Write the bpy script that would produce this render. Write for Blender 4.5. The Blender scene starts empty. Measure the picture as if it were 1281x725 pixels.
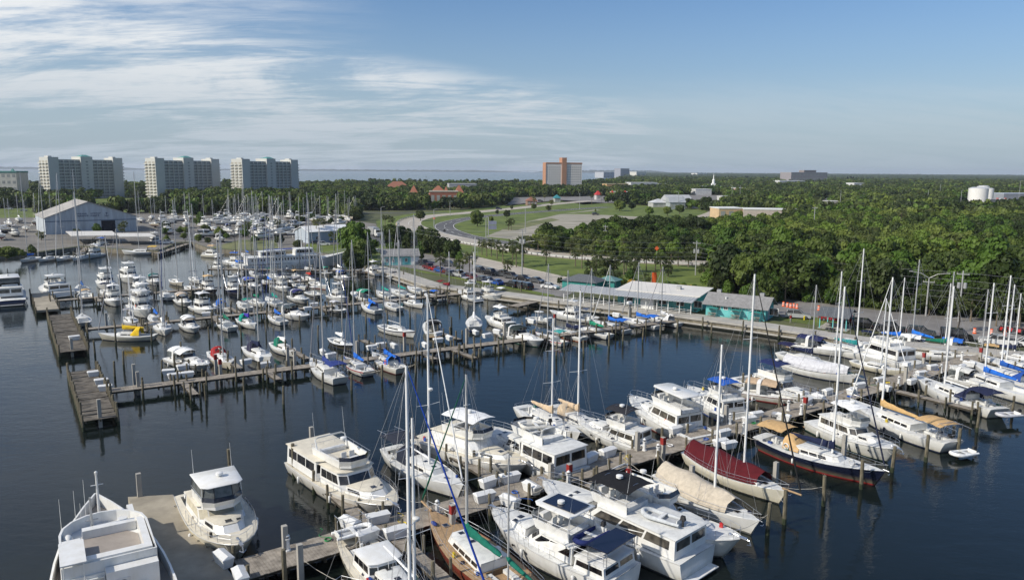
import bpy, math, random
import numpy as np
from mathutils import Vector, Matrix
R = math.radians
random.seed(7)
rng = np.random.default_rng(7)
SC = bpy.context.scene
COL = SC.collection

# ------------------------------------------------------------------ camera, world, sun, exposure
H = 31.0                       # the drone's height over the water
F = 949.0                      # focal length in photo pixels (1281 wide)
PITCH = math.atan(149.5 / F)
ROLL = 0.0062
cp, sp = math.cos(PITCH), math.sin(PITCH)
FW = Vector((0, cp, -sp)); R0 = Vector((1, 0, 0)); U0 = Vector((0, sp, cp))
CR = R0 * math.cos(ROLL) + U0 * math.sin(ROLL)
CU = U0 * math.cos(ROLL) - R0 * math.sin(ROLL)
cam = bpy.data.cameras.new("camera"); camo = bpy.data.objects.new("camera", cam); COL.objects.link(camo)
cam.sensor_width = 36; cam.lens = 36 * F / 1281; cam.clip_start = 0.5; cam.clip_end = 60000
camo.matrix_world = Matrix(((CR.x, CU.x, -FW.x, 0), (CR.y, CU.y, -FW.y, 0), (CR.z, CU.z, -FW.z, H), (0, 0, 0, 1)))
SC.camera = camo

SUN_DIR = Vector((-0.90, -0.42, 0)).normalized(); SUN_EL = R(37)
sv = Vector((SUN_DIR.x * math.cos(SUN_EL), SUN_DIR.y * math.cos(SUN_EL), math.sin(SUN_EL)))
sl = bpy.data.lights.new("sun", 'SUN'); sl.energy = 5.0; sl.angle = R(0.53); sl.color = (1, 0.93, 0.82)
so = bpy.data.objects.new("sun", sl); COL.objects.link(so)
so.rotation_euler = sv.to_track_quat('Z', 'Y').to_euler(); so.location = (0, 0, 300)
SC.view_settings.view_transform = 'Standard'; SC.view_settings.look = 'None'
SC.view_settings.exposure = -0.20; SC.view_settings.gamma = 1; SC.view_settings.use_curve_mapping = False
SC.render.engine = 'CYCLES'
SC.cycles.use_denoising = True
SC.cycles.max_bounces = 6; SC.cycles.diffuse_bounces = 2; SC.cycles.glossy_bounces = 3; SC.cycles.transmission_bounces = 4
SC.cycles.volume_bounces = 0; SC.cycles.caustics_reflective = False; SC.cycles.caustics_refractive = False
SC.cycles.transparent_max_bounces = 8

W_ = bpy.data.worlds.new("World"); SC.world = W_; W_.use_nodes = True
nt = W_.node_tree; N = nt.nodes; L_ = nt.links
bg = N["Background"]; bg.inputs[1].default_value = 0.100
sky = N.new("ShaderNodeTexSky"); sky.sky_type = 'NISHITA'; sky.sun_disc = False
sky.sun_elevation = SUN_EL; sky.sun_rotation = math.atan2(SUN_DIR.x, SUN_DIR.y)
sky.altitude = 20; sky.air_density = 1.15; sky.dust_density = 1.2; sky.ozone_density = 2.2
def nd(t, **kw):
    n = N.new(t)
    for k, v in kw.items():
        if k[0] == 'i' and k[1:].isdigit(): n.inputs[int(k[1:])].default_value = v
        else: setattr(n, k, v)
    return n
tc = nd("ShaderNodeTexCoord"); sep = nd("ShaderNodeSeparateXYZ"); L_.new(tc.outputs["Generated"], sep.inputs[0])
def mth(op, a, b=None, clamp=False):
    n = nd("ShaderNodeMath", operation=op); n.use_clamp = clamp
    for i, x in enumerate((a, b)):
        if x is None: continue
        if isinstance(x, (int, float)): n.inputs[i].default_value = x
        else: L_.new(x, n.inputs[i])
    return n.outputs[0]
X, Y, Z = sep.outputs
az = mth('ARCTAN2', X, Y)                       # azimuth, 0 straight ahead, + right
zc = mth('MAXIMUM', Z, 0.004)
hgt = mth('ADD', zc, 0.17)
pxx = mth('DIVIDE', X, hgt); pyy = mth('DIVIDE', Y, hgt)      # high flat cloud layer
comb = nd("ShaderNodeCombineXYZ"); L_.new(mth('MULTIPLY', pxx, 0.55), comb.inputs[0]); L_.new(mth('MULTIPLY', pyy, 1.2), comb.inputs[1])
rotm = nd("ShaderNodeMapping"); rotm.inputs[3].default_value = (0, 0, 0); rotm.inputs["Rotation"].default_value = (0, 0, R(-14)); rotm.inputs["Scale"].default_value = (1, 1, 1)
L_.new(comb.outputs[0], rotm.inputs[0])
n1 = nd("ShaderNodeTexNoise"); n1.inputs["Scale"].default_value = 1.1; n1.inputs["Detail"].default_value = 9; n1.inputs["Roughness"].default_value = 0.66; n1.inputs["Distortion"].default_value = 0.7
L_.new(rotm.outputs[0], n1.inputs[0])
n2 = nd("ShaderNodeTexNoise"); n2.inputs["Scale"].default_value = 3.4; n2.inputs["Detail"].default_value = 8; n2.inputs["Roughness"].default_value = 0.7; n2.inputs["Distortion"].default_value = 0.5
m2 = nd("ShaderNodeMapping"); m2.inputs["Scale"].default_value = (0.8, 1.5, 1); L_.new(rotm.outputs[0], m2.inputs[0]); L_.new(m2.outputs[0], n2.inputs[0])
def smooth(x, a, b):
    n = nd("ShaderNodeMapRange", interpolation_type='SMOOTHSTEP'); n.inputs[1].default_value = a; n.inputs[2].default_value = b
    L_.new(x, n.inputs[0]); return n.outputs[0]
# cloud bank: fills the left half; its upper edge slopes down to the right
edge = mth('ADD', Z, mth('MULTIPLY', mth('ADD', az, 0.62), 0.16))
bank = mth('SUBTRACT', 1.0, smooth(edge, 0.185, 0.225))
bank = mth('MULTIPLY', bank, mth('SUBTRACT', 1.0, smooth(az, 0.08, 0.30)))
left = mth('SUBTRACT', 1.0, smooth(az, -0.42, -0.12))
bank2 = mth('MAXIMUM', bank, mth('MULTIPLY', left, 0.62))
veil = mth('MULTIPLY', mth('SUBTRACT', 1.0, smooth(Z, 0.05, 0.13)), 0.42)
d1 = smooth(mth('ADD', mth('MULTIPLY', n1.outputs[0], 0.62), mth('MULTIPLY', n2.outputs[0], 0.38)), 0.415, 0.57)
cl = mth('MULTIPLY', bank2, mth('ADD', mth('MULTIPLY', d1, 0.92), 0.10))
cl = mth('MAXIMUM', cl, mth('MULTIPLY', veil, mth('ADD', mth('MULTIPLY', d1, 0.5), 0.45)))
cl = mth('MULTIPLY', cl, 0.92, True)
mix = nd("ShaderNodeMix", data_type='RGBA'); L_.new(cl, mix.inputs[0])
tint = nd("ShaderNodeMix", data_type='RGBA', blend_type='MULTIPLY'); tint.inputs[0].default_value = 1
L_.new(sky.outputs[0], tint.inputs[6]); tint.inputs[7].default_value = (0.84, 1.06, 1.36, 1)
# calm the very bright horizon glow of the model to the photo's greyer haze
hzm = nd("ShaderNodeMix", data_type='RGBA'); hzm.inputs[7].default_value = (4.7, 6.0, 7.3, 1); L_.new(tint.outputs[2], hzm.inputs[6])
L_.new(mth('MULTIPLY', mth('SUBTRACT', 1.0, smooth(Z, -.02, .24)), .66), hzm.inputs[0]); L_.new(hzm.outputs[2], mix.inputs[6])
cmix = nd("ShaderNodeMix", data_type='RGBA'); cmix.inputs[6].default_value = (5.9, 6.7, 7.5, 1); cmix.inputs[7].default_value = (10.0, 10.25, 10.4, 1)
L_.new(smooth(Z, 0.02, 0.17), cmix.inputs[0]); L_.new(cmix.outputs[2], mix.inputs[7])
L_.new(mix.outputs[2], bg.inputs[0])

# ------------------------------------------------------------------ pixel -> world helpers (positions measured once from the photo)
def ray(px, py):
    return FW * F + CR * (px - 640.5) + CU * (362.5 - py)
def W(px, py, z=0.0):
    r = ray(px, py); t = (z - H) / r.z
    return Vector((r.x * t, r.y * t, z))
def top_z(px, py, x, y):
    """height at which the point over ground (x, y) is seen on photo row py"""
    r = ray(px, py); d = math.hypot(x, y) / math.hypot(r.x, r.y)
    return H + r.z * d
def px_of(p):
    v = Vector(p) - Vector((0, 0, H)); d = v.dot(FW)
    return (640.5 + F * v.dot(CR) / d, 362.5 - F * v.dot(CU) / d)
LAND = 1.5
AX = Vector((0.817, 0.576, 0)).normalized()      # along the piers
NX = Vector((0.576, -0.817, 0))                  # from the pier towards the camera's right
ANG_N = math.atan2(NX.y, NX.x); ANG_F = ANG_N + math.pi; ANG_A = math.atan2(AX.y, AX.x)

# ------------------------------------------------------------------ materials
MATS = {}
def mat(name, c, rough=0.6, metal=0.0, var=0.12, scale=3.0, bump=0.0, bscale=20.0, spec=0.5, c2=None, coat=0.0, detail=4, world=False, stretch=None, scum=False):
    if name in MATS: return MATS[name]
    m = bpy.data.materials.new(name); m.use_nodes = True
    n = m.node_tree.nodes; l = m.node_tree.links; b = n["Principled BSDF"]
    b.inputs["Roughness"].default_value = rough; b.inputs["Metallic"].default_value = metal
    b.inputs["Specular IOR Level"].default_value = spec
    if coat: b.inputs["Coat Weight"].default_value = coat; b.inputs["Coat Roughness"].default_value = 0.08
    b.inputs["Base Color"].default_value = (*c, 1)
    t = n.new("ShaderNodeTexCoord"); vec = t.outputs["Object"]
    if world:
        g = n.new("ShaderNodeNewGeometry"); vec = g.outputs["Position"]
    if stretch:
        mp = n.new("ShaderNodeMapping"); mp.inputs["Scale"].default_value = stretch; l.new(vec, mp.inputs[0]); vec = mp.outputs[0]
    if var or c2:
        no = n.new("ShaderNodeTexNoise"); no.inputs["Scale"].default_value = scale; no.inputs["Detail"].default_value = detail; no.inputs["Roughness"].default_value = 0.65
        l.new(vec, no.inputs[0])
        cr = n.new("ShaderNodeValToRGB"); cr.color_ramp.elements[0].position = 0.32; cr.color_ramp.elements[1].position = 0.68
        a = tuple(max(0, x * (1 - var)) for x in c); d = c2 or tuple(min(1, x * (1 + var)) for x in c)
        cr.color_ramp.elements[0].color = (*a, 1); cr.color_ramp.elements[1].color = (*d, 1)
        l.new(no.outputs[0], cr.inputs[0]); l.new(cr.outputs[0], b.inputs["Base Color"])
    if scum:   # brown growth and rust weeping along the waterline
        sx = n.new("ShaderNodeSeparateXYZ"); l.new(t.outputs["Object"], sx.inputs[0]); ns = n.new("ShaderNodeTexNoise"); ns.inputs["Scale"].default_value = 2.0; ns.inputs["Detail"].default_value = 6; l.new(t.outputs["Object"], ns.inputs[0])
        mr = n.new("ShaderNodeMapRange"); mr.inputs[1].default_value = .75; mr.inputs[2].default_value = .12; mr.inputs[3].default_value = 0; mr.inputs[4].default_value = 1; l.new(sx.outputs[2], mr.inputs[0])
        mu = n.new("ShaderNodeMath"); mu.operation = 'MULTIPLY'; l.new(mr.outputs[0], mu.inputs[0]); l.new(ns.outputs[0], mu.inputs[1]); mx_ = n.new("ShaderNodeMix"); mx_.data_type = 'RGBA'; l.new(mu.outputs[0], mx_.inputs[0]); l.new(b.inputs["Base Color"].links[0].from_socket, mx_.inputs[6]); mx_.inputs[7].default_value = (.22, .19, .11, 1); l.new(mx_.outputs[2], b.inputs["Base Color"])
    if bump:
        nb = n.new("ShaderNodeTexNoise"); nb.inputs["Scale"].default_value = bscale; nb.inputs["Detail"].default_value = 5
        l.new(vec, nb.inputs[0]); bu = n.new("ShaderNodeBump"); bu.inputs["Strength"].default_value = bump; bu.inputs["Distance"].default_value = 0.05
        l.new(nb.outputs[0], bu.inputs["Height"]); l.new(bu.outputs[0], b.inputs["Normal"])
    MATS[name] = m; return m
def colmat(rgb, kind='gel'):
    key = kind + "_%d_%d_%d" % tuple(int(x * 255) for x in rgb)
    if kind == 'gel': return mat(key, rgb, 0.30, var=0.0, scale=1.3, spec=0.5, coat=0.2, c2=tuple(v * k for v, k in zip(rgb, (.86, .84, .79))), stretch=(1, 1, .35), detail=8)
    if kind == 'hull': return mat(key, rgb, 0.26, scum=True, var=0.0, scale=1.0, coat=0.25, c2=tuple(v * k for v, k in zip(rgb, (.88, .87, .83))), stretch=(1, 1, .3), detail=8)
    if kind == 'canvas': return mat(key, rgb, 0.85, var=0.16, scale=2.2, bump=0.5, bscale=5, spec=0.2)
    if kind == 'car': return mat(key, rgb, 0.25, var=0.03, scale=1, coat=0.8)
    if kind == 'paint': return mat(key, rgb, 0.7, var=0.12, scale=0.35, spec=0.3)
WHITE = (0.80, 0.80, 0.78); CREAM = (0.74, 0.70, 0.58); NAVY = (0.012, 0.018, 0.05); BLUE = (0.02, 0.13, 0.52); GREEN = (0.01, 0.14, 0.09)
TAN = (0.50, 0.33, 0.15); RED = (0.20, 0.012, 0.02); GREYC = (0.30, 0.31, 0.33); BLACKC = (0.012, 0.013, 0.016); BEIGE = (0.52, 0.46, 0.36)
M = dict(
    gel=colmat(WHITE), deck=mat("nonskid_deck", (0.66, 0.66, 0.63), 0.65, var=0.14, scale=1.6, bump=.15, bscale=60),
    deckcream=mat("cream_deck", (0.62, 0.57, 0.46), 0.65, var=0.12, scale=1.4), teak=mat("teak", (0.36, 0.24, 0.13), 0.75, var=0.3, scale=3, stretch=(1, 8, 1)),
    glass=mat("dark_glass", (0.010, 0.011, 0.014), 0.06, var=.5, scale=1.4, spec=0.8, c2=(.035, .032, .03), detail=1), glass2=mat("curtained_glass", (0.03, 0.028, 0.026), 0.08, var=.5, scale=1.1, spec=.8, c2=(.14, .125, .10), detail=1), oldwood=mat("old_dark_planks", (0.10, 0.085, 0.065), 0.95, var=.45, scale=.9, bump=.5, world=True, c2=(.20, .175, .14)), vinyl=mat("clear_vinyl", (0.10, 0.11, 0.11), 0.18, var=0.5, scale=1.3),
    steel=mat("stainless", (0.62, 0.63, 0.65), 0.3, 0.85, var=0.05), alu=mat("mast_aluminium", (0.50, 0.50, 0.49), 0.4, 0.25, var=0.06, scale=0.8),
    mastw=mat("mast_white", (0.78, 0.78, 0.76), 0.4, var=0.05, scale=.8), wire=mat("rigging_wire", (0.42, 0.42, 0.43), 0.4, 0.6, var=0),
    rubber=mat("black_rubber", (0.02, 0.02, 0.022), 0.7, var=0.2), anti=mat("antifouling", (0.03, 0.035, 0.04), 0.8, var=0.3),
    solar=mat("solar_cells", (0.008, 0.01, 0.025), 0.15, var=0.2, scale=8, spec=0.8), dinghy=mat("dinghy_grey", (0.42, 0.43, 0.44), 0.6, var=.1),
    wood=mat("weathered_planks", (0.27, 0.235, 0.19), 0.9, var=0.4, scale=1.1, bump=.4, bscale=12, world=True, c2=(0.38, 0.335, 0.275)),
    pile=mat("piling_wood", (0.11, 0.10, 0.065), 0.95, var=0.45, scale=2.2, bump=.8, bscale=9, c2=(0.22, 0.19, 0.13), stretch=(2, 2, .6)),
    algae=mat("algae_wet_wood", (0.03, 0.04, 0.018), 0.6, var=0.4, scale=4),
    conc=mat("concrete", (0.36, 0.34, 0.30), 0.9, var=0.16, scale=0.5, bump=.2, bscale=15, world=True, detail=8),
    pad=mat("pad_concrete", (0.33, 0.29, 0.22), 0.92, var=0.25, scale=0.35, bump=.2, bscale=10, world=True, detail=9),
    walk=mat("boardwalk_concrete", (0.40, 0.38, 0.34), 0.9, var=0.16, scale=0.4, world=True, detail=8),
    darkwood=mat("dark_wood", (0.05, 0.042, 0.03), 0.9, var=0.4, scale=2),
    box=mat("dock_box_plastic", (0.72, 0.72, 0.70), 0.5, var=0.06), asphalt=mat("asphalt", (0.085, 0.085, 0.088), 0.95, var=0.25, scale=0.08, world=True, detail=8, c2=(0.13, 0.13, 0.13)),
    road=mat("road_concrete", (0.40, 0.36, 0.30), 0.93, var=0.14, scale=0.09, world=True, detail=8), lot=mat("lot_pavement", (0.20, 0.19, 0.18), 0.95, var=0.25, scale=0.12, world=True, detail=8),
    line=mat("road_paint", (0.68, 0.68, 0.64), 0.8, var=0.1), yline=mat("yellow_paint", (0.6, 0.38, 0.02), 0.8, var=0.1),
    tyre=mat("tyre", (0.02, 0.02, 0.02), 0.85, var=0.1), rim=mat("rim", (0.4, 0.4, 0.42), 0.35, 0.8, var=0.1), teal=mat("teal_paint", (0.14, 0.48, 0.47), 0.8, var=0.1, scale=.5),
    tealdark=mat("teal_dark", (0.03, 0.25, 0.22), 0.8, var=0.1), shingle=mat("grey_shingle", (0.24, 0.235, 0.23), 0.9, var=0.22, scale=1.5, bump=.3, bscale=10),
    metalroof=mat("pale_metal_roof", (0.66, 0.63, 0.57), 0.55, var=0.08, scale=.3), whitepaint=colmat((0.76, 0.76, 0.74), 'paint'),
    bark=mat("palm_bark", (0.16, 0.13, 0.09), 0.95, var=0.4, scale=5, stretch=(1, 1, 3)), trunk=mat("tree_bark", (0.11, 0.09, 0.065), 0.95, var=0.4, scale=4),
    rope=mat("rope", (0.45, 0.42, 0.36), 0.9, var=.2),
    skin=mat("skin", (0.45, 0.27, 0.19), 0.6, var=0.04), orange=mat("safety_orange", (0.85, 0.13, 0.02), 0.6, var=0.05), lamp=mat("galvanised", (0.45, 0.45, 0.44), 0.5, 0.5, var=.1),
)
def leafmat(name, a, b, c):
    m = bpy.data.materials.new(name); m.use_nodes = True; n = m.node_tree.nodes; l = m.node_tree.links; p = n["Principled BSDF"]
    p.inputs["Roughness"].default_value = 0.6; p.inputs["Specular IOR Level"].default_value = 0.3
    t = n.new("ShaderNodeTexCoord"); no = n.new("ShaderNodeTexNoise"); no.inputs["Scale"].default_value = 0.9; no.inputs["Detail"].default_value = 5; l.new(t.outputs["Object"], no.inputs[0])
    oi = n.new("ShaderNodeObjectInfo"); n3 = n.new("ShaderNodeTexNoise"); n3.inputs["Scale"].default_value = 0.011; n3.inputs["Detail"].default_value = 2; l.new(oi.outputs["Location"], n3.inputs[0]); ad = n.new("ShaderNodeMath"); ad.operation = 'MULTIPLY_ADD'; ad.inputs[1].default_value = 0.34; l.new(oi.outputs["Random"], ad.inputs[0])
    sb = n.new("ShaderNodeMath"); sb.operation = 'SUBTRACT'; sb.inputs[1].default_value = 0.17; l.new(no.outputs[0], sb.inputs[0]); l.new(sb.outputs[0], ad.inputs[2])
    cr = n.new("ShaderNodeValToRGB"); e = cr.color_ramp.elements; e[0].position = 0.28; e[0].color = (*a, 1); e[1].position = 0.74; e[1].color = (*c, 1); k = e.new(0.5); k.color = (*b, 1)
    a3 = n.new('ShaderNodeMath'); a3.operation = 'MULTIPLY_ADD'; a3.inputs[1].default_value = 1.35; l.new(n3.outputs[0], a3.inputs[0]); l.new(ad.outputs[0], a3.inputs[2]); a4 = n.new('ShaderNodeMath'); a4.operation = 'SUBTRACT'; a4.inputs[1].default_value = .655; l.new(a3.outputs[0], a4.inputs[0])
    l.new(a4.outputs[0], cr.inputs[0]); l.new(cr.outputs[0], p.inputs["Base Color"])
    tr = n.new("ShaderNodeBsdfTranslucent"); l.new(cr.outputs[0], tr.inputs[0]); ms = n.new("ShaderNodeMixShader"); ms.inputs[0].default_value = 0.28
    l.new(p.outputs[0], ms.inputs[1]); l.new(tr.outputs[0], ms.inputs[2]); l.new(ms.outputs[0], n["Material Output"].inputs[0])
    MATS[name] = m; return m
M['leaf'] = leafmat("leaf_green", (0.036, 0.058, 0.010), (0.080, 0.118, 0.020), (0.165, 0.21, 0.038))
M['leafd'] = leafmat("leaf_dark", (0.026, 0.042, 0.010), (0.055, 0.078, 0.019), (0.11, 0.135, 0.034))
M['leafy'] = leafmat("leaf_bright", (0.05, 0.10, 0.012), (0.085, 0.155, 0.018), (0.14, 0.21, 0.03))
M['palm'] = leafmat("palm_frond", (0.05, 0.068, 0.02), (0.10, 0.125, 0.04), (0.19, 0.20, 0.075))

# ------------------------------------------------------------------ mesh helpers
class MB:
    def __init__(s): s.v = []; s.f = []; s.m = []
    def add(s, vs, fs, mi=0):
        o = len(s.v); s.v.extend([tuple(v) for v in vs]); s.f.extend([tuple(i + o for i in f) for f in fs]); s.m.extend([mi] * len(fs)); return s
    def box(s, x0, x1, y0, y1, z0, z1, mi=0, tp=0.0):
        return s.add([(x0, y0, z0), (x1, y0, z0), (x1, y1, z0), (x0, y1, z0), (x0 + tp, y0 + tp, z1), (x1 - tp, y0 + tp, z1), (x1 - tp, y1 - tp, z1), (x0 + tp, y1 - tp, z1)],
              [(0, 3, 2, 1), (4, 5, 6, 7), (0, 1, 5, 4), (1, 2, 6, 5), (2, 3, 7, 6), (3, 0, 4, 7)], mi)
    def tube(s, pts, r, n=5, mi=0, cap=True):
        P = [Vector(p) for p in pts]; k = len(P); rs = r if isinstance(r, (list, tuple)) else [r] * k; rings = []
        for i in range(k):
            t = (P[min(i + 1, k - 1)] - P[max(i - 1, 0)])
            if t.length < 1e-6: t = Vector((0, 0, 1))
            t.normalize(); u = Vector((0, 0, 1)) if abs(t.z) < 0.9 else Vector((1, 0, 0))
            a = t.cross(u).normalized(); b = a.cross(t)
            rings.append([P[i] + (a * math.cos(2 * math.pi * j / n) + b * math.sin(2 * math.pi * j / n)) * rs[i] for j in range(n)])
        vs = [v for q in rings for v in q]
        fs = [(i * n + j, i * n + (j + 1) % n, (i + 1) * n + (j + 1) % n, (i + 1) * n + j) for i in range(k - 1) for j in range(n)]
        if cap: fs += [tuple(range(n))[::-1], tuple((k - 1) * n + j for j in range(n))]
        return s.add(vs, fs, mi)
    def cyl(s, x, y, z0, z1, r0, r1=None, n=10, mi=0):
        return s.tube([(x, y, z0), (x, y, z1)], [r0, r1 if r1 is not None else r0], n, mi)
    def lathe(s, x, y, prof, n=12, mi=0):
        vs = [(x + r * math.cos(2 * math.pi * j / n), y + r * math.sin(2 * math.pi * j / n), z) for z, r in prof for j in range(n)]; k = len(prof)
        fs = [(i * n + j, i * n + (j + 1) % n, (i + 1) * n + (j + 1) % n, (i + 1) * n + j) for i in range(k - 1) for j in range(n)]
        fs += [tuple(range(n))[::-1], tuple((k - 1) * n + j for j in range(n))]
        return s.add(vs, fs, mi)
    def loft(s, rings, mi=0, closed=True, caps=True):
        n = len(rings[0]); k = len(rings); vs = [v for q in rings for v in q]; e = n if closed else n - 1
        fs = [(i * n + j, i * n + (j + 1) % n, (i + 1) * n + (j + 1) % n, (i + 1) * n + j) for i in range(k - 1) for j in range(e)]
        if caps and closed: fs += [tuple(range(n))[::-1], tuple((k - 1) * n + j for j in range(n))]
        return s.add(vs, fs, mi)
    def sheet(s, rows, t=0.03, mi=0):
        """thin curved sheet with thickness"""
        up = [[Vector(p) for p in r] for r in rows]; lo = [[Vector(p) - Vector((0, 0, t)) for p in r] for r in rows]
        rings = [u + l[::-1] for u, l in zip(up, lo)]
        return s.loft(rings, mi)
    def prism(s, pb, pt, z0, z1, mi=0, cap=True, base=False, zt=None):
        n = len(pb); vs = [(p[0], p[1], z0) for p in pb] + [(p[0], p[1], z1 if zt is None else zt[i]) for i, p in enumerate(pt)]
        fs = [(i, (i + 1) % n, n + (i + 1) % n, n + i) for i in range(n)]
        if cap: fs.append(tuple(range(n, 2 * n)))
        if base: fs.append(tuple(range(n))[::-1])
        return s.add(vs, fs, mi)
    def ell(s, c, r, nu=12, nv=7, mi=0):
        prof = []
        vs = []; 
        for i in range(nv):
            a = math.pi * (i + .5) / nv
            for j in range(nu):
                b = 2 * math.pi * j / nu
                vs.append((c[0] + r[0] * math.sin(a) * math.cos(b), c[1] + r[1] * math.sin(a) * math.sin(b), c[2] - r[2] * math.cos(a)))
        fs = [(i * nu + j, i * nu + (j + 1) % nu, (i + 1) * nu + (j + 1) % nu, (i + 1) * nu + j) for i in range(nv - 1) for j in range(nu)]
        fs += [tuple(range(nu))[::-1], tuple((nv - 1) * nu + j for j in range(nu))]
        return s.add(vs, fs, mi)
    def panel(s, q, u0, u1, v0, v1, t=0.02, mi=0):
        """thin slab lying on the quad q=(bl,br,tr,tl), outward normal (br-bl)x(tl-bl)"""
        a, b, c, d = [Vector(x) for x in q]; n = (b - a).cross(d - a).normalized() * t
        P = lambda u, v: a * (1 - u) * (1 - v) + b * u * (1 - v) + c * u * v + d * (1 - u) * v
        p = [P(u0, v0), P(u1, v0), P(u1, v1), P(u0, v1)]
        return s.add([x - n * .5 for x in p] + [x + n for x in p], [(4, 5, 6, 7), (0, 1, 5, 4), (1, 2, 6, 5), (2, 3, 7, 6), (3, 0, 4, 7)], mi)
    def build(s, name, mats, parent=None, smooth=None, loc=None, rz=None, label=None):
        me = bpy.data.meshes.new(name); me.from_pydata(s.v, [], s.f)
        if not isinstance(mats, (list, tuple)): mats = [mats]
        for m in mats: me.materials.append(m)
        if len(mats) > 1: me.polygons.foreach_set("material_index", s.m)
        if smooth:
            me.polygons.foreach_set("use_smooth", [True] * len(s.f)); me.set_sharp_from_angle(angle=R(smooth))
        me.update()
        o = bpy.data.objects.new(name, me); COL.objects.link(o)
        if parent: o.parent = parent
        if loc is not None: o.location = loc
        if rz is not None: o.rotation_euler = (0, 0, rz)
        if label: o["label"] = label
        return o
def thing(name, label, cat, loc=(0, 0, 0), rz=0.0, group=None):
    o = bpy.data.objects.new(name, None); COL.objects.link(o); o.empty_display_size = 0.5
    o.location = loc; o.rotation_euler = (0, 0, rz); tag(o, label, cat, group); return o
def tag(o, label=None, cat=None, group=None, kind=None):
    if label: o["label"] = label
    if cat: o["category"] = cat
    if group: o["group"] = group
    if kind: o["kind"] = kind
    return o
def dup(root, loc, rz=None, label=None, group=None, scale=None):
    kids = {}
    for o in ALLKIDS(root): pass
    r = root.copy(); COL.objects.link(r); r.location = loc
    if rz is not None: r.rotation_euler = (0, 0, rz)
    if scale is not None: r.scale = scale if hasattr(scale, '__len__') else (scale,) * 3
    if label: r["label"] = label
    if group: r["group"] = group
    for ch in root.children:
        c = ch.copy(); COL.objects.link(c); c.parent = r
        for g in ch.children:
            d = g.copy(); COL.objects.link(d); d.parent = c
    return r
def ALLKIDS(o): return ()
def part_copy(o, loc, parent, rz=None):
    c = o.copy(); COL.objects.link(c); c.parent = parent; c.location = loc
    if rz is not None: c.rotation_euler = (0, 0, rz)
    return c
_o1 = "first second third fourth fifth sixth seventh eighth ninth tenth eleventh twelfth thirteenth fourteenth fifteenth sixteenth seventeenth eighteenth nineteenth".split()
_o2 = {2: "twent", 3: "thirt", 4: "fort", 5: "fift", 6: "sixt", 7: "sevent", 8: "eight", 9: "ninet"}
def ordn(n):
    if n >= 100: return 'hundredth' if n == 100 else 'hundred-' + ordn(n - 100)
    if n < 20: return _o1[n - 1]
    if n % 10 == 0: return _o2[n // 10] + "ieth"
    return _o2[n // 10] + "y-" + _o1[n % 10 - 1]
def struct(mb, name, m, **kw):
    return tag(mb.build(name, m, **kw), kind="structure")
# ------------------------------------------------------------------ water
def water_mat(name, base, rough, amp, sc):
    m = bpy.data.materials.new(name); m.use_nodes = True; n = m.node_tree.nodes; l = m.node_tree.links; b = n["Principled BSDF"]
    b.inputs["Base Color"].default_value = (*base, 1); b.inputs["Roughness"].default_value = rough; b.inputs["IOR"].default_value = 1.33; b.inputs["Specular IOR Level"].default_value = 0.5
    g = n.new("ShaderNodeNewGeometry")
    def noise(scale, stretch, detail, dist=0.0):
        mp = n.new("ShaderNodeMapping"); mp.inputs["Scale"].default_value = stretch; mp.inputs["Rotation"].default_value = (0, 0, R(25)); l.new(g.outputs["Position"], mp.inputs[0])
        t = n.new("ShaderNodeTexNoise"); t.inputs["Scale"].default_value = scale; t.inputs["Detail"].default_value = detail; t.inputs["Roughness"].default_value = 0.6; t.inputs["Distortion"].default_value = dist
        l.new(mp.outputs[0], t.inputs[0]); return t.outputs[0]
    a = noise(sc, (1, 2.0, 1), 3, 0.4); c = noise(sc * 0.22, (1, 1.7, 1), 2); e = noise(0.035, (1, 1.6, 1), 3, 1.0)
    pw = n.new("ShaderNodeMapRange"); pw.inputs[1].default_value = 0.38; pw.inputs[2].default_value = 0.66; pw.inputs[3].default_value = 0.35; pw.inputs[4].default_value = 1.25; l.new(e, pw.inputs[0])
    mu = n.new("ShaderNodeMath"); mu.operation = 'MULTIPLY'; l.new(a, mu.inputs[0]); l.new(pw.outputs[0], mu.inputs[1])
    ad = n.new("ShaderNodeMath"); ad.operation = 'MULTIPLY_ADD'; l.new(c, ad.inputs[0]); ad.inputs[1].default_value = 1.9; l.new(mu.outputs[0], ad.inputs[2])
    bu = n.new("ShaderNodeBump"); bu.inputs["Strength"].default_value = 1.0; bu.inputs["Distance"].default_value = amp; l.new(ad.outputs[0], bu.inputs["Height"]); l.new(bu.outputs[0], b.inputs["Normal"])
    return m
M['water'] = water_mat("harbour_water", (0.007, 0.011, 0.0095), 0.03, 0.016, 1.7)
M['baywater'] = water_mat("bay_water", (0.06, 0.09, 0.105), 0.18, 0.045, 0.5)
def polymesh(name, pts, z, m, kind="structure", label=None):
    mb = MB(); mb.add([(p[0], p[1], z) for p in pts], [tuple(range(len(pts)))])
    o = mb.build(name, m); tag(o, kind=kind); return o
water = polymesh("harbour_water", [(-3500, -200), (3500, -200), (3500, 1500), (-3500, 1500)], 0.0, M['water'])
bay = polymesh("bay_water", [(-12000, 1500), (12000, 1500), (12000, 13000), (-12000, 13000)], 0.0, M['baywater'])

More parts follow.
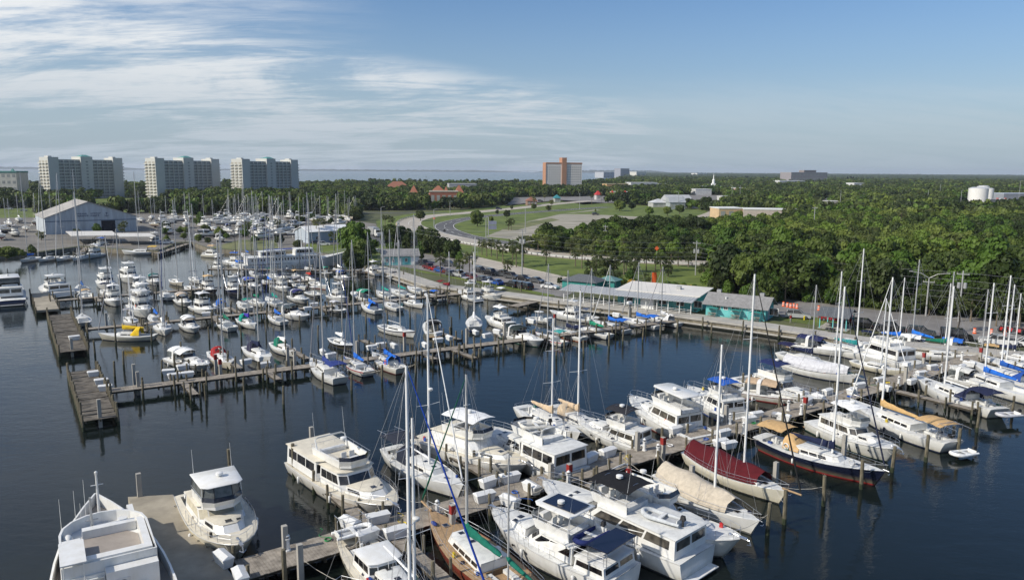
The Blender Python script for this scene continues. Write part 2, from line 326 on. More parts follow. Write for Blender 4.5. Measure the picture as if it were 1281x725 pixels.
# ------------------------------------------------------------------ land
def WL(pts, z=LAND): return [W(x, y, z) for x, y in pts]
sea_px = [(1900, 520), (1281, 447), (1095, 430), (950, 409), (852, 396), (696, 378), (650, 372), (611, 367), (532, 357), (487, 342), (460, 334), (446, 328), (438, 320), (395, 316), (340, 314), (300, 313), (262, 311), (240, 303), (220, 304), (197, 314), (150, 312), (100, 308), (50, 315), (0, 318), (-200, 330)]
shore = WL(sea_px)
coast = [(-1400, 500), (-1000, 880), (-640, 1080), (-380, 1290), (-150, 1380), (0, 1420), (120, 1460), (260, 1900), (450, 3200), (930, 6000), (1750, 9500), (9500, 9500), (9500, -200), (400, -200)]
land_poly = [(p.x, p.y) for p in shore] + coast
M['ground'] = mat("ground_soil", (0.075, 0.085, 0.035), 0.95, var=0.35, scale=0.05, world=True, detail=9, c2=(0.12, 0.13, 0.05))
M['grass'] = mat("mown_grass", (0.085, 0.13, 0.014), 0.9, var=0.4, scale=0.12, world=True, detail=10, c2=(0.16, 0.205, 0.03), bump=.4, bscale=3)
M['grassdry'] = mat("dry_grass", (0.10, 0.135, 0.03), 0.9, var=0.3, scale=0.06, world=True, detail=10, c2=(0.20, 0.20, 0.08))
M['oldlot'] = mat("abandoned_pavement", (0.25, 0.24, 0.16), 0.95, var=0.3, scale=0.11, world=True, detail=10, c2=(0.44, 0.40, 0.33), stretch=(.35, 1.6, 1))
M['sand'] = mat("boatyard_ground", (0.17, 0.16, 0.14), 0.95, var=0.3, scale=0.08, world=True, detail=9, c2=(0.24, 0.22, 0.19))
polymesh("ground", land_poly, LAND, M['ground'])
mb = MB()
for a, b in zip(shore[:-1], shore[1:]):
    mb.add([(a.x, a.y, -1), (b.x, b.y, -1), (b.x, b.y, LAND), (a.x, a.y, LAND)], [(0, 1, 2, 3)])
M['seawall'] = mat("stained_seawall", (0.15, 0.13, 0.09), 0.9, var=0.4, scale=0.8, world=True, detail=8, c2=(0.26, 0.23, 0.17), stretch=(1, 1, .3))
struct(mb, "seawall", M['seawall'])
cx = [(-1500, 700), (-1000, 880)]
def smooth_line(pts, sub=5):
    P = [Vector((p[0], p[1], 0)) for p in pts]; out = []
    for i in range(len(P) - 1):
        a, b, c, d = P[max(i - 1, 0)], P[i], P[i + 1], P[min(i + 2, len(P) - 1)]
        for k in range(sub):
            t = k / sub; out.append(0.5 * ((2 * b) + (c - a) * t + (2 * a - 5 * b + 4 * c - d) * t * t + (3 * b - a - 3 * c + d) * t ** 3))
    out.append(P[-1]); return out
def offset_line(P, off):
    out = []
    for i, p in enumerate(P):
        t = (P[min(i + 1, len(P) - 1)] - P[max(i - 1, 0)]).normalized(); out.append(p + Vector((t.y, -t.x, 0)) * off)   # + = to the right of travel
    return out
EXC = []     # polygons free of wood
def ribbon(name, line, o0, o1, z, m, kind="structure", ex=False):
    A = offset_line(line, o0); B = offset_line(line, o1); mb = MB(); n = len(A)
    mb.add([(p.x, p.y, z) for p in A] + [(p.x, p.y, z) for p in B], [(i, i + 1, n + i + 1, n + i) for i in range(n - 1)])
    if ex:
        for i in range(n - 1): EXC.append([A[i], A[i + 1], B[i + 1], B[i]])
    return tag(mb.build(name, m), kind=kind)
def zone(name, px, z, m, ex=True):
    P = WL(px); polymesh(name, [(p.x, p.y) for p in P], z, m)
    if ex: EXC.append(P)
    return P
def exc(px): EXC.append(WL(px))
# lawns and lots
zone("lawn", [(470, 275), (520, 266), (580, 262), (700, 250), (880, 262), (905, 274), (880, 290), (760, 294), (700, 303), (660, 306), (600, 308), (640, 316), (720, 322), (905, 334), (895, 352), (880, 366), (700, 352), (600, 330), (520, 301), (475, 292)], LAND + .012, M['grass'])
zone("old_parking_pavement", [(606, 296), (632, 286), (660, 277), (700, 268), (745, 262), (762, 264), (745, 268), (800, 271), (880, 274), (872, 286), (800, 291), (735, 296), (690, 299), (650, 300)], LAND + .018, M['oldlot'])
zone("weedy_strip", [(625, 287), (650, 279), (690, 273), (700, 275), (668, 282), (645, 288)], LAND + .022, M['grassdry'])
zone("lawn", [(845, 276), (905, 272), (985, 276), (1005, 284), (990, 290), (860, 292)], LAND + .014, M['grass'])
zone("lawn", [(700, 268), (760, 262), (860, 263), (900, 268), (880, 274), (800, 271), (740, 268)], LAND + .026, M['grass'])
zone("lawn", [(104, 249), (150, 247), (215, 249), (240, 256), (190, 264), (118, 267)], LAND + .014, M['grass'])
zone("lawn", [(-80, 262), (48, 260), (52, 274), (-80, 277)], LAND + .014, M['grass'])
zone("boatyard_ground", [(-300, 332), (-300, 276), (45, 272), (180, 266), (240, 270), (300, 268), (405, 270), (470, 280), (475, 292), (455, 300), (438, 316), (340, 313.5), (262, 310), (238, 302), (220, 303), (197, 313), (150, 311), (100, 307), (50, 314), (0, 317), (-200, 329)], LAND + .016, M['sand'])
zone("lawn", [(395, 300), (450, 297), (478, 306), (500, 316), (478, 334), (448, 328), (441, 319), (396, 315), (380, 308)], LAND + .03, M['grass'])
zone("lawn", [(262, 310), (300, 300), (345, 300), (350, 313), (300, 312.5)], LAND + .03, M['grassdry'])
zone("car_park", [(478, 318), (500, 312), (560, 322), (640, 337), (735, 356), (705, 372), (640, 360), (560, 344), (520, 336), (492, 334)], LAND + .034, M['lot'])
zone("asphalt_yard", [(395, 306), (405, 298), (440, 293), (500, 296), (520, 306), (500, 314), (470, 304), (440, 300), (425, 306)], LAND + .038, M['asphalt'])
zone("asphalt_yard", [(190, 296), (200, 283), (240, 286), (262, 300), (240, 301)], LAND + .038, M['asphalt'])
zone("service_lane", [(962, 380), (985, 374), (1100, 388), (1281, 402), (1500, 420), (1500, 452), (1281, 430), (1100, 414), (1050, 408), (980, 398)], LAND + .03, M['lot'])
zone("lawn", [(968, 399), (1000, 394), (1030, 398), (1060, 404), (1085, 412), (1040, 410)], LAND + .042, M['grass'])
exc([(-300, 345), (-300, 276), (240, 280), (430, 285), (445, 340)])
exc([(440, 264), (600, 262), (600, 300), (470, 302), (455, 292)])
exc([(440, 345), (1400, 470), (1400, 428), (1100, 391), (1000, 382), (960, 379), (882, 364), (780, 352), (700, 345), (480, 312)])
zone("shop_car_park", [(632, 258), (640, 247), (760, 245), (790, 252), (730, 256), (700, 251)], LAND + .012, M['lot'])
zone("town_car_park", [(845, 258), (850, 244), (905, 244), (915, 256), (890, 262)], LAND + .012, M['lot'])
zone("town_car_park", [(1008, 272), (1014, 256), (1050, 255), (1060, 268)], LAND + .012, M['road'])
# dry grass verge between cars and boardwalk
verge = smooth_line([W(x, y, LAND) for x, y in [(500, 334), (545, 343), (611, 355), (650, 362), (690, 370)]])
ribbon("grass_verge", verge, -1.2, 1.2, LAND + .05, M['grass'])
walk = [W(x, y, LAND) for x, y in [(1900, 520), (1281, 447), (1095, 430), (950, 409), (852, 396), (696, 378), (650, 372), (611, 367), (532, 357), (487, 342), (460, 334)]]
ribbon("boardwalk", walk, 0.0, 5.0, LAND + .06, M['walk'])
mb = MB(); A = offset_line(walk, -.25); B = offset_line(walk, .12); n = len(A)
mb.loft([[(a.x, a.y, LAND - .25), (a.x, a.y, LAND + .14), (b.x, b.y, LAND + .14), (b.x, b.y, LAND - .25)] for a, b in zip(A, B)])
A = offset_line(walk, -.4)
mb.loft([[(a.x, a.y, .35), (a.x, a.y, .6), (b.x, b.y, .6), (b.x, b.y, .35)] for a, b in zip(A, offset_line(walk, .02))])
struct(mb, "seawall_cap", M['walk'])
# roads
HWY = smooth_line([W(x, y, LAND) for x, y in [(1500, 344), (1130, 332), (880, 329), (760, 324), (680, 317), (620, 308), (575, 300), (535, 291), (512, 282), (516, 275), (540, 270), (580, 266.5), (640, 261), (690, 255.5), (740, 251)]])
ribbon("highway", HWY, -7.0, 7.0, LAND + .045, M['road'], ex=True)
ribbon("lane_line", HWY, -.12, .12, LAND + .052, M['line']); ribbon("lane_line", HWY, 6.4, 6.55, LAND + .052, M['line']); ribbon("lane_line", HWY, -6.55, -6.4, LAND + .052, M['yline'])
hw2 = smooth_line([W(x, y, LAND) for x, y in [(1500, 336), (1130, 323), (900, 321), (740, 313), (660, 307), (600, 299), (568, 291), (556, 284), (562, 278.5), (590, 272.5), (640, 267.5), (700, 263), (760, 259)]])
ribbon("asphalt_road", hw2, -5.4, 5.4, LAND + .041, M['asphalt'], ex=True)
ribbon("lane_line", hw2, 4.7, 4.95, LAND + .048, M['line']); ribbon("lane_line", hw2, -4.95, -4.7, LAND + .048, M['line'])
for i in range(0, len(hw2) - 1, 2): ribbon("lane_dash", hw2[i:i + 2], -.12, .12, LAND + .048, M['line'])
fr = smooth_line([W(x, y, LAND) for x, y in [(745, 364), (700, 350), (640, 336), (570, 319), (520, 305), (490, 295), (470, 288), (430, 285.5), (380, 284)]])
ribbon("frontage_road", fr, -4.2, 4.2, LAND + .056, M['road'], ex=True)
fr2 = smooth_line([W(x, y, LAND) for x, y in [(476, 290), (500, 284), (512, 281)]])
ribbon("side_road", fr2, -4.5, 4.5, LAND + .062, M['road'])
r3 = smooth_line([W(x, y, LAND) for x, y in [(430, 265), (470, 266), (520, 266.5), (560, 266)]]); ribbon("back_road", r3, -3, 3, LAND + .05, M['asphalt'], ex=True)
r4 = smooth_line([W(x, y, LAND) for x, y in [(900, 256), (893, 265), (868, 274), (850, 284)]]); ribbon("side_road", r4, -4, 4, LAND + .05, M['road'], ex=True)
r5 = smooth_line([W(x, y, LAND) for x, y in [(560, 252), (640, 249), (720, 246), (800, 247), (900, 252)]]); ribbon("back_road", r5, -5, 5, LAND + .05, M['lot'], ex=True)
r6 = smooth_line([W(x, y, LAND) for x, y in [(1018, 268), (1030, 256), (1040, 247)]]); ribbon("side_road", r6, -6, 6, LAND + .05, M['road'], ex=True)
# kerb stones along the frontage road
mb = MB()
for s in (-4.2, 4.2):
    A = offset_line(fr[:30], s - .1); B = offset_line(fr[:30], s + .1)
    mb.loft([[(a.x, a.y, LAND), (a.x, a.y, LAND + .17), (b.x, b.y, LAND + .17), (b.x, b.y, LAND)] for a, b in zip(A, B)])
struct(mb, "kerb", M['walk'])
# far shore across the bay
def far_land(name, x0, x1, y, h, n=160):
    mb = MB(); top = []; 
    for i in range(n + 1):
        x = x0 + (x1 - x0) * i / n; e = min(1, 6 * i / n, 6 * (n - i) / n); top.append((x, h * e * (0.6 + .4 * rng.random())))
    mb.add([(x, y, -1) for x, _ in top] + [(x, y + 120, t) for x, t in top] + [(x, y + 900, 0) for x, _ in top], [(i, i + 1, n + 2 + i, n + 1 + i) for i in range(n)] + [(n + 1 + i, n + 2 + i, 2 * n + 3 + i, 2 * n + 2 + i) for i in range(n)])
    return struct(mb, name, M['farland'])
M['farland'] = mat("far_land_green", (0.03, 0.05, 0.03), 0.9, var=.2, scale=.01, world=True)
far_land("far_shore", -10500, -5600, 12500, 40); far_land("far_shore", -5700, 300, 12800, 34)
far_land("far_shore", 300, 2600, 12000, 48)

# ------------------------------------------------------------------ haze (air over the whole place)
mb = MB(); mb.box(-12500, 12500, -250, 14800, -2.0, 75)
hz = mb.build("haze", None) if False else None
hm = bpy.data.materials.new("haze"); hm.use_nodes = True; hn = hm.node_tree.nodes; hn.remove(hn["Principled BSDF"])
pv = hn.new("ShaderNodeVolumePrincipled"); pv.inputs["Density"].default_value = 0.00006; pv.inputs["Color"].default_value = (0.80, 0.88, 1.0, 1); pv.inputs["Anisotropy"].default_value = 0.1
hm.node_tree.links.new(pv.outputs[0], hn["Material Output"].inputs["Volume"])
hz = mb.build("haze", hm); tag(hz, kind="stuff")
# ------------------------------------------------------------------ hulls
def hull_shape(L, B, kind):
    """returns functions: half beam at deck, waterline factor, x shifts for t in 0..1 (stern..bow)"""
    if kind == 'sail':
        sw, p, q, rake, over, wlf = 0.62, 2.0, 1.0, 0.055 * L, 0.05 * L, 0.84
    elif kind == 'cat':
        sw, p, q, rake, over, wlf = 0.96, 4.0, 0.9, 0.02 * L, 0.0, 0.9
    elif kind == 'ship':
        sw, p, q, rake, over, wlf = 0.8, 2.3, 1.0, 0.05 * L, 0.02 * L, 0.95
    else:
        sw, p, q, rake, over, wlf = 0.92, 2.7, 0.70, 0.085 * L, 0.0, 0.86
    def hb(t):
        if t < 0.42: f = sw + (1 - sw) * math.sin(math.pi / 2 * t / .42)
        else: f = max(0.0, 1 - ((t - .42) / .58) ** p) ** q
        return max(B / 2 * f, 0.02 if kind == 'sail' else 0.05)
    return hb, rake, over, wlf
def make_hull(root, L, B, kind, fb, hullm, boot=NAVY, n=16, deckm=None, cockpit=None, camber=0.06, stripe=None, trans_rake=0.0, bulwark=0.0, antim=None):
    """fb = (stern, mid, bow) freeboard. Adds hull and deck parts. cockpit=(x0,x1,halfwidth,depth). Returns sheer(x), hb(x)"""
    hb, rake, over, wlf = hull_shape(L, B, kind)
    def zs(t):
        a, b, c = fb; return a + (4 * b - 3 * a - c) * t + 2 * (a + c - 2 * b) * t * t
    ts = [0, .03, .1, .2, .3, .42, .54, .65, .74, .82, .88, .93, .965, .99, 1.0] if n >= 14 else [0, .08, .25, .42, .58, .72, .84, .93, .98, 1.0]
    rings = []
    for t in ts:
        x = -L / 2 + L * t; b = hb(t); z = zs(t) + bulwark * min(1, max(0, (t - .3) / .3)); f = (t ** 3)
        if kind == 'sail': xw = x - rake * f * 1.3 + over * (1 - t) ** 4 + 0.0
        else: xw = x - rake * f * 1.35
        bw = b * wlf * (1 - .45 * t ** 4); zb = 0.14
        xs0 = x - trans_rake * (1 - t) ** 6
        half = [(xs0, b, z), (xs0 + (xw - x) * .22, b * 1.004 - (b - bw) * .10, z * .80), (x + (xw - x) * .55, b - (b - bw) * .40, z * .48 + zb * .3), (x + (xw - x) * .95, bw, zb), (xw, bw * .985, 0), (xw - .1 * f, bw * .55, -.4)]
        rings.append(half + [(p[0], -p[1], p[2]) for p in half[::-1]])
    mb = MB(); nr = 12
    for i in range(len(rings) - 1):
        for j in range(nr - 1):
            mi = 2 if j in (4, 5, 6) else (1 if j in (3, 7) else (3 if (j in (0, 10) and stripe) else 0))
            mb.add([rings[i][j], rings[i][j + 1], rings[i + 1][j + 1], rings[i + 1][j]], [(0, 1, 2, 3)], mi)
    r0 = rings[0]; mb.add(r0, [(0, 1, 10, 11), (1, 2, 9, 10), (2, 3, 8, 9)], 0); mb.add(r0, [(3, 4, 7, 8), (4, 5, 6, 7)], 1)
    r1 = rings[-1]; mb.add(r1, [tuple(range(12))], 0)
    # merge by distance for smooth shading
    import bmesh
    me = bpy.data.meshes.new("hull"); me.from_pydata(mb.v, [], mb.f)
    for m in (hullm, colmat(boot), antim or M['anti'], colmat(stripe) if stripe else hullm): me.materials.append(m)
    me.polygons.foreach_set("material_index", mb.m)
    bm = bmesh.new(); bm.from_mesh(me); bmesh.ops.remove_doubles(bm, verts=bm.verts, dist=1e-4); bmesh.ops.recalc_face_normals(bm, faces=bm.faces)
    bm.to_mesh(me); bm.free()
    me.polygons.foreach_set("use_smooth", [True] * len(me.polygons)); me.set_sharp_from_angle(angle=R(40)); me.update()
    o = bpy.data.objects.new("hull", me); COL.objects.link(o); o.parent = root
    # deck
    dk = MB(); st = sorted(set([-L / 2 + L * t for t in ts]))
    cuts = []
    if cockpit:
        x0, x1, cw, dep = cockpit
        st = sorted(set(st + [x0, x1])); 
    hx = lambda x: hb(min(1, max(0, (x + L / 2) / L)))
    zx = lambda x: zs(min(1, max(0, (x + L / 2) / L)))
    secs = []
    def sec(x, rec):
        b = hx(x) * .985; z = zx(x) - .02
        c = min(cockpit[2], b * .86) if cockpit else b * .5; zc = z + camber * (1 if b > .5 else 0)
        if rec: return [(x, b, z), (x, c, zc), (x, c, zc - cockpit[3]), (x, -c, zc - cockpit[3]), (x, -c, zc), (x, -b, z)]
        return [(x, b, z), (x, c, zc), (x, c * .5, zc + .005), (x, -c * .5, zc + .005), (x, -c, zc), (x, -b, z)]
    for x in st:
        if cockpit and abs(x - cockpit[0]) < 1e-6: secs += [sec(x, 0), sec(x, 1)]
        elif cockpit and abs(x - cockpit[1]) < 1e-6: secs += [sec(x, 1), sec(x, 0)]
        elif cockpit and cockpit[0] < x < cockpit[1]: secs.append(sec(x, 1))
        else: secs.append(sec(x, 0))
    dk.loft(secs, closed=False); dk.build("deck", deckm or M['deck'], root)
    return zx, hx
def tube_part(name, root, lines, r, m, n=5, label=None):
    mb = MB()
    for l in lines: mb.tube(l, r, n, cap=False)
    return mb.build(name, m, root, label=label)
def rail_part(root, zx, hx, x0, x1, h=0.65, step=1.4, name="guard_rail", inset=.96, rows=2, close_bow=False, close_stern=False, r=.017, r2=.012):
    """stanchions and wires/tubes along both deck edges"""
    mb = MB(); n = max(2, int(abs(x1 - x0) / step))
    xs = [x0 + (x1 - x0) * i / n for i in range(n + 1)]
    for s in (1, -1):
        P = [(x, s * hx(x) * inset, zx(x)) for x in xs]
        for p in P: mb.tube([p, (p[0], p[1], p[2] + h)], r, 4, cap=False)
        for k in range(rows):
            z = h * (k + 1) / rows; mb.tube([(p[0], p[1], p[2] + z) for p in P], r2 if k < rows - 1 else r, 4, cap=False)
    if close_bow:
        x = x1; b = hx(x) * inset; z = zx(x) + h; mb.tube([(x, b, z), (x + .35, 0, z + .03), (x, -b, z)], r, 4, cap=False)
    if close_stern:
        x = x0; b = hx(x) * inset; z = zx(x) + h; mb.tube([(x, b, z), (x - .05, 0, z), (x, -b, z)], r, 4, cap=False)
    return mb.build(name, M['steel'], root)
def plan(x0, x1, w0, w1, ch, nose=.5):
    return [(x0, -w0), (x1 - ch, -w1), (x1, -w1 * nose), (x1, w1 * nose), (x1 - ch, w1), (x0, w0)]
def tier(root, name, x0, x1, w0, w1, z0, h, fr=.6, br=.05, sd=.08, ch=.5, nose=.55, m=None, roofm=None, over=.12, wins=4, front=True, back=False, wv=(.40, .84), u=(.05, .95), winname="window", roof=True, wm=None, zf=None, roofname="roof", crown=.05):
    """a cabin with raked front, its windows and roof. returns top z"""
    pb = plan(x0, x1, w0, w1, ch, nose); s1 = max(.05, w1 - sd); s0 = max(.05, w0 - sd)
    pt = plan(x0 + br, x1 - fr, s0, s1, ch, nose)
    mb = MB(); mb.prism(pb, pt, z0, z0 + h, cap=True); mb.build(name, m or M['gel'], root)
    wm = wm or M['glass']
    def wall(i):
        a = pb[i]; b = pb[(i + 1) % 6]; c = pt[(i + 1) % 6]; d = pt[i]
        return [(a[0], a[1], z0), (b[0], b[1], z0), (c[0], c[1], z0 + h), (d[0], d[1], z0 + h)]
    def put(i, u0, u1): 
        q = MB(); q.panel(wall(i), u0, u1, wv[0], wv[1], .015); q.build(winname, wm, root)
    if wins:
        for i in (0, 4):
            g = .012
            for k in range(wins):
                a = u[0] + (u[1] - u[0]) * k / wins; b = u[0] + (u[1] - u[0]) * (k + 1) / wins
                if i == 4: a, b = 1 - b, 1 - a
                put(i, a + g, b - g)
    if front:
        put(1, .08, .94); put(3, .06, .92); put(2, .03, .97)
    if back: put(5, .06, .47); put(5, .53, .94)
    if roof:
        o = over; pr = plan(x0 + br - o, x1 - fr + o, s0 + o, s1 + o, ch, nose); pi = plan(x0 + br - o + .08, x1 - fr + o - .10, s0 + o - .08, s1 + o - .08, ch, nose)
        pm = plan(x0 + br - o + .4, x1 - fr + o - .5, max(.1, s0 + o - .45), max(.1, s1 + o - .45), ch, nose)
        z = z0 + h + .002
        q = MB(); q.loft([[(p[0], p[1], z) for p in pi], [(p[0], p[1], z + .03) for p in pr], [(p[0], p[1], z + .07) for p in pr], [(p[0], p[1], z + .11) for p in pi], [(p[0], p[1], z + .11 + crown) for p in pm]])
        q.build(roofname, roofm or M['gel'], root, smooth=50)
        return z + .11 + crown * .6
    return z0 + h
def hatch(root, x, y, z, w=.55, d=.5, m=None):
    mb = MB(); mb.box(x - w / 2, x + w / 2, y - d / 2, y + d / 2, z, z + .06, 0); mb.box(x - w / 2 + .05, x + w / 2 - .05, y - d / 2 + .05, y + d / 2 - .05, z + .06, z + .075, 1)
    return mb.build("hatch", [M['steel'], m or M['glass']], root)
def canopy(root, name, x0, x1, w, z, m, arch=.22, sag=.06, posts=None, n=6, rows=7, front_drop=0., t=.03):
    """fabric on hoops; posts= z of feet"""
    R_ = []
    for i in range(n + 1):
        u = i / n; x = x0 + (x1 - x0) * u; e = 1 - (2 * u - 1) ** 2
        zz = z + .10 * e - sag * math.sin(math.pi * 2 * u * 1.5) ** 2 - front_drop * u ** 3
        R_.append([(x, w * (2 * j / (rows - 1) - 1), zz - arch * abs(2 * j / (rows - 1) - 1) ** 2.4) for j in range(rows)])
    mb = MB(); mb.sheet(R_, t); o = mb.build(name, m, root, smooth=60)
    if posts is not None:
        for i, u in ((0, .15), (0, .85)):
            q = MB(); x = x0 + (x1 - x0) * u; xm = x0 + (x1 - x0) * (.35 if u < .5 else .65)
            q.tube([(xm, -w, posts), (x, -w * .98, z - arch), (x, 0, z + .03), (x, w * .98, z - arch), (xm, w, posts)], .016, 4, cap=False)
            q.build("hoop", M['steel'], root)
    return o
def person(name, label, loc, rz, top=(0.22, .02, .02), bottom=(.02, .02, .03)):
    """one continuous skinned body, standing"""
    t = thing(name, label, "person", loc, rz)
    J = [(0, 0, .93, .13), (0, 0, 1.12, .13), (0, 0, 1.33, .155), (0, 0, 1.47, .07), (.01, 0, 1.55, .06), (.02, 0, 1.66, .095), (.015, 0, 1.74, .07)]
    V = list(J); E = [(i, i + 1) for i in range(len(J) - 1)]
    for s in (1, -1):
        a = len(V); V += [(0, s * .19, 1.40, .06), (.03, s * .25, 1.13, .045), (.16, s * .22, .92, .033), (.22, s * .21, .87, .035)]; E += [(2, a), (a, a + 1), (a + 1, a + 2), (a + 2, a + 3)]
        b = len(V); V += [(0, s * .10, .86, .10), (.02, s * .12, .48, .062), (-.02, s * .13, .09, .045), (.10, s * .14, .045, .04)]; E += [(0, b), (b, b + 1), (b + 1, b + 2), (b + 2, b + 3)]
    me = bpy.data.meshes.new("body"); me.from_pydata([v[:3] for v in V], E, []); o = bpy.data.objects.new("body", me); COL.objects.link(o); o.parent = t
    me.materials.append(M['skin']); me.materials.append(colmat(top, 'canvas')); me.materials.append(colmat(bottom, 'canvas'))
    sk = o.modifiers.new("Skin", 'SKIN'); o.data.skin_vertices[0].data[0].use_root = True
    for i, v in enumerate(V): o.data.skin_vertices[0].data[i].radius = (v[3], v[3])
    ss = o.modifiers.new("Subsurf", 'SUBSURF'); ss.levels = 1; ss.render_levels = 1
    dg = bpy.context.evaluated_depsgraph_get(); ev = bpy.data.meshes.new_from_object(o.evaluated_get(dg)); o.modifiers.clear(); o.data = ev
    ev.materials.clear()
    for m in (M['skin'], colmat(top, 'canvas'), colmat(bottom, 'canvas')): ev.materials.append(m)
    for p in ev.polygons:
        z = p.center.z; p.material_index = 2 if (z < .95 and abs(p.center.y) < .2) else (1 if .95 <= z < 1.46 else 0); p.use_smooth = True
        if z < .08: p.material_index = 2
    h = MB(); h.ell((.0, 0, 1.73), (.10, .085, .08), 10, 6); h.build("hair", colmat((.03, .02, .015), 'canvas'), t, smooth=60)
    f = MB(); f.ell((.115, 0, 1.655), (.014, .012, .02), 6, 5); f.build("nose", M['skin'], t)
    for s in (1, -1):
        for k in range(4):
            f = MB(); f.tube([(.225, s * (.20 + .016 * k), .86), (.26 + .004 * k, s * (.20 + .016 * k), .81), (.26, s * (.20 + .016 * k), .79)], [.009, .009, .007], 5); f.build("finger", M['skin'], t)
        e = MB(); e.ell((.10, s * .035, 1.675), (.012, .012, .008), 6, 5); e.build("eye", M['rubber'], t)
    return t

# ------------------------------------------------------------------ boats
BOATS = []          # (root, row, px)
def place(stern, bow=None, L=None, ang=None, z=0.0):
    """from stern and bow waterline pixels, or centre pixel with length and heading"""
    if bow is not None:
        a = W(*stern); b = W(*bow); a.z = b.z = 0; d = b - a; ln = L or d.length
        c = (a + b) / 2
        if len(bow) == 3: c = b - d.normalized() * ln / 2
        return (c.x, c.y, 0), math.atan2(d.y, d.x), ln
    c = W(*stern); return (c.x, c.y, 0), ang, L
def rig(root, L, B, mx, zd, mh, hi=True, boom=None, cover=None, furl=None, spreaders=2, mastm=None, backstay=True, mr=None, zx=None, hx=None, radar=False, boomend=None):
    mr = mr or (.075 + .0035 * L); mt = zd + mh
    mb = MB(); mb.tube([(mx, 0, zd - .1), (mx, 0, zd + mh * .6), (mx, 0, mt)], [mr, mr * .95, mr * .72], 8); mb.build("mast", mastm or M['alu'], root, smooth=60)
    if hi:
        q = MB(); q.cyl(mx, 0, mt, mt + .10, .05, .05, 6); q.tube([(mx, 0, mt + .1), (mx, 0, mt + .9)], .009, 3); q.tube([(mx - .3, .0, mt + .35), (mx + .25, 0, mt + .35)], .012, 3); q.build("masthead_aerial", M['rubber'], root)
    B2 = B / 2; levels = [.5] if spreaders == 1 else [.36, .68]
    for f in levels:
        z = zd + mh * f; w = B2 * (.62 if f < .6 else .48)
        q = MB(); q.tube([(mx - .12, -w, z + .04), (mx, 0, z), (mx - .12, w, z + .04)], .028 if hi else .035, 4); q.build("spreader", mastm or M['alu'], root)
    wr = .013 if hi else .016
    for s in (1, -1):
        y = s * B2 * .9; w = B2 * .62 * s; z1 = zd + mh * levels[0]
        pts = [(mx - .15, y, zd - .1), (mx - .12, w, z1 + .04)]
        if len(levels) > 1: pts.append((mx - .12, B2 * .48 * s, zd + mh * .68 + .04))
        pts.append((mx, 0, mt - .1)); tube_part("shroud", root, [pts], wr, M['wire'], 3)
        if hi: tube_part("lower_shroud", root, [[(mx - .55, y, zd - .1), (mx, 0, z1)], [(mx + .45, y * .98, zd - .1), (mx, 0, z1)]], wr, M['wire'], 3)
    bz = (zx(L / 2 - .1) if zx else zd - .3) + .12; bx = boomend if boomend is not None else L / 2 - .12
    if furl is not None:
        q = MB(); a = Vector((bx, 0, bz + .25)); b = Vector((mx + .15, 0, mt - .35)); k = [a, a.lerp(b, .03), a.lerp(b, .25), a.lerp(b, .7), a.lerp(b, .97), b]
        q.tube(k, [.04, .09, .075, .055, .035, .02], 6); q.build("furled_headsail", colmat(furl, 'canvas'), root, smooth=60)
    else: tube_part("forestay", root, [[(bx, 0, bz), (mx, 0, mt - .1)]], wr, M['wire'], 3)
    if backstay: tube_part("backstay", root, [[(-L / 2 + .15, 0, zd - .2), (mx, 0, mt)]], wr, M['wire'], 3)
    if boom:
        bl, bzh = boom; q = MB(); q.tube([(mx - .1, 0, zd + bzh), (mx - bl, 0, zd + bzh + .10)], .06 + .002 * L, 6); q.build("boom", mastm or M['alu'], root)
        if cover is not None:
            R_ = []; n = 12
            for i in range(n + 1):
                u = i / n; x = mx + .16 - (bl + .1) * u; hgt = (.52 * (1 - u) ** 1.4 + .20) * (1 + .08 * math.sin(i * 2.1)); wd = .20 + .10 * (1 - u) + .05 * math.sin(i * 1.7 + L)
                if i == 0: wd = .16; hgt = 1.0
                if i == n: hgt = .1; wd = .06
                zc = zd + bzh + .10 * u
                R_.append([(x, wd * math.cos(a) * (1.0 if a < math.pi else .8), zc + (hgt * math.sin(a) if math.sin(a) > 0 else .18 * math.sin(a))) for a in [2 * math.pi * j / 8 for j in range(8)]])
            q = MB(); q.loft(R_); q.build("sail_cover", colmat(cover, 'canvas'), root, smooth=60)
        if hi: tube_part("topping_lift", root, [[(mx - bl, 0, zd + bzh + .1), (mx, 0, mt)]], .009, M['wire'], 3); tube_part("mainsheet", root, [[(mx - bl * .9, 0, zd + bzh + .1), (mx - bl * .85, 0, zd + .1)]], .02, M['whitepaint'], 3)
    if radar:
        q = MB(); q.lathe(mx + .35, 0, [(zd + mh * .45, .20), (zd + mh * .45 + .06, .26), (zd + mh * .45 + .2, .26), (zd + mh * .45 + .26, .16)], 10); q.box(mx, mx + .4, -.06, .06, zd + mh * .45 - .06, zd + mh * .45); q.build("radar_dome", M['gel'], root, smooth=50)
    if hi and random.random() < .5:
        q = MB(); q.box(mx - .15, mx - .02, -.28, .28, zd + mh * .82, zd + mh * .82 + .03); q.build("deck_lamp", M['gel'], root)
    return mt
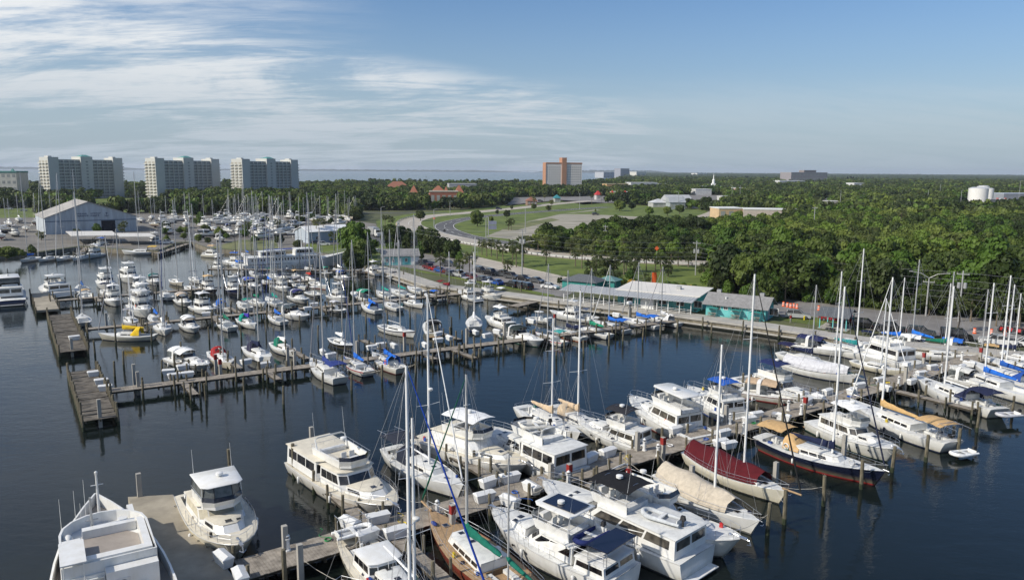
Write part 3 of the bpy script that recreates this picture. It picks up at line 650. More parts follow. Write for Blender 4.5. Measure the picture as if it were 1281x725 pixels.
def clutter(r, zx, hx, L, n=6):
    for k in range(n):
        x = random.uniform(-.42, .38) * L; s = random.choice((1, -1)); y = s * hx(x) * random.uniform(.62, .82); z = zx(x) + .03; t = random.random(); q = MB()
        if t < .3:
            q.tube([(x + .18 * math.cos(a_ * .7) * (1 - a_ * .01), y + .18 * math.sin(a_ * .7) * (1 - a_ * .01), z + .03 + a_ * .006) for a_ in range(26)], .025, 4); q.build("coiled_rope", random.choice([M['rope'], colmat(NAVY, 'canvas'), M['whitepaint']]), r)
        elif t < .55: w = random.uniform(.12, .3); q.box(x - w, x + w, y - w * .7, y + w * .7, z, z + random.uniform(.2, .45), tp=.02); q.build("deck_locker", random.choice([M['gel'], colmat((.03, .07, .25), 'canvas'), M['box'], M['darkwood']]), r)
        elif t < .7: q.box(x - .16, x + .16, y - .09, y + .09, z, z + .38, tp=.02); q.tube([(x - .05, y, z + .38), (x + .05, y, z + .43)], .03, 5); q.build("jerry_can", colmat(random.choice([(.5, .03, .03), (.6, .45, .03), (.03, .1, .4)])), r)
        elif t < .85: q.tube([(x + .3 * math.cos(a_), y, z + .45 + .3 * math.sin(a_)) for a_ in [.523 * i for i in range(13)]], .07, 6); q.build("life_ring", random.choice([M['orange'], M['gel']]), r, smooth=60)
        else: q.ell((x, y, z + .12), (random.uniform(.3, .6), .2, .16), 8, 5); q.build("folded_canvas", colmat(random.choice([(.3, .3, .3), (.03, .05, .2), (.5, .45, .35), (.02, .1, .08)]), 'canvas'), r, smooth=60)
def mooring(r, zx, hx, L):
    m = Matrix.Translation(r.location) @ r.rotation_euler.to_matrix().to_4x4(); mi = m.inverted()
    for x, s in ((L * .43, 1), (L * .43, -1), (-L * .43, 1), (-L * .43, -1)):
        a = Vector((x, s * hx(x) * .95, zx(x) + .05)); w = m @ a; c = [p for p in PILP if 1.0 < (p - w).xy.length < 5.5]
        if not c: continue
        b = mi @ min(c, key=lambda p: (p - w).xy.length); q = MB()
        if b.y * s < 0 and abs(b.x) < L / 2: continue
        q.tube([a, a.lerp(b, .35) - Vector((0, 0, .22)), a.lerp(b, .7) - Vector((0, 0, .2)), b], .022, 4, cap=False); q.build("mooring_line", M['rope'], r)
def sailboat(label, row, stern, bow=None, L=None, ang=None, hull=WHITE, boot=NAVY, mh=None, mtop=None, mx=None, cover=None, dodger=None, bimini=None, furl=None, deckm=None, ketch=None, hi=None, stripe=None, mastm=None, arch=False, tent=None, pilothouse=False, davit=False, spreaders=None, boom=True, bowsprit=0, radar=False, cat='sailboat', B=None, heel=0, z=0.0, solar=False, name="sailboat"):
    loc, rz, L = place(stern, bow, L, ang); dist = math.hypot(loc[0], loc[1])
    if hi is None: hi = dist < 125
    B = B or (.25 * L + .75); r = thing(name, label, cat, (loc[0], loc[1], z), rz, row)
    r.rotation_euler = (R(heel), 0, rz)
    fs, fm, fbw = .085 * L + .12, .078 * L + .08, .115 * L + .18
    hm_ = colmat(hull, 'hull'); ck = (-L * .43, -L * .20, .75 + .015 * L, .42)
    zx, hx = make_hull(r, L, B, 'sail', (fs, fm, fbw), hm_, boot, 16 if hi else 10, deckm, ck, stripe=stripe)
    zd = zx(.0)
    # coachroof
    cx0, cx1 = -L * .19, L * .20; cw = B * .30; chh = .038 * L + .10
    if pilothouse:
        tier(r, "pilothouse", -L * .22, L * .02, cw * 1.15, cw * 1.1, zd, 1.15, .35, .1, .1, .3, wins=3, over=.1)
    rm = deckm if deckm is M['teak'] else M['gel']
    tier(r, "cabin", cx0, cx1, cw, cw * .72, zd - .02, chh, .45, .0, .09, .4, .6, wins=4 if hi else 2, front=False, wv=(.3, .75), u=(.08, .85), over=-.02, crown=.04, roofm=M['deck'])
    zt = zd + chh + .1
    hatch(r, L * .13, 0, zt - .04, .55, .55)
    if hi:
        hatch(r, L * .02, 0, zt + .0, .45, .45); hatch(r, L * .30, 0, zx(L * .3) + .06, .55, .5)
        for s in (1, -1):
            q = MB(); q.lathe(-L * .235, s * (ck[2] + .18), [(zd + .04, .11), (zd + .14, .08), (zd + .2, .1)], 8); q.build("winch", M['steel'], r)
            q = MB(); q.box(ck[0] + .15, ck[1] - .1, s * (ck[2] - .02), s * (ck[2] - .45), zd - .36, zd - .08); q.build("cockpit_seat", M['deck'], r)
        q = MB(); xw = -L * .36; pts = [(xw, .42 * math.cos(a), zd + .35 + .42 * math.sin(a)) for a in [2 * math.pi * k / 12 for k in range(13)]]
        q.tube(pts, .018, 4, cap=False)
        for k in range(3): a = math.pi * k / 3; q.tube([(xw, .42 * math.cos(a), zd + .35 + .42 * math.sin(a)), (xw, -.42 * math.cos(a), zd + .35 - .42 * math.sin(a))], .012, 3)
        q.build("steering_wheel", M['steel'], r); q = MB(); q.box(xw + .03, xw + .25, -.13, .13, zd - .38, zd + .5, tp=.02); q.build("pedestal", M['gel'], r)
        rail_part(r, zx, hx, -L * .46, L * .40, .62, 1.9, "lifeline", .95, 2, close_stern=True, r=.014, r2=.009)
        q = MB(); x = L * .40; b = hx(x) * .95; zz = zx(x)
        q.tube([(x, b, zz), (x, b, zz + .62), (L / 2 + .15, 0, zx(L / 2) + .68), (x, -b, zz + .62), (x, -b, zz)], .018, 4); q.tube([(L / 2 - .1, .15, zx(L / 2)), (L / 2 + .1, .02, zx(L / 2) + .66)], .016, 4); q.build("pulpit", M['steel'], r)
        q = MB(); q.tube([(L / 2 - .3, 0, zx(L / 2) + .1), (L / 2 + .32, 0, zx(L / 2) + .04)], .035, 5); q.tube([(L / 2 + .3, -.18, zx(L / 2) - .22), (L / 2 + .33, 0, zx(L / 2) - .3), (L / 2 + .3, .18, zx(L / 2) - .22)], .03, 4); q.build("anchor", M['steel'], r)
        for k in range(2):
            s = random.choice((1, -1)); x = L * random.uniform(-.2, .2); q = MB(); yy = s * (hx(x) + .10); q.lathe(x, yy, [(zx(x) - .85, .04), (zx(x) - .78, .11), (zx(x) - .35, .11), (zx(x) - .28, .04)], 8); q.build("fender", M['gel'] if k else colmat(NAVY), r, smooth=50)
    bh = 1.05 if not pilothouse else 1.9
    mxx = mx if mx is not None else L * .08
    if mtop is not None:
        gx = loc[0] + math.cos(rz) * mxx; gy = loc[1] + math.sin(rz) * mxx; mh = top_z(mtop[0], mtop[1], gx, gy) - zd - chh
    mh = mh or 1.22 * L
    sp = spreaders or (2 if L > 9.5 else 1)
    if bowsprit:
        q = MB(); q.tube([(L / 2 - .6, 0, zx(L / 2) + .05), (L / 2 + bowsprit, 0, zx(L / 2) + .22)], .09, 6); q.build("bowsprit", M['teak'], r)
    rig(r, L, B, mxx, zd + chh, mh, hi, (L * (.36 if not ketch else .33), bh - chh * .6) if boom else None, cover, furl, sp, mastm, True, zx=zx, hx=hx, radar=radar, boomend=(L / 2 + bowsprit - .1) if bowsprit else None)
    if ketch:
        k = MB(); kx, kh = ketch; mr = .08; k.tube([(kx, 0, zd - .3), (kx, 0, zd + kh)], [mr, mr * .75], 8); k.build("mizzen_mast", mastm or M['alu'], r, smooth=60)
        q = MB(); q.tube([(kx - .1, -B * .3, zd + kh * .55), (kx, 0, zd + kh * .55), (kx - .1, B * .3, zd + kh * .55)], .025, 4); q.build("spreader", mastm or M['alu'], r)
        q = MB(); q.tube([(kx - .1, 0, zd + 1.2), (kx - L * .2, 0, zd + 1.25)], .05, 6); q.build("mizzen_boom", mastm or M['alu'], r)
        for s in (1, -1): tube_part("shroud", r, [[(kx - .3, s * B * .38, zd - .1), (kx, 0, zd + kh)]], .011, M['wire'], 3)
        if cover is not None:
            q = MB(); q.tube([(kx + .1, 0, zd + 1.7), (kx - .3, 0, zd + 1.5), (kx - L * .1, 0, zd + 1.38), (kx - L * .2, 0, zd + 1.3)], [.14, .2, .17, .08], 8); q.build("mizzen_sail_cover", colmat(cover, 'canvas'), r, smooth=60)
    if dodger is not None:
        x0, x1 = -L * .215, -L * .125; w = cw * 1.08; R_ = []; zc = zd + .1
        for u, xx, zz in ((0, x0 - .25, 1.42), (.4, x0 + .2, 1.45), (.75, x0 + .65, 1.25), (1, x1 + .35, .42)):
            R_.append([(xx, w * math.cos(a), zc + max(zz * math.sin(a) ** .55, .02)) for a in [math.pi * j / 8 for j in range(9)]])
        q = MB(); q.sheet(R_, .02); q.build("dodger", colmat(dodger, 'canvas'), r, smooth=60)
        q = MB(); b_ = x0 + .72; q.panel([(b_ + .42, w * .55, zc + .52), (b_ + .42, -w * .55, zc + .52), (b_ + .05, -w * .5, zc + 1.2), (b_ + .05, w * .5, zc + 1.2)], 0, 1, 0, 1, .05); q.build("dodger_window", M['vinyl'], r)
    if bimini is not None:
        canopy(r, "bimini", -L * .46, -L * .24, cw * 1.15, zd + 2.0, colmat(bimini, 'canvas'), posts=zd + .2)
    if arch:
        q = MB(); xa = -L / 2 + .5; b = hx(-L / 2 + .5) * .9
        for dx in (0, .9): q.tube([(xa + dx * .6, b, zd), (xa - .2 + dx, b, zd + 1.9), (xa - .25 + dx, b * .9, zd + 2.05), (xa - .25 + dx, -b * .9, zd + 2.05), (xa - .2 + dx, -b, zd + 1.9), (xa + dx * .6, -b, zd)], .025, 5)
        q.tube([(xa - 1.5, b * .8, zd + 1.9), (xa + .7, b * .8, zd + 2.05)], .02, 4); q.tube([(xa - 1.5, -b * .8, zd + 1.9), (xa + .7, -b * .8, zd + 2.05)], .02, 4); q.build("stern_arch", M['steel'], r)
    if solar:
        for s in (1, -1):
            q = MB(); q.box(-L / 2 - .3, -L / 2 + .9, s * .1, s * 1.25, zd + 2.1, zd + 2.14); q.build("solar_panel", M['solar'], r)
    if tent is not None:
        R_ = []
        for i in range(11):
            u = i / 10; x = -L * .46 + (mxx + L * .28 + L * .46) * u * .9; b = hx(x) * .93; zz = zx(x) + .5
            rg = zd + 1.55 - .25 * math.sin(i * 1.3) * .5
            R_.append([(x, b, zz - .35), (x, b * .75, zz + .35), (x, b * .3, rg - .15), (x, 0, rg), (x, -b * .3, rg - .15), (x, -b * .75, zz + .35), (x, -b, zz - .35)])
        q = MB(); q.sheet(R_, .03); q.build("boat_cover", colmat(tent, 'canvas'), r, smooth=35)
    BOATS.append((r, row))
    if hi: mooring(r, zx, hx, L); clutter(r, zx, hx, L)
    return r
KINDS = {
 'trawler': dict(fb=(1.25, 1.35, 2.1), Bf=.31, tiers=[('saloon', -.30, .12, .74, .66, 1.55, .35), ], aft=('aft_cabin', -.47, -.28, .78, .74, .75), trunk=('fore_cabin', .12, .33, .55, .38, .55), fly=(-.20, .06), top='bimini'),
 'flybridge': dict(fb=(1.3, 1.45, 2.2), Bf=.31, tiers=[('saloon', -.34, .13, .80, .70, 1.6, .9)], trunk=('fore_cabin', .13, .36, .56, .36, .45), fly=(-.22, .06), top='hardtop'),
 'express': dict(fb=(1.0, 1.2, 1.7), Bf=.33, tiers=[], trunk=('fore_cabin', -.06, .34, .66, .38, .55), ws=(-.10, .02), cockpit=(-.44, -.10), arch=True, top='canvas'),
 'sportfish': dict(fb=(.9, 1.2, 2.2), Bf=.32, tiers=[('saloon', -.16, .14, .72, .66, 1.45, .6)], trunk=('fore_cabin', .14, .34, .52, .36, .4), cockpit=(-.46, -.18), fly=(-.13, .05), top='hardtop', tower=True),
 'convertible': dict(fb=(1.0, 1.2, 2.0), Bf=.32, tiers=[('saloon', -.22, .13, .76, .68, 1.5, .8)], trunk=('fore_cabin', .13, .35, .54, .36, .4), cockpit=(-.46, -.24), fly=(-.18, .05), top='bimini'),
 'console': dict(fb=(.75, .85, 1.3), Bf=.33, tiers=[], cockpit=(-.42, .28), console=True, top='ttop'),
}
def motor_top(r, kind, x0, x1, w, z0, z1, c):
    if kind == 'hardtop':
        pl = plan(x0, x1, w, w * .92, .5, .7); pi = plan(x0 + .06, x1 - .08, w - .06, w * .92 - .06, .5, .7); q = MB()
        q.loft([[(p[0], p[1], z1) for p in pi], [(p[0], p[1], z1 + .04) for p in pl], [(p[0], p[1], z1 + .08) for p in pl], [(p[0], p[1], z1 + .13) for p in pi]]); q.build("hardtop", M['gel'], r, smooth=50)
        for x in (x0 + .25, x1 - .7):
            for s in (1, -1):
                q = MB(); q.tube([(x + .1, s * w * .88, z0), (x, s * w * .84, z1)], .03, 5); q.build("hardtop_post", M['gel'], r)
    else: canopy(r, "bimini", x0, x1, w, z1 + .1, colmat(c or WHITE, 'canvas'), posts=z0)
def motorboat(label, row, stern, bow=None, L=None, ang=None, kind='flybridge', hull=WHITE, boot=NAVY, hi=None, canvas=None, top=None, hardm=None, B=None, cover=None, stripe=None, name="motor_yacht", cat="motor yacht", z=0.0, deckm=None, winm=None, tweak=None, outboards=0, antim=None):
    loc, rz, L = place(stern, bow, L, ang); dist = math.hypot(loc[0], loc[1])
    if hi is None: hi = dist < 130
    winm = winm or random.choice((M['glass'], M['glass'], M['glass2']))
    K = dict(KINDS[kind]); K.update(tweak or {}); B = B or K['Bf'] * L * (1.08 - .008 * L) + .3
    r = thing(name, label, cat, (loc[0], loc[1], z), rz, row); sc_ = max(.72, min(1.0, L / 13.0))
    fb = [f * sc_ for f in K['fb']]; ck = K.get('cockpit'); dm = deckm or M['deck']
    zx, hx = make_hull(r, L, B, 'motor', fb, colmat(hull, 'hull'), boot, 16 if hi else 10, dm, (ck[0] * L, ck[1] * L, B * .38, .55 * sc_) if ck else None, stripe=stripe, antim=antim)
    hw = B / 2; h0 = zx(0)
    q = MB()
    for s in (1, -1):
        q.tube([(-L / 2 + L * t, s * hx(-L / 2 + L * t) * 1.005, zx(-L / 2 + L * t) - .05) for t in (0.0, .15, .3, .45, .6, .72, .82, .9, .96, .995)], .045, 5)
    q.build("rub_rail", M['gel'] if hull[0] < .5 else colmat((.55, .55, .54)), r, smooth=60)
    if hi: rail_part(r, zx, hx, -L * .10 if kind != 'console' else L * .1, L * .47, .75, 1.1, "bow_rail", .93, 2, close_bow=True, r=.018, r2=.011)
    q = MB(); q.box(-L / 2 - .75, -L / 2 - .01, -hw * .72, hw * .72, .22, .30)
    if kind not in ('console',): q.build("swim_platform", M['teak'] if random.random() < .4 else M['gel'], r)
    if hi and kind != 'console':
        q = MB(); q.box(L * .485, L * .53, -.14, .14, zx(L / 2) - .02, zx(L / 2) + .08); q.tube([(L * .45, 0, zx(L / 2) + .1), (L * .545, 0, zx(L / 2) - .05), (L * .55, 0, zx(L / 2) - .35)], .04, 5); q.tube([(L * .54, -.25, zx(L / 2) - .3), (L * .555, 0, zx(L / 2) - .4), (L * .54, .25, zx(L / 2) - .3)], .035, 4); q.build("anchor", M['steel'], r)
        q = MB(); q.lathe(L * .43, 0, [(zx(L * .43), .16), (zx(L * .43) + .14, .14), (zx(L * .43) + .22, .1)], 8); q.build("windlass", M['steel'], r)
    zt = h0
    if K.get('trunk'):
        nm, a, b, wa, wb, h = K['trunk']; zz = zx(L * (a + b) / 2) + .0
        zb = min(zx(a * L), zx(b * L)) - .03
        tier(r, nm, a * L - .02, b * L, hw * wa, hw * wb, zb, zz - zb + h * sc_, .9 * sc_ if h > .4 else .5, 0, .12, .6 * sc_, .55, wins=2 if hi else 0, front=False, wv=(.5, .82), u=(.1, .75), over=-.03, crown=.06, roofm=dm)
        hatch(r, L * (a * .35 + b * .65) - .3, 0, zz + h * sc_ + .10, .6, .6)
        if hi and L > 12: hatch(r, L * (a * .35 + b * .65) - .3, hw * .3, zz + h * sc_ + .06, .45, .45)
    if K.get('aft'):
        nm, a, b, wa, wb, h = K['aft']; zz = zx(a * L)
        zt2 = tier(r, nm, a * L, b * L, hw * wa, hw * wb, zz - .02, h * sc_, .1, .15, .08, .1, .9, wins=2, front=False, back=True, over=.08, m=M['gel'])
        rail_part(r, lambda x: zt2, lambda x: hw * wa * .98, a * L + .2, b * L, .7, 1.0, "aft_rail", .96, 2, close_stern=True)
    for nm, a, b, wa, wb, h, rk in K['tiers']:
        zt = tier(r, nm, a * L, b * L, hw * wa, hw * wb, h0 - .02, h * sc_, rk * sc_, .05, .12, .55 * sc_, .6, wins=3 if hi else 2, over=.16, back=True, winname="window", wm=winm, m=M['gel'], roofm=dm)
    if K.get('fly'):
        a, b = K['fly']; w = hw * .66; x0, x1 = a * L, b * L
        pb = plan(x0, x1 + .35, w, w * .85, .7, .5); pt = plan(x0 - .05, x1 + .75, w + .06, w * .92, .75, .5); pi = plan(x0, x1 + .55, w - .05, w * .82, .7, .5); hh = .78 * sc_
        q = MB(); n = 6; zt_ = zt - .03
        vs = [(p[0], p[1], zt_) for p in pb] + [(p[0], p[1], zt_ + hh) for p in pt] + [(p[0], p[1], zt_ + hh) for p in pi] + [(p[0], p[1], zt_ + .06) for p in pi]
        fs = []
        for lv in range(3):
            for i in range(n):
                j = (i + 1) % n
                if i == 5: continue
                fs.append((lv * n + i, lv * n + j, (lv + 1) * n + j, (lv + 1) * n + i))
        q.add(vs, fs); q.build("flybridge", M['gel'], r)
        q = MB()
        P = [pt[1], pt[2], pt[3], pt[4]]
        for i in range(3):
            a_, b_ = P[i], P[i + 1]; q.panel([(a_[0] - .03, a_[1], zt_ + hh), (b_[0] - .03, b_[1], zt_ + hh), (b_[0] - .25, b_[1] * .97, zt_ + hh + .32), (a_[0] - .25, a_[1] * .97, zt_ + hh + .32)], 0, 1, 0, 1, .015)
        q.build("windscreen", M['vinyl'] if random.random() < .5 else M['glass'], r)
        q = MB(); q.box(x1 - .35, x1 + .2, -.5, .5, zt_ + .05, zt_ + hh + .08, tp=.06); q.build("helm_console", M['gel'], r)
        for s in (1, -1):
            q = MB(); xs = x1 - 1.15; q.box(xs - .25, xs + .25, s * .15, s * .7, zt_ + .05, zt_ + .5); q.box(xs - .33, xs - .22, s * .15, s * .7, zt_ + .45, zt_ + 1.0); q.build("helm_seat", colmat((.7, .69, .65), 'canvas'), r)
        q = MB(); q.box(x0 + .15, x0 + .75, -w * .8, w * .8, zt_ + .05, zt_ + .45); q.build("bench", colmat((.66, .66, .64), 'canvas'), r)
        tk = top or K.get('top')
        if hi:
            q = MB(); pr_ = [pt[4], pt[5], pt[0], pt[1]]; zr = zt_ + hh + .30
            q.tube([(p[0], p[1], zr) for p in pr_], .018, 4, cap=False)
            for a_, b_ in zip(pr_[:-1], pr_[1:]):
                for u in (0, .33, .67, 1): q.tube([(a_[0] + (b_[0] - a_[0]) * u, a_[1] + (b_[1] - a_[1]) * u, zr - .32), (a_[0] + (b_[0] - a_[0]) * u, a_[1] + (b_[1] - a_[1]) * u, zr)], .013, 4, cap=False)
            q.build("bridge_rail", M['steel'], r)
        if tk in ('hardtop', 'bimini'): motor_top(r, tk, x0 - .15, x1 + .1, w, zt_ + hh, zt_ + 1.95, canvas)
        if tk == 'enclosed':
            motor_top(r, 'hardtop', x0 - .2, x1 + .45, w + .1, zt_ + hh, zt_ + 1.95, canvas)
            q = MB(); pp = plan(x0, x1 + .6, w, w * .85, .7, .5); p2 = plan(x0, x1 + .25, w - .05, w * .8, .6, .5); q.prism([p for p in pp], [p for p in p2], zt_ + hh, zt_ + 1.95, cap=False); q.build("enclosure", M['vinyl'], r)
            q = MB()
            for a_, b_ in zip(pp, p2): q.tube([(a_[0], a_[1], zt_ + hh), (b_[0], b_[1], zt_ + 1.95)], .035, 4)
            q.build("enclosure_frame", M['rubber'], r)
        za = zt_ + (2.1 if tk != 'none' else hh)
        q = MB(); w2 = w * .9; xr = x0 + .2
        if tk in (None, 'none'): q.tube([(xr + .5, w2, zt_ + .2), (xr, w2, zt_ + 1.5), (xr - .1, w2 * .8, zt_ + 1.65), (xr - .1, -w2 * .8, zt_ + 1.65), (xr, -w2, zt_ + 1.5), (xr + .5, -w2, zt_ + .2)], .08, 6); q.build("radar_arch", M['gel'], r, smooth=50); za = zt_ + 1.72
        q = MB(); xr = (x0 + x1) / 2 if tk else x0 + .1; q.lathe(xr, .2, [(za, .12), (za + .12, .12), (za + .13, .3), (za + .32, .3), (za + .38, .15)], 12); q.build("radar_dome", M['gel'], r, smooth=50)
        for s in (1, -1):
            q = MB(); q.tube([(x0 + .3, s * w * .9, zt_ + .5), (x0 - .2, s * w * .9, zt_ + 4.2 * sc_)], [.02, .008], 4); q.build("whip_aerial", M['whitepaint'], r)
    if kind == 'express':
        a, b = K['ws']; z0 = h0 + .45 * sc_
        w = hw * .72; q = MB(); pb = [(a * L - .4, -w), (b * L - .3, -w * .9), (b * L + .35, -w * .4), (b * L + .35, w * .4), (b * L - .3, w * .9), (a * L - .4, w)]; pt = [(x - (.75 if i in (1, 2, 3, 4) else .1), y * .9) for i, (x, y) in enumerate(pb)]
        q.prism(pb, pt, z0, z0 + .75, cap=False); q.f = q.f[:5]; q.m = q.m[:5]; q.build("windscreen", M['glass'], r)
        q = MB(); q.tube([(p[0], p[1], z0 + .76) for p in pt], .025, 4); q.build("windscreen_frame", M['steel'], r)
        q = MB(); xr = -.22 * L; q.loft([[(xr + dx, y, z) for dx in (.25, -.25)] + [(xr + dx, y2, z2) for dx in (-.25, .25)] for y, z, y2, z2 in ((hw * .86, h0, hw * .80, h0), (hw * .78, h0 + 1.5, hw * .70, h0 + 1.4), (hw * .5, h0 + 1.8, hw * .5, h0 + 1.68), (-hw * .5, h0 + 1.8, -hw * .5, h0 + 1.68), (-hw * .78, h0 + 1.5, -hw * .70, h0 + 1.4), (-hw * .86, h0, -hw * .80, h0))]); q.build("radar_arch", M['gel'], r, smooth=50)
        if canvas is not None:
            canopy(r, "cockpit_canvas", -.40 * L, b * L - .2, hw * .78, h0 + 1.75, colmat(canvas, 'canvas'), arch=.5, posts=None)
            for s in (1, -1):
                q = MB(); q.panel([(-.40 * L, s * hw * .8, h0 + .3), (a * L, s * hw * .75, h0 + .8), (a * L, s * hw * .74, h0 + 1.4), (-.4 * L, s * hw * .76, h0 + 1.35)], 0, 1, 0, 1, .01); q.build("side_curtain", M['vinyl'], r)
        for s in (1, -1):
            q = MB(); q.box(-.42 * L, -.22 * L, s * hw * .5, s * hw * .72, h0 - .45, h0 - .05); q.build("cockpit_seat", colmat((.7, .69, .65), 'canvas'), r)
    if K.get('console'):
        q = MB(); q.box(-.05 * L, .06 * L, -.42, .42, h0 - .4, h0 + .65, tp=.08); q.build("console", M['gel'], r)
        q = MB(); q.box(-.16 * L, -.10 * L, -.4, .4, h0 - .4, h0 + .35); q.build("leaning_seat", colmat((.65, .65, .62), 'canvas'), r)
        motor_top(r, 'bimini' if canvas else 'hardtop', -.16 * L, .08 * L, hw * .55, h0 - .3, h0 + 1.55, canvas)
    if K.get('tower') and hi:
        q = MB(); a, b = K['fly']; x0, x1 = a * L, b * L; z1 = zt + 2.0; z2 = zt + 4.2
        for s in (1, -1):
            for x in (x0, x1): q.tube([(x, s * hw * .6, z1), ((x0 + x1) / 2 + (x - (x0 + x1) / 2) * .4, s * .35, z2)], .03, 4)
        for zz in (z1 + 1, z2): q.tube([(x0 + .5, -.5, zz), (x0 + .5, .5, zz), (x1 - .3, .5, zz), (x1 - .3, -.5, zz), (x0 + .5, -.5, zz)], .025, 4)
        q.build("tuna_tower", M['steel'], r)
    if K.get('cockpit') and kind == 'sportfish':
        for s in (1, -1):
            q = MB(); q.box(-L / 2 + .3, -L / 2 + .7, s * .6, s * .95, h0 - .45, h0 + .35); q.build("deck_chair", M['gel'], r)
            q = MB(); q.tube([(L * -.05, s * hw * .98, h0 + .3), (L * -.35, s * hw * 1.05, h0 + 5.5 * sc_)], [.025, .01], 4); q.build("outrigger", M['steel'], r)
    for k in range(outboards):
        y = (k - (outboards - 1) / 2) * .75; q = MB(); x = -L / 2 - .4; q.box(x - .3, x + .25, y - .22, y + .22, .9, 1.45, tp=.06); q.box(x - .1, x + .12, y - .1, y + .1, -.3, .9); q.build("outboard_engine", M['rubber'] if k % 2 == 0 else M['rubber'], r)
    if hi:
        for s in (1, -1):
            for k in range(2):
                x = L * (-.28 + .38 * k); q = MB(); yy = s * (hx(x) + .13); q.lathe(x, yy, [(zx(x) - 1.0, .05), (zx(x) - .92, .14), (zx(x) - .35, .14), (zx(x) - .27, .05)], 8); q.build("fender", M['gel'], r, smooth=50)
            for k in range(3):
                x = L * (.08 + .11 * k); yy = s * (hx(x) - .10); q = MB(); q.lathe(x, 0, [(0, .13), (.02, .13)], 10); v = q.v; q.v = [((p[0] - x) + x, s * (hx(x) * .975) - 0 + p[2] * s, zx(x) * .66 + p[1] * .8) for p in v]; q.build("porthole", M['glass'], r)
    if cover is not None:
        a, b, h, tm = cover; R_ = []
        for i in range(9):
            u = i / 8; x = (a + (b - a) * u) * L; w = hx(x) * .95; zz = zx(x) + .1; rg = h0 + h * (1 - .35 * u ** 2)
            R_.append([(x, w, zz), (x, w * .8, zz + (rg - zz) * .65), (x, w * .4, rg - .1), (x, 0, rg), (x, -w * .4, rg - .1), (x, -w * .8, zz + (rg - zz) * .65), (x, -w, zz)])
        q = MB(); q.sheet(R_, .03); q.build("boat_cover", colmat(tm, 'canvas'), r, smooth=40)
    BOATS.append((r, row))
    if hi: mooring(r, zx, hx, L); clutter(r, zx, hx, L, 4)
    r_info[r.name] = (L, B, h0, zt, hw, zx, hx)
    return r
r_info = {}
def dinghy_at(parent_boat, lx, ly, lz, rz=0, L=3.1, col=(.45, .46, .47), label="grey inflatable dinghy lashed on a motor yacht", motor=True, cat="dinghy"):
    """an inflatable tender: a thing of its own resting on the boat"""
    bpy.context.view_layer.update()
    mw = Matrix.Translation(parent_boat.location) @ parent_boat.rotation_euler.to_matrix().to_4x4()
    p = mw @ Vector((lx, ly, lz)); t = thing("inflatable_dinghy", label, cat, p, parent_boat.rotation_euler.z + rz)
    pts = []; w = .62
    for k in range(13):
        a = -math.pi / 2 + math.pi * k / 12; pts.append((L / 2 - .75 + .75 * math.cos(a), w * math.sin(a), .22 + .12 * math.cos(a)))
    pts = [(-L / 2, -w, .22)] + pts + [(-L / 2, w, .22)]
    q = MB(); q.tube(pts, [.12] + [.21] * (len(pts) - 2) + [.12], 8); q.build("tube", colmat(col, 'canvas'), t, smooth=60)
    q = MB(); q.box(-L / 2 + .3, L / 2 - .6, -w + .1, w - .1, .02, .12); q.build("floor", M['dinghy'], t)
    q = MB(); q.box(-L / 2 + .2, -L / 2 + .27, -w + .1, w - .1, .05, .5); q.build("transom", M['gel'], t)
    q = MB(); q.box(-.15, .15, -w + .05, w - .05, .34, .40); q.build("thwart", M['gel'], t)
    if motor: q = MB(); q.box(-L / 2 - .25, -L / 2 + .15, -.16, .16, .5, .85, tp=.05); q.box(-L / 2 - .12, -L / 2 + .02, -.07, .07, -.1, .5); q.build("outboard_engine", M['rubber'], t)
    return t
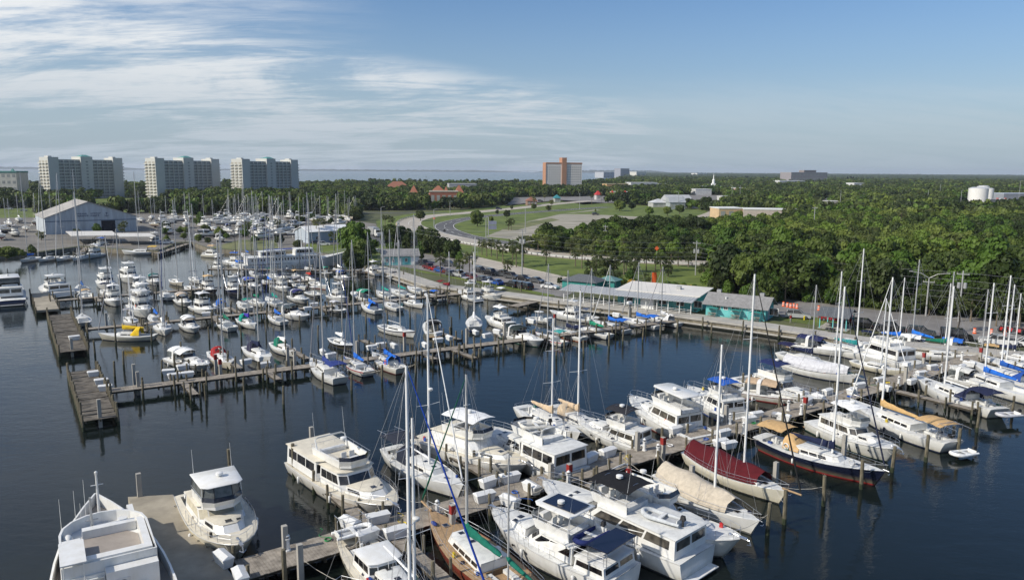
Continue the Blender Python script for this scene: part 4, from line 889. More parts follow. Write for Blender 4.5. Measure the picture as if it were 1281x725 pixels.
# ------------------------------------------------------------------ piers
PILP = []
def planks(mb, L, w, z, pw=.19, gap=.02, th=.05, skip=0.0):
    x = 0
    while x < L - pw:
        e0 = random.uniform(-.03, .03); e1 = random.uniform(-.03, .03); dz = random.uniform(-.008, .008)
        if random.random() >= skip: mb.box(x, x + pw - gap, -w / 2 + e0, w / 2 + e1, z - th + dz, z + dz)
        x += pw
def piling_mesh(mb, x, y, top, r=.15, lean=0.0):
    a = random.uniform(0, 6.28); dx, dy = lean * math.cos(a), lean * math.sin(a)
    mb.tube([(x - dx * .2, y - dy * .2, -1.2), (x, y, .55)], [r * 1.06, r * 1.04], 8, 1, cap=False)
    mb.tube([(x, y, .55), (x + dx, y + dy, top - .03), (x + dx, y + dy, top)], [r * 1.02, r * .94, r * .8], 8, 0)
def pier(label, p0, p1, w, name="pier", cat="pier", z=1.2, step=3.6, hts=(1.9, 2.7), pw=.22, side=(1, -1), group=None, conc=False, skip=0.0, r=.15, lim=98):
    p0 = Vector(p0); p1 = Vector(p1); d = p1 - p0; d.z = 0; L = d.length; rz = math.atan2(d.y, d.x)
    t = thing(name, label, cat, (p0.x, p0.y, 0), rz, group)
    q = MB()
    if conc: q.box(0, L, -w / 2, w / 2, z - .45, z); q.build("deck", M['pad'], t)
    else: planks(q, L, w, z, pw, skip=skip); q.build("deck", M['oldwood'] if skip else M['wood'], t)
    q = MB()
    for s in (-1, 0, 1): q.box(0, L, s * w * .44 - .07, s * w * .44 + .07, z - .30, z - .056)
    if not conc: q.build("stringer", M['darkwood'], t)
    q = MB(); k = 0
    while k * 3.0 < L - .2 and not conc: q.box(k * 3.0, k * 3.0 + .18, -w / 2, w / 2, z - .55, z - .302); k += 1
    if not conc: q.build("crossbeam", M['darkwood'], t)
    n = max(1, int(L / step)); c = 0
    for i in range(n + 1):
        for s in side:
            if c >= lim: break
            x = min(L - .1, max(.1, i * L / n + random.uniform(-.25, .25))); q = MB(); piling_mesh(q, 0, 0, random.uniform(*hts), r * random.uniform(.85, 1.1), .05)
            q.build("piling", [M['pile'], M['algae']], t, loc=(x, s * (w / 2 + .15), 0)); c += 1; PILP.append(Vector((p0.x + math.cos(rz) * x - math.sin(rz) * s * (w / 2 + .15), p0.y + math.sin(rz) * x + math.cos(rz) * s * (w / 2 + .15), 1.6)))
    return t
def on(p, a=0.0, n=0.0): return Vector((p.x, p.y, 0)) + AX * a + NX * n
ZD = 1.2
A0 = W(300, 712, ZD); A1 = Vector((A0.x, A0.y, 0)) + AX * 132
pA = pier("long weathered plank pier crossing the near basin to the boardwalk", A0, A1, 3.4, step=4.2, pw=.26)
B0 = W(136, 488, ZD); B1 = W(842, 399, LAND)
pB = pier("long narrow plank pier of the middle basin with grey deck boards", B0, Vector((B1.x, B1.y, 0)), 2.2, step=4.0, pw=.3)
T1a, T1b = W(103, 463, ZD), W(126, 524, ZD)
pier("rickety plank platform at the outer end of the middle pier", T1a, T1b, 3.5, name="landing_platform", cat="pier", step=1.5, hts=(2.0, 3.0), pw=.3, skip=.07)
T2a, T2b = W(74, 393, ZD), W(92, 439, ZD)
pier("rickety plank platform with broken boards at the outer end of the third pier", T2a, T2b, 3.9, name="landing_platform", cat="pier", step=1.7, hts=(2.0, 3.1), pw=.34, skip=.14)
C0 = W(108, 411, ZD); C1 = W(576, 365.5, LAND)
pC = pier("third plank pier from the camera, crowded with small sailboats", C0, Vector((C1.x, C1.y, 0)), 2.0, step=4.5, pw=.4)
D0 = W(62, 376, ZD); D1 = Vector((D0.x, D0.y, 0)) + AX * 60
pD = pier("fourth plank pier, starting beside the navy hulled motor yacht", D0, D1, 2.2, step=5, pw=.45)
pier("short concrete float beside the navy hulled motor yacht", W(51, 366, ZD), W(60, 387, ZD), 4.0, name="landing_platform", cat="pier", step=6, conc=True)
E0 = W(262, 336, ZD); E1 = Vector((E0.x, E0.y, 0)) + AX * 42
pier("short fifth pier lying in front of the long white ship", E0, W(452, 338, ZD), 2.0, step=5, pw=.5)
# far slips by the shed
pier("far plank jetty by the big shed with four sloops", W(125, 296, LAND), W(98, 318, ZD), 2.0, name="jetty", cat="jetty", step=5, pw=.5)
pier("far plank jetty along the yard slipway, beside the yellow catamaran", W(236, 303, LAND), W(196, 317, ZD), 2.2, name="jetty", cat="jetty", step=5, pw=.5)
pier("small grey landing stage slanting down from the boardwalk", W(667, 375, LAND), W(641, 383, ZD), 2.6, name="landing_stage", cat="pier", step=4, hts=(1.2, 1.3), pw=.4)
pier("lift dock with white pilings where two boats hang by the boardwalk", W(555, 361, LAND), W(541, 371, ZD), 1.6, name="jetty", cat="jetty", step=3, pw=.5)
# concrete landing with its clean edge
padc = [W(160, 621, ZD), W(216, 618, ZD), W(300, 733, ZD), W(330, 790, ZD), W(205, 800, ZD), W(176, 655, ZD)]
pt = thing("concrete_quay", "worn concrete quay between the white ship and the cream trawler", "quay", (padc[0].x, padc[0].y, 0))
pl = [(p.x - padc[0].x, p.y - padc[0].y) for p in padc][::-1]
q = MB(); q.prism(pl, pl, .55, ZD, base=True); q.build("slab", M['pad'], pt)
q = MB()
for a, b in zip([pl[4], pl[3], ], [pl[3], pl[2]]): q.tube([(a[0], a[1], ZD - .08), (b[0], b[1], ZD - .08)], .07, 5)
q.build("edge_pipe", M['lamp'], pt)
for k in range(9):
    a = Vector((*pl[4], 0)); b = Vector((*pl[3], 0)); p = a.lerp(b, k / 9); q = MB(); q.box(-.3, .3, -.3, .3, -1, .55); q.build("concrete_post", M['conc'], pt, loc=(p.x - .6, p.y - .4, 0))
for k in range(4):
    a = Vector((*pl[4], 0)); b = Vector((*pl[3], 0)); p = a.lerp(b, .15 + k * .2) + Vector((-.35, -.2, ZD)); q = MB(); q.tube([(-.2, 0, .1), (.2, 0, .1)], .035, 5); q.tube([(-.08, 0, 0), (-.08, 0, .1)], .03, 5); q.tube([(.08, 0, 0), (.08, 0, .1)], .03, 5); q.build("cleat", M['lamp'], pt, loc=p, rz=1.0)
# fingers
def finger(px, py, d, L, w=1.1, lab=None, zz=ZD):
    p = W(px, py, zz); e = Vector((p.x, p.y, 0)) + NX * L * d
    FING.append((px, py, d)); i = len(FING)
    return pier(lab or "narrow finger pier, %s one counted from the concrete quay end" % ordn(i), p, e, w, name="finger_pier", cat="finger pier", step=3.0, hts=(1.9, 2.9), pw=.3, group="finger piers between the boats", z=zz - .03)
FING = []
for a in [(462, 655, -1, 15, "grey finger pier along the cream motor yacht with tall side windows"), (630, 605, -1, 13, "grey finger pier beside the white canvas covered motor yacht"), (492, 668, 1, 12, "grey finger pier running down beside the green covered ketch"),
          (770, 585, -1, 12, None), (735, 602, 1, 10, "short finger pier hidden between the two big white yachts"), (905, 545, -1, 11, None), (1010, 497, -1, 10, None), (1090, 480, 1, 14, "dark finger pier between the tan covered ketch and the navy bimini sloop"), (1235, 452, 1, 12, None)]:
    finger(a[0], a[1], a[2], a[3], 1.2, a[4])
for a in [(228, 476, 1, 8, "stub finger pier with dark posts near the shrink covered cruiser"), (330, 461, 1, 7, "stub finger pier below the navy covered sloop"), (520, 438, 1, 7, "low walkway stub beside the blue covered sloops"), (560, 434, 1, 9, "short floating stub below the yellow kayak boat"), (240, 468, -1, 9, None), (300, 460, -1, 9, None), (385, 448, -1, 9, None), (480, 436, -1, 9, None), (575, 424, -1, 9, None), (650, 414, 1, 8, None), (735, 402, 1, 9, None)]:
    finger(a[0], a[1], a[2], a[3], .9, a[4])
for a in [(170, 404, 1, 9, None), (262, 394, 1, 9, None), (330, 388, 1, 8, None), (395, 382, 1, 8, None), (450, 377, 1, 8, None), (205, 400, -1, 9, None), (300, 391, -1, 9, None), (120, 372, 1, 6, None)]:
    finger(a[0], a[1], a[2], a[3], .9, a[4])
# free standing mooring piles
pile_px = [(368, 598, 4.2), (357, 735, 3.2), (289, 603, 3.6), (981, 655, 3.2), (1030, 632, 3.2), (1077, 611, 3.2), (1116, 590, 3.2), (1158, 577, 3.2), (1198, 567, 3.2), (1192, 553, 2.4), (1222, 540, 3.2), (1266, 520, 3), (960, 668, 3.0),
  (144, 475, 3), (155, 460, 3), (203, 470, 2.6), (258, 505, 3), (306, 498, 3), (355, 510, 3.4), (404, 490, 3), (440, 492, 3), (478, 478, 3), (520, 470, 3), (567, 460, 3), (594, 452, 3), (624, 446, 3), (656, 448, 3), (706, 440, 3), (730, 446, 3), (762, 436, 3), (779, 430, 3), (804, 428, 3), (826, 422, 3), (847, 418, 3),
  (119, 445, 3), (145, 432, 3), (190, 430, 3), (228, 455, 4), (262, 428, 3), (302, 425, 3), (333, 418, 3), (375, 412, 3), (398, 425, 2.8), (428, 410, 3), (458, 408, 3), (485, 405, 3), (513, 400, 3), (545, 398, 3), (565, 413, 3), (585, 388, 3), (610, 390, 3),
  (82, 360, 3), (90, 375, 4), (124, 352, 3), (152, 360, 3), (228, 385, 3), (240, 372, 3), (255, 352, 3), (300, 370, 3), (352, 362, 3), (388, 352, 3), (412, 356, 3), (430, 362, 3), (470, 372, 3), (498, 368, 3), (527, 378, 3), (560, 380, 3),
  (44, 322, 3), (70, 326, 3), (92, 324, 3), (112, 325, 3), (134, 322, 3), (60, 358, 3), (185, 318, 3), (420, 340, 3), (505, 350, 3), (575, 385, 3), (696, 448, 3), (652, 372, 2.6), (890, 420, 2.8)]
nearby = lambda px, py: "left of the basin" if px < 250 else ("in the middle of the basin" if px < 700 else "on the right of the basin")
def pile_label(i, px, py):
    if py > 540: return "lone mottled mooring pile standing in the near water, %s one from the left" % ordn(i)
    return "lone dark mooring pile in the marina, %s one from the left" % ordn(i)
near_p = sorted([p for p in pile_px if p[1] > 540]); far_p = sorted([p for p in pile_px if p[1] <= 540])
for grp in (near_p, far_p):
    for i, (px, py, h) in enumerate(grp):
        p = W(px, py, 0); PILP.append(Vector((p.x, p.y, 1.9))); q = MB(); piling_mesh(q, 0, 0, h * random.uniform(.88, 1.0), .19 if grp is near_p else .16, .08)
        tag(q.build("mooring_pile", [M['pile'], M['algae']], loc=(p.x, p.y, 0)), pile_label(i + 1, px, py), "mooring pile", "free standing mooring piles")
# square concrete piles (light grey) on the piers
for i, (px, py, h, red) in enumerate(sorted([(175, 620, 3.1, 0), (357, 688, 3.0, 0), (376, 716, 3.2, 0), (390, 552, 2.6, 0), (566, 660, 3.0, 1), (689, 600, 2.6, 0), (712, 603, 2.8, 1), (797, 563, 3.0, 0), (829, 570, 3.0, 1), (865, 605, 2.8, 0), (908, 525, 2.8, 0), (970, 598, 2.6, 0), (1056, 560, 2.4, 0), (1132, 480, 3.6, 2), (1155, 455, 2.8, 1), (1226, 450, 3.0, 1), (1007, 512, 2.6, 1), (173, 483, 3.0, 0), (168, 473, 3.0, 0), (276, 466, 3.0, 1), (270, 458, 2.8, 1), (369, 455, 3.0, 0), (360, 448, 2.8, 0), (447, 440, 2.8, 0), (506, 430, 3.0, 1), (584, 428, 3.4, 0), (631, 418, 3.2, 0), (694, 404, 2.8, 1), (787, 396, 3.6, 2), (133, 402, 2.6, 0), (90, 437, 2.8, 0), (125, 522, 3.2, 0)])):
    p = W(px, py, ZD); q = MB(); s = .20; q.box(-s, s, -s, s, -1.2, ZD + h - .9)
    t = thing("concrete_pile", "square concrete pile rising at the plank piers, %s of these from the left" % ordn(i + 1), "pile", (p.x, p.y, 0), ANG_A, "square concrete piles along the piers")
    q.build("shaft", M['conc'], t)
    if red == 1: q = MB(); q.box(-s - .02, s + .02, -s - .02, s + .02, ZD + h - 1.7, ZD + h - .95); q.build("red_panel", colmat((.26, .025, .02), 'paint'), t)
    if red == 2: q = MB(); q.box(-.5, .5, -.4, .4, ZD + h - .9, ZD + h - .4, tp=.04); q.build("white_cap", M['box'], t)
# dock boxes and power pedestals
def dock_box(i, px, py, rz, s=1.0):
    p = W(px, py, ZD); t = thing("dock_box", "white plastic dock storage box on the piers, %s counted from the left" % ordn(i), "dock box", (p.x, p.y, ZD), rz, "white storage boxes on the piers")
    q = MB(); w, d, h = .85 * s, .38 * s, .62 * s; q.loft([[(-w * .82, -d * .8, 0), (w * .82, -d * .8, 0), (w * .82, d * .8, 0), (-w * .82, d * .8, 0)], [(-w, -d, h), (w, -d, h), (w, d, h), (-w, d, h)]]); q.build("box_body", M['box'], t)
    q = MB(); q.loft([[(-w - .03, -d - .03, h + .003), (w + .03, -d - .03, h + .003), (w + .03, d + .03, h + .003), (-w - .03, d + .03, h + .003)], [(-w - .03, -d - .03, h + .08), (w + .03, -d - .03, h + .08), (w + .03, d + .03, h + .08), (-w - .03, d + .03, h + .08)], [(-w * .9, 0, h + .26), (w * .9, 0, h + .26), (w * .9, d + .03, h + .1), (-w * .9, d + .03, h + .1)]]); q.build("lid", M['box'], t)
boxes = [(280, 705), (301, 728), (438, 660), (473, 653), (495, 671), (459, 675), (612, 608), (638, 602), (606, 626), (638, 632), (665, 615), (738, 577), (760, 570), (845, 541), (863, 536), (901, 557), (912, 560), (905, 545), (937, 528), (946, 522), (1010, 505), (1024, 500), (1035, 493), (980, 525), (1075, 485), (1100, 478), (1107, 488), (1140, 480), (1152, 470), (1166, 462), (1203, 462), (1212, 458), (1236, 452), (1255, 445), (1065, 492),
  (211, 468), (218, 473), (235, 471), (229, 462), (308, 455), (324, 451), (331, 459), (404, 443), (414, 447), (465, 437), (477, 434), (493, 435), (532, 434), (548, 428), (548, 420), (562, 425), (595, 418), (609, 422), (622, 417), (665, 404), (686, 402), (771, 396), (258, 395), (385, 388), (393, 383), (93, 425), (127, 480), (132, 488), (118, 470)]
for i, (px, py) in enumerate(sorted(boxes)): dock_box(i + 1, px, py, ANG_A + random.choice((0, 0, math.pi / 2)) + random.uniform(-.25, .25), 1.15 if py > 560 else 1.0)
def pedestal(i, px, py):
    p = W(px, py, ZD); t = thing("power_pedestal", "slim white power pedestal on the near pier, %s counted from the left" % ordn(i), "power pedestal", (p.x, p.y, ZD), 0, "white power pedestals on the near pier")
    q = MB(); q.lathe(0, 0, [(0, .26), (.12, .24), (.14, .18), (.95, .16), (.97, .24), (1.05, .24)], 8); q.build("column", M['box'], t)
    q = MB(); q.lathe(0, 0, [(1.053, .13), (1.22, .13)], 8); q.build("lamp_glass", M['vinyl'], t); q = MB(); q.lathe(0, 0, [(1.223, .20), (1.28, .18), (1.4, .03)], 8); q.build("cap", M['box'], t)
for i, (px, py) in enumerate(sorted([(360, 688), (547, 643), (692, 597), (711, 605), (806, 563), (823, 570), (913, 530), (930, 542), (986, 513), (1002, 518), (1071, 492), (1105, 468), (1124, 482), (1177, 466), (1203, 450)])): pedestal(i + 1, px, py)

# ------------------------------------------------------------------ the ship at the quay, lower left
shc = Vector((*W(118, 622, 0).xy, 0)); shp_ang = ANG_F + R(-3)
hd = Vector((math.cos(shp_ang), math.sin(shp_ang), 0)); 
SL, SB = 34.0, 8.6
bowp = W(119, 612, 4.4); cpos = Vector((bowp.x, bowp.y, 0)) - hd * (SL / 2)
ship = thing("patrol_ship", "big white ship with high bulwarked bow and stairs, beside the concrete quay", "ship", cpos, shp_ang)
GREYDK = mat("deck_beige", (0.33, 0.29, 0.25), .8, var=.12, scale=.8)
ship.scale = (.88,) * 3; ship.location = Vector((bowp.x, bowp.y, 0)) - hd * (SL * .44)
zx, hx = make_hull(ship, SL, SB, 'ship', (3.0, 3.0, 3.7), M['gel'], (.03, .03, .035), 16, GREYDK, None)
def bul(xa, xb, h, nm, inset=.985, m=None):
    q = MB(); n = 14
    for s in (1, -1):
        rr = []
        for i in range(n + 1):
            x = xa + (xb - xa) * i / n; y = max(.02, hx(x) * inset); z = zx(x); rr.append([(x, s * y, z - .03), (x, s * (y + .02), z + h), (x, s * (y - .14), z + h), (x, s * (y - .12), z - .03)])
        q.loft(rr)
    return q.build(nm, m or M['gel'], ship, smooth=40)
bul(-SL * .48, SL * .495, 1.05, "bulwark")
# superstructure, upper deck with its sunken well
top0 = zx(0) + 2.3
def rect_ring(root, name, pb, z0, z1, th, m):
    q = MB(); n = len(pb); c = Vector((sum(p[0] for p in pb) / n, sum(p[1] for p in pb) / n, 0)); pi = []
    for p in pb: v = Vector((p[0], p[1], 0)); d = (c - v).normalized(); pi.append((v + d * th * 1.4)[:2])
    q.loft([[(p[0], p[1], z0) for p in pb], [(p[0], p[1], z1) for p in pb], [(p[0], p[1], z1) for p in pi], [(p[0], p[1], z0) for p in pi]], caps=False)
    return q.build(name, m, root)
def rounded_plan(xa, xb, w, nose):
    P = [(xa, -w)]; 
    for k in range(9): a = -math.pi / 2 + math.pi * k / 8; P.append((xb - nose + nose * math.cos(a), w * math.sin(a)))
    P.append((xa, w)); return P
rp = rounded_plan(2.2, 11.8, 3.35, 3.4)
q = MB(); q.prism(rp, [(x - .1, y * .98) for x, y in rp], zx(4) - .05, top0); q.build("deckhouse", M['gel'], ship, smooth=30)
for k in range(7):
    a = -1.15 + k * .38; q = MB(); x = 11.8 - 3.4 + 3.42 * math.cos(a); y = 3.37 * math.sin(a); 
    n_ = Vector((math.cos(a) / 3.4, math.sin(a) / 3.35, 0)).normalized(); q.tube([Vector((x, y, top0 - .9)) - n_ * .03, Vector((x, y, top0 - .9)) + n_ * .02], .2, 10); q.build("porthole", M['glass'], ship)
rect_ring(ship, "bridge_parapet", [(x * .98 + .1, y * .97) for x, y in rp], top0 + .002, top0 + .95, .13, M['gel'])
q = MB(); q.prism([(2.6, -2.4), (7.6, -2.4), (9.2, -1.3), (9.2, 1.6), (2.6, 1.6)], [(2.6, -2.4), (7.6, -2.4), (9.2, -1.3), (9.2, 1.6), (2.6, 1.6)], top0 + .004, top0 + .06); q.build("upper_deck", GREYDK, ship)
for nm, b in (("locker", (2.4, 3.2, -3.0, 2.2, 1.1)), ("locker", (3.2, 9.0, -3.05, -2.45, .9)), ("locker", (8.6, 9.4, -2.4, 1.6, .75)), ("wing_box", (3.4, 7.0, 1.75, 3.1, 1.0))):
    q = MB(); q.box(b[0], b[1], b[2], b[3], top0 + .01, top0 + b[4], tp=.03); q.build(nm, M['gel'], ship)
q = MB(); q.box(1.2, 5.2, 1.6, 3.3, top0 + 1.55, top0 + 1.65); q.build("canopy_roof", M['gel'], ship)
for x, y in ((1.4, 1.8), (5.0, 1.8), (1.4, 3.1), (5.0, 3.1)): q = MB(); q.tube([(x, y, top0), (x, y, top0 + 1.55)], .04, 6); q.build("canopy_post", M['gel'], ship)
q = MB()
for z in (.5, 1.0): q.tube([(2.5, -2.2, top0 + z), (2.5, 1.4, top0 + z)], .02, 4)
for k in range(5): q.tube([(2.5, -2.2 + .9 * k, top0), (2.5, -2.2 + .9 * k, top0 + 1.0)], .02, 4)
q.build("guard_rail", M['steel'], ship)
# aft wall with door, porthole, air conditioner and stairs
q = MB(); q.prism([(1.2, -3.2), (2.19, -3.2), (2.19, .4), (1.2, .4)], [(1.2, -3.2), (2.19, -3.2), (2.19, .4), (1.2, .4)], zx(0) - .05, top0 + .3); q.build("aft_wall", M['gel'], ship)
q = MB(); q.box(1.16, 1.2, -1.2, -.2, zx(0) + .05, zx(0) + 1.95); q.build("door", colmat((.70, .70, .69)), ship); q = MB(); q.tube([(1.10, -.7, zx(0) + 1.5), (1.17, -.7, zx(0) + 1.5)], .24, 14); q.build("porthole", M['glass'], ship)
q = MB(); q.tube([(1.11, -.7, zx(0) + 1.5), (1.155, -.7, zx(0) + 1.5)], .31, 14); q.build("porthole_ring", M['rubber'], ship)
q = MB(); q.box(.5, 1.1, -2.7, -1.5, zx(0), zx(0) + 1.1, tp=.04); q.build("air_conditioner", M['gel'], ship); q = MB(); q.lathe(.8, -2.1, [(zx(0) + 1.102, .38), (zx(0) + 1.13, .38)], 14); q.build("fan_grille", M['rubber'], ship)
for k in range(9): q = MB(); q.box(1.9 - k * .32, 2.2 - k * .32, .5, 1.6, top0 - .3 - k * .27, top0 - .25 - k * .27); q.build("stair_tread", M['gel'], ship)
for y in (.47, 1.63): q = MB(); q.add([(2.3, y, top0), (2.3, y, top0 - .4), (-1.0, y, top0 - 3.0), (-1.0, y, top0 - 2.5), (2.3, y + .05, top0), (2.3, y + .05, top0 - .4), (-1.0, y + .05, top0 - 3.0), (-1.0, y + .05, top0 - 2.5)], [(0, 1, 2, 3), (7, 6, 5, 4), (0, 3, 7, 4), (1, 2, 6, 5), (0, 1, 5, 4), (2, 3, 7, 6)]); q.build("stair_side", M['gel'], ship)
q = MB(); zz = zx(12.5); q.tube([(12.5, 0, zz), (12.5, 0, zz + 4.6)], [.13, .09], 8); q.tube([(12.5, -.5, zz + 3.7), (12.5, .5, zz + 3.7)], .04, 5); q.lathe(12.5, 0, [(zz + 4.6, .1), (zz + 4.9, .15), (zz + 5.0, .05)], 8); q.build("foremast", M['gel'], ship)
q = MB(); q.tube([(9.6, .8, top0), (9.6, .8, top0 + 3.2)], [.12, .07], 8); q.tube([(9.6, .3, top0 + 1.2), (9.6, 1.3, top0 + 1.2)], .05, 5); q.tube([(9.6, .8, top0 + 1.7), (10.1, .8, top0 + 1.5)], .05, 5); q.build("signal_mast", M['lamp'], ship)
for x, y, h in ((12.9, 1.1, 4.2), (11.8, 1.9, 3.8), (12.0, 1.5, 2.5), (11.5, 3.0, 3.4)): q = MB(); q.tube([(x, y, top0 - 1.5), (x, y, top0 + h - .6)], [.025, .012], 4); q.build("whip_aerial", M['gel'], ship)
q = MB(); q.ell((8.3, 2.6, top0 + .5), (.75, .35, .3), 10, 6); q.build("life_raft", M['gel'], ship, smooth=60)
q = MB(); q.lathe(9.8, -1.5, [(top0, .25), (top0 + .5, .25), (top0 + .55, .4), (top0 + .75, .4)], 10); q.build("searchlight", M['gel'], ship)
q = MB(); zz = zx(14); q.box(11.9, 14.5, -2.9, -2.3, zz, zz + .4, tp=.05); q.build("deck_chest", M['gel'], ship)
for k in range(10):
    x = SL * (.2 + .028 * k); s = 1 if k % 2 else -1
for k in range(3): q = MB(); x = 5 - k * 4.5; q.tube([(x, hx(x) + .22, 1.2), (x, hx(x) + .22, 2.4)], .3, 10); q.build("fender", M['rubber'], ship, smooth=50)
for c in ship.children:
    if c.name.split('.')[0] not in ('hull', 'deck', 'bulwark', 'foremast', 'fender', 'deck_chest'): c.location.x -= 2.3; c.location.z -= .35
# hoses, carts and ropes lying on the near pier
for i in range(16):
    a_ = 6 + i * 6.6 + random.uniform(-1.5, 1.5); p = Vector((A0.x, A0.y, 0)) + AX * a_ + NX * random.uniform(-1.0, 1.0); q = MB(); c = [("green", (.03, .25, .08)), ("yellow", (.65, .5, .05)), ("white", (.7, .7, .7)), ("blue", (.03, .12, .45))][i % 4]
    pts = [(.28 * math.cos(k * .6), .28 * math.sin(k * .6), .03 + .004 * k) for k in range(32)] + [(.6 + .35 * k, .35 * math.sin(k * 1.1 + i), .03) for k in range(6)]
    tag(q.tube(pts, .022, 4, cap=False).build("water_hose", colmat(c[1], 'canvas'), loc=(p.x, p.y, ZD), rz=random.uniform(0, 6)), "%s water hose coiled on the near pier's planks, %s hose from the quay end" % (c[0], ordn(i + 1)), "water hose", "water hoses on the near pier")
for i, a_ in enumerate((31, 64, 88)):
    p = Vector((A0.x, A0.y, 0)) + AX * a_ + NX * .6; t = thing("dock_cart", "grey two wheeled dock cart on the near pier, %s from the quay" % ordn(i + 1), "dock cart", (p.x, p.y, ZD), i * 1.1, "dock carts on the near pier")
    q = MB(); q.loft([[(-.45, -.25, .3), (.45, -.25, .3), (.45, .25, .3), (-.45, .25, .3)], [(-.6, -.33, .65), (.6, -.33, .65), (.6, .33, .65), (-.6, .33, .65)]]); q.build("tub", M['dinghy'], t); q = MB(); q.tube([(-.6, -.3, .6), (-1.0, -.3, .8), (-1.0, .3, .8), (-.6, .3, .6)], .02, 4); q.build("handle", M['steel'], t)
    for s in (1, -1): q = MB(); q.tube([(0, s * .34, .25), (0, s * .40, .25)], .25, 12); q.build("wheel", M['tyre'], t)
# ------------------------------------------------------------------ near boats, one by one
RN = "boats moored along the near pier"
b = motorboat("cream enclosed-bridge trawler with black foredeck hatches, beside the concrete quay", RN, (240, 590, 1.5), (301, 678, 2.3), kind='convertible', hull=CREAM, boot=(.03, .03, .03), top='enclosed', name="trawler_yacht", cat="trawler", deckm=M['deckcream'], L=14.0,
    tweak=dict(tiers=[('saloon', -.26, .13, .78, .70, 1.35, 1.5)], trunk=('fore_cabin', .10, .33, .62, .44, .6), fly=(-.14, .10), fb=(1.4, 1.6, 2.2)), winm=colmat((.55, .50, .38), 'canvas'), B=5.3)
b = motorboat("cream motor yacht with tall brown side windows and open beige flybridge", RN, (392, 590), (484, 650), kind='flybridge', hull=(.72, .70, .66), boot=(.05, .05, .06), top='none', L=17.0, B=5.4, name="motor_yacht",
    tweak=dict(tiers=[('saloon', -.08, .17, .80, .72, 1.7, .8), ('aft_cabin', -.47, -.07, .90, .88, 1.9, .1)], fly=(-.20, .10), trunk=('fore_cabin', .17, .38, .66, .46, .55), fb=(1.3, 1.45, 2.0)), deckm=M['deckcream'])
b = sailboat("white pilothouse sloop with dark dodger and stern arch, next to the cream yacht", RN, (490, 573), (578, 628), L=14.2, hull=WHITE, boot=(.02, .02, .03), mtop=(539, 368), mx=1.0, dodger=(.02, .025, .04), bimini=(.03, .035, .05), arch=True, mastm=M['mastw'], stripe=None, radar=True, furl=WHITE)
b = motorboat("white motor yacht shrouded in white canvas over bridge and foredeck", RN, (530, 537, 1.8), (660, 578, 2.2), kind='flybridge', hull=(.74, .74, .72), boot=(.06, .07, .08), top='bimini', canvas=WHITE, L=15.4, B=5.0,
    tweak=dict(fb=(1.5, 1.6, 2.1), fly=(-.20, .10), tiers=[('saloon', -.30, .15, .78, .66, 1.6, 1.2)]), deckm=M['deckcream'], winm=colmat(WHITE, 'canvas'))
b = motorboat("white motor yacht backed to the pier, aft deck closed with black windows", RN, (695, 592, .3), (608, 532, 2.2), kind='flybridge', hull=WHITE, boot=(.03, .03, .03), top='none', L=14.5, B=5.0,
    tweak=dict(tiers=[('saloon', -.08, .17, .80, .72, 1.6, 1.0), ('aft_cabin', -.47, -.07, .92, .90, 2.0, .1)], fly=(-.30, .06), fb=(1.4, 1.5, 2.2)))
dinghy_at(b, -.1 * 14.5, 0, r_info[b.name][3] + .7, 1.2, label="pale dinghy lashed on the flybridge of the yacht with black aft windows", col=(.6, .58, .52))
b = motorboat("white sport yacht with black bridge canvas, pair of black rings aft", RN, (808, 560, .5), (722, 518, 2.0), kind='convertible', hull=WHITE, boot=(.03, .03, .04), top='bimini', canvas=(.03, .03, .035), L=12.0, B=4.3, tweak=dict(tiers=[('saloon', -.30, .10, .82, .70, 1.3, 1.0)], trunk=('fore_cabin', .10, .36, .6, .4, .5), cockpit=(-.47, -.32)))
b = motorboat("white two-deck motor yacht with railed aft deck and open hardtop", RN, (868, 547, .5), (790, 493, 2.3), kind='flybridge', hull=WHITE, boot=(.15, .02, .02), top='hardtop', L=14.5, B=4.9,
    tweak=dict(tiers=[('saloon', -.30, .14, .80, .70, 1.7, 1.0)], fly=(-.32, .08), cockpit=(-.47, -.32)))
b = motorboat("white motor yacht with royal blue stern awning, second yacht past the hardtop one", RN, (935, 530, .5), (862, 480, 2.2), kind='convertible', hull=WHITE, boot=(.02, .05, .25), top='bimini', canvas=(.02, .10, .42), L=13.5, B=4.5)
b = motorboat("white cruiser with dark slanted windscreen and navy bridge awning, bow toward the pier", RN, (925, 466, 1.5), (1030, 497, 2.0), kind='convertible', hull=WHITE, boot=NAVY, top='bimini', canvas=(.02, .03, .10), L=15, B=4.7, tweak=dict(fb=(1.1, 1.2, 1.9)))
b = motorboat("old wooden workboat with dark red hull and tan deck cloth", RN, (948, 497), (998, 505), kind='express', hull=(.66, .64, .60), boot=(.20, .02, .02), canvas=(.45, .33, .22), L=10.5, stripe=(.18, .03, .02), name="workboat", cat="workboat")
b = sailboat("tan covered sloop behind the black windowed yacht, the shorter mast of two", RN, (655, 520), (722, 556), L=13.0, mtop=(682, 398), cover=(.55, .42, .28), mx=.6, mastm=M['mastw'])
b = sailboat("tan covered ketch with tall white mast, moored before the sport yacht", RN, (694, 520), (757, 556), L=13.0, mtop=(719, 363), cover=(.55, .42, .28), mx=-.2, mastm=M['mastw'], dodger=(.5, .4, .28))
b = motorboat("white yacht on the near side with twin solar panels and blue dinghy", RN, (752, 668, 3.8), (617, 632, 2.5), kind='trawler', hull=WHITE, boot=(.03, .03, .04), top='hardtop', L=13.6, B=4.7,
    tweak=dict(fb=(1.5, 1.6, 2.4), tiers=[('saloon', -.24, .16, .82, .68, 1.3, 1.6)], aft=('aft_cabin', -.47, -.25, .86, .84, .9), trunk=('fore_cabin', .14, .36, .62, .40, .5), fly=(-.20, .08)))
L_, B_, h0, zt, hw, zx, hx = r_info[b.name]
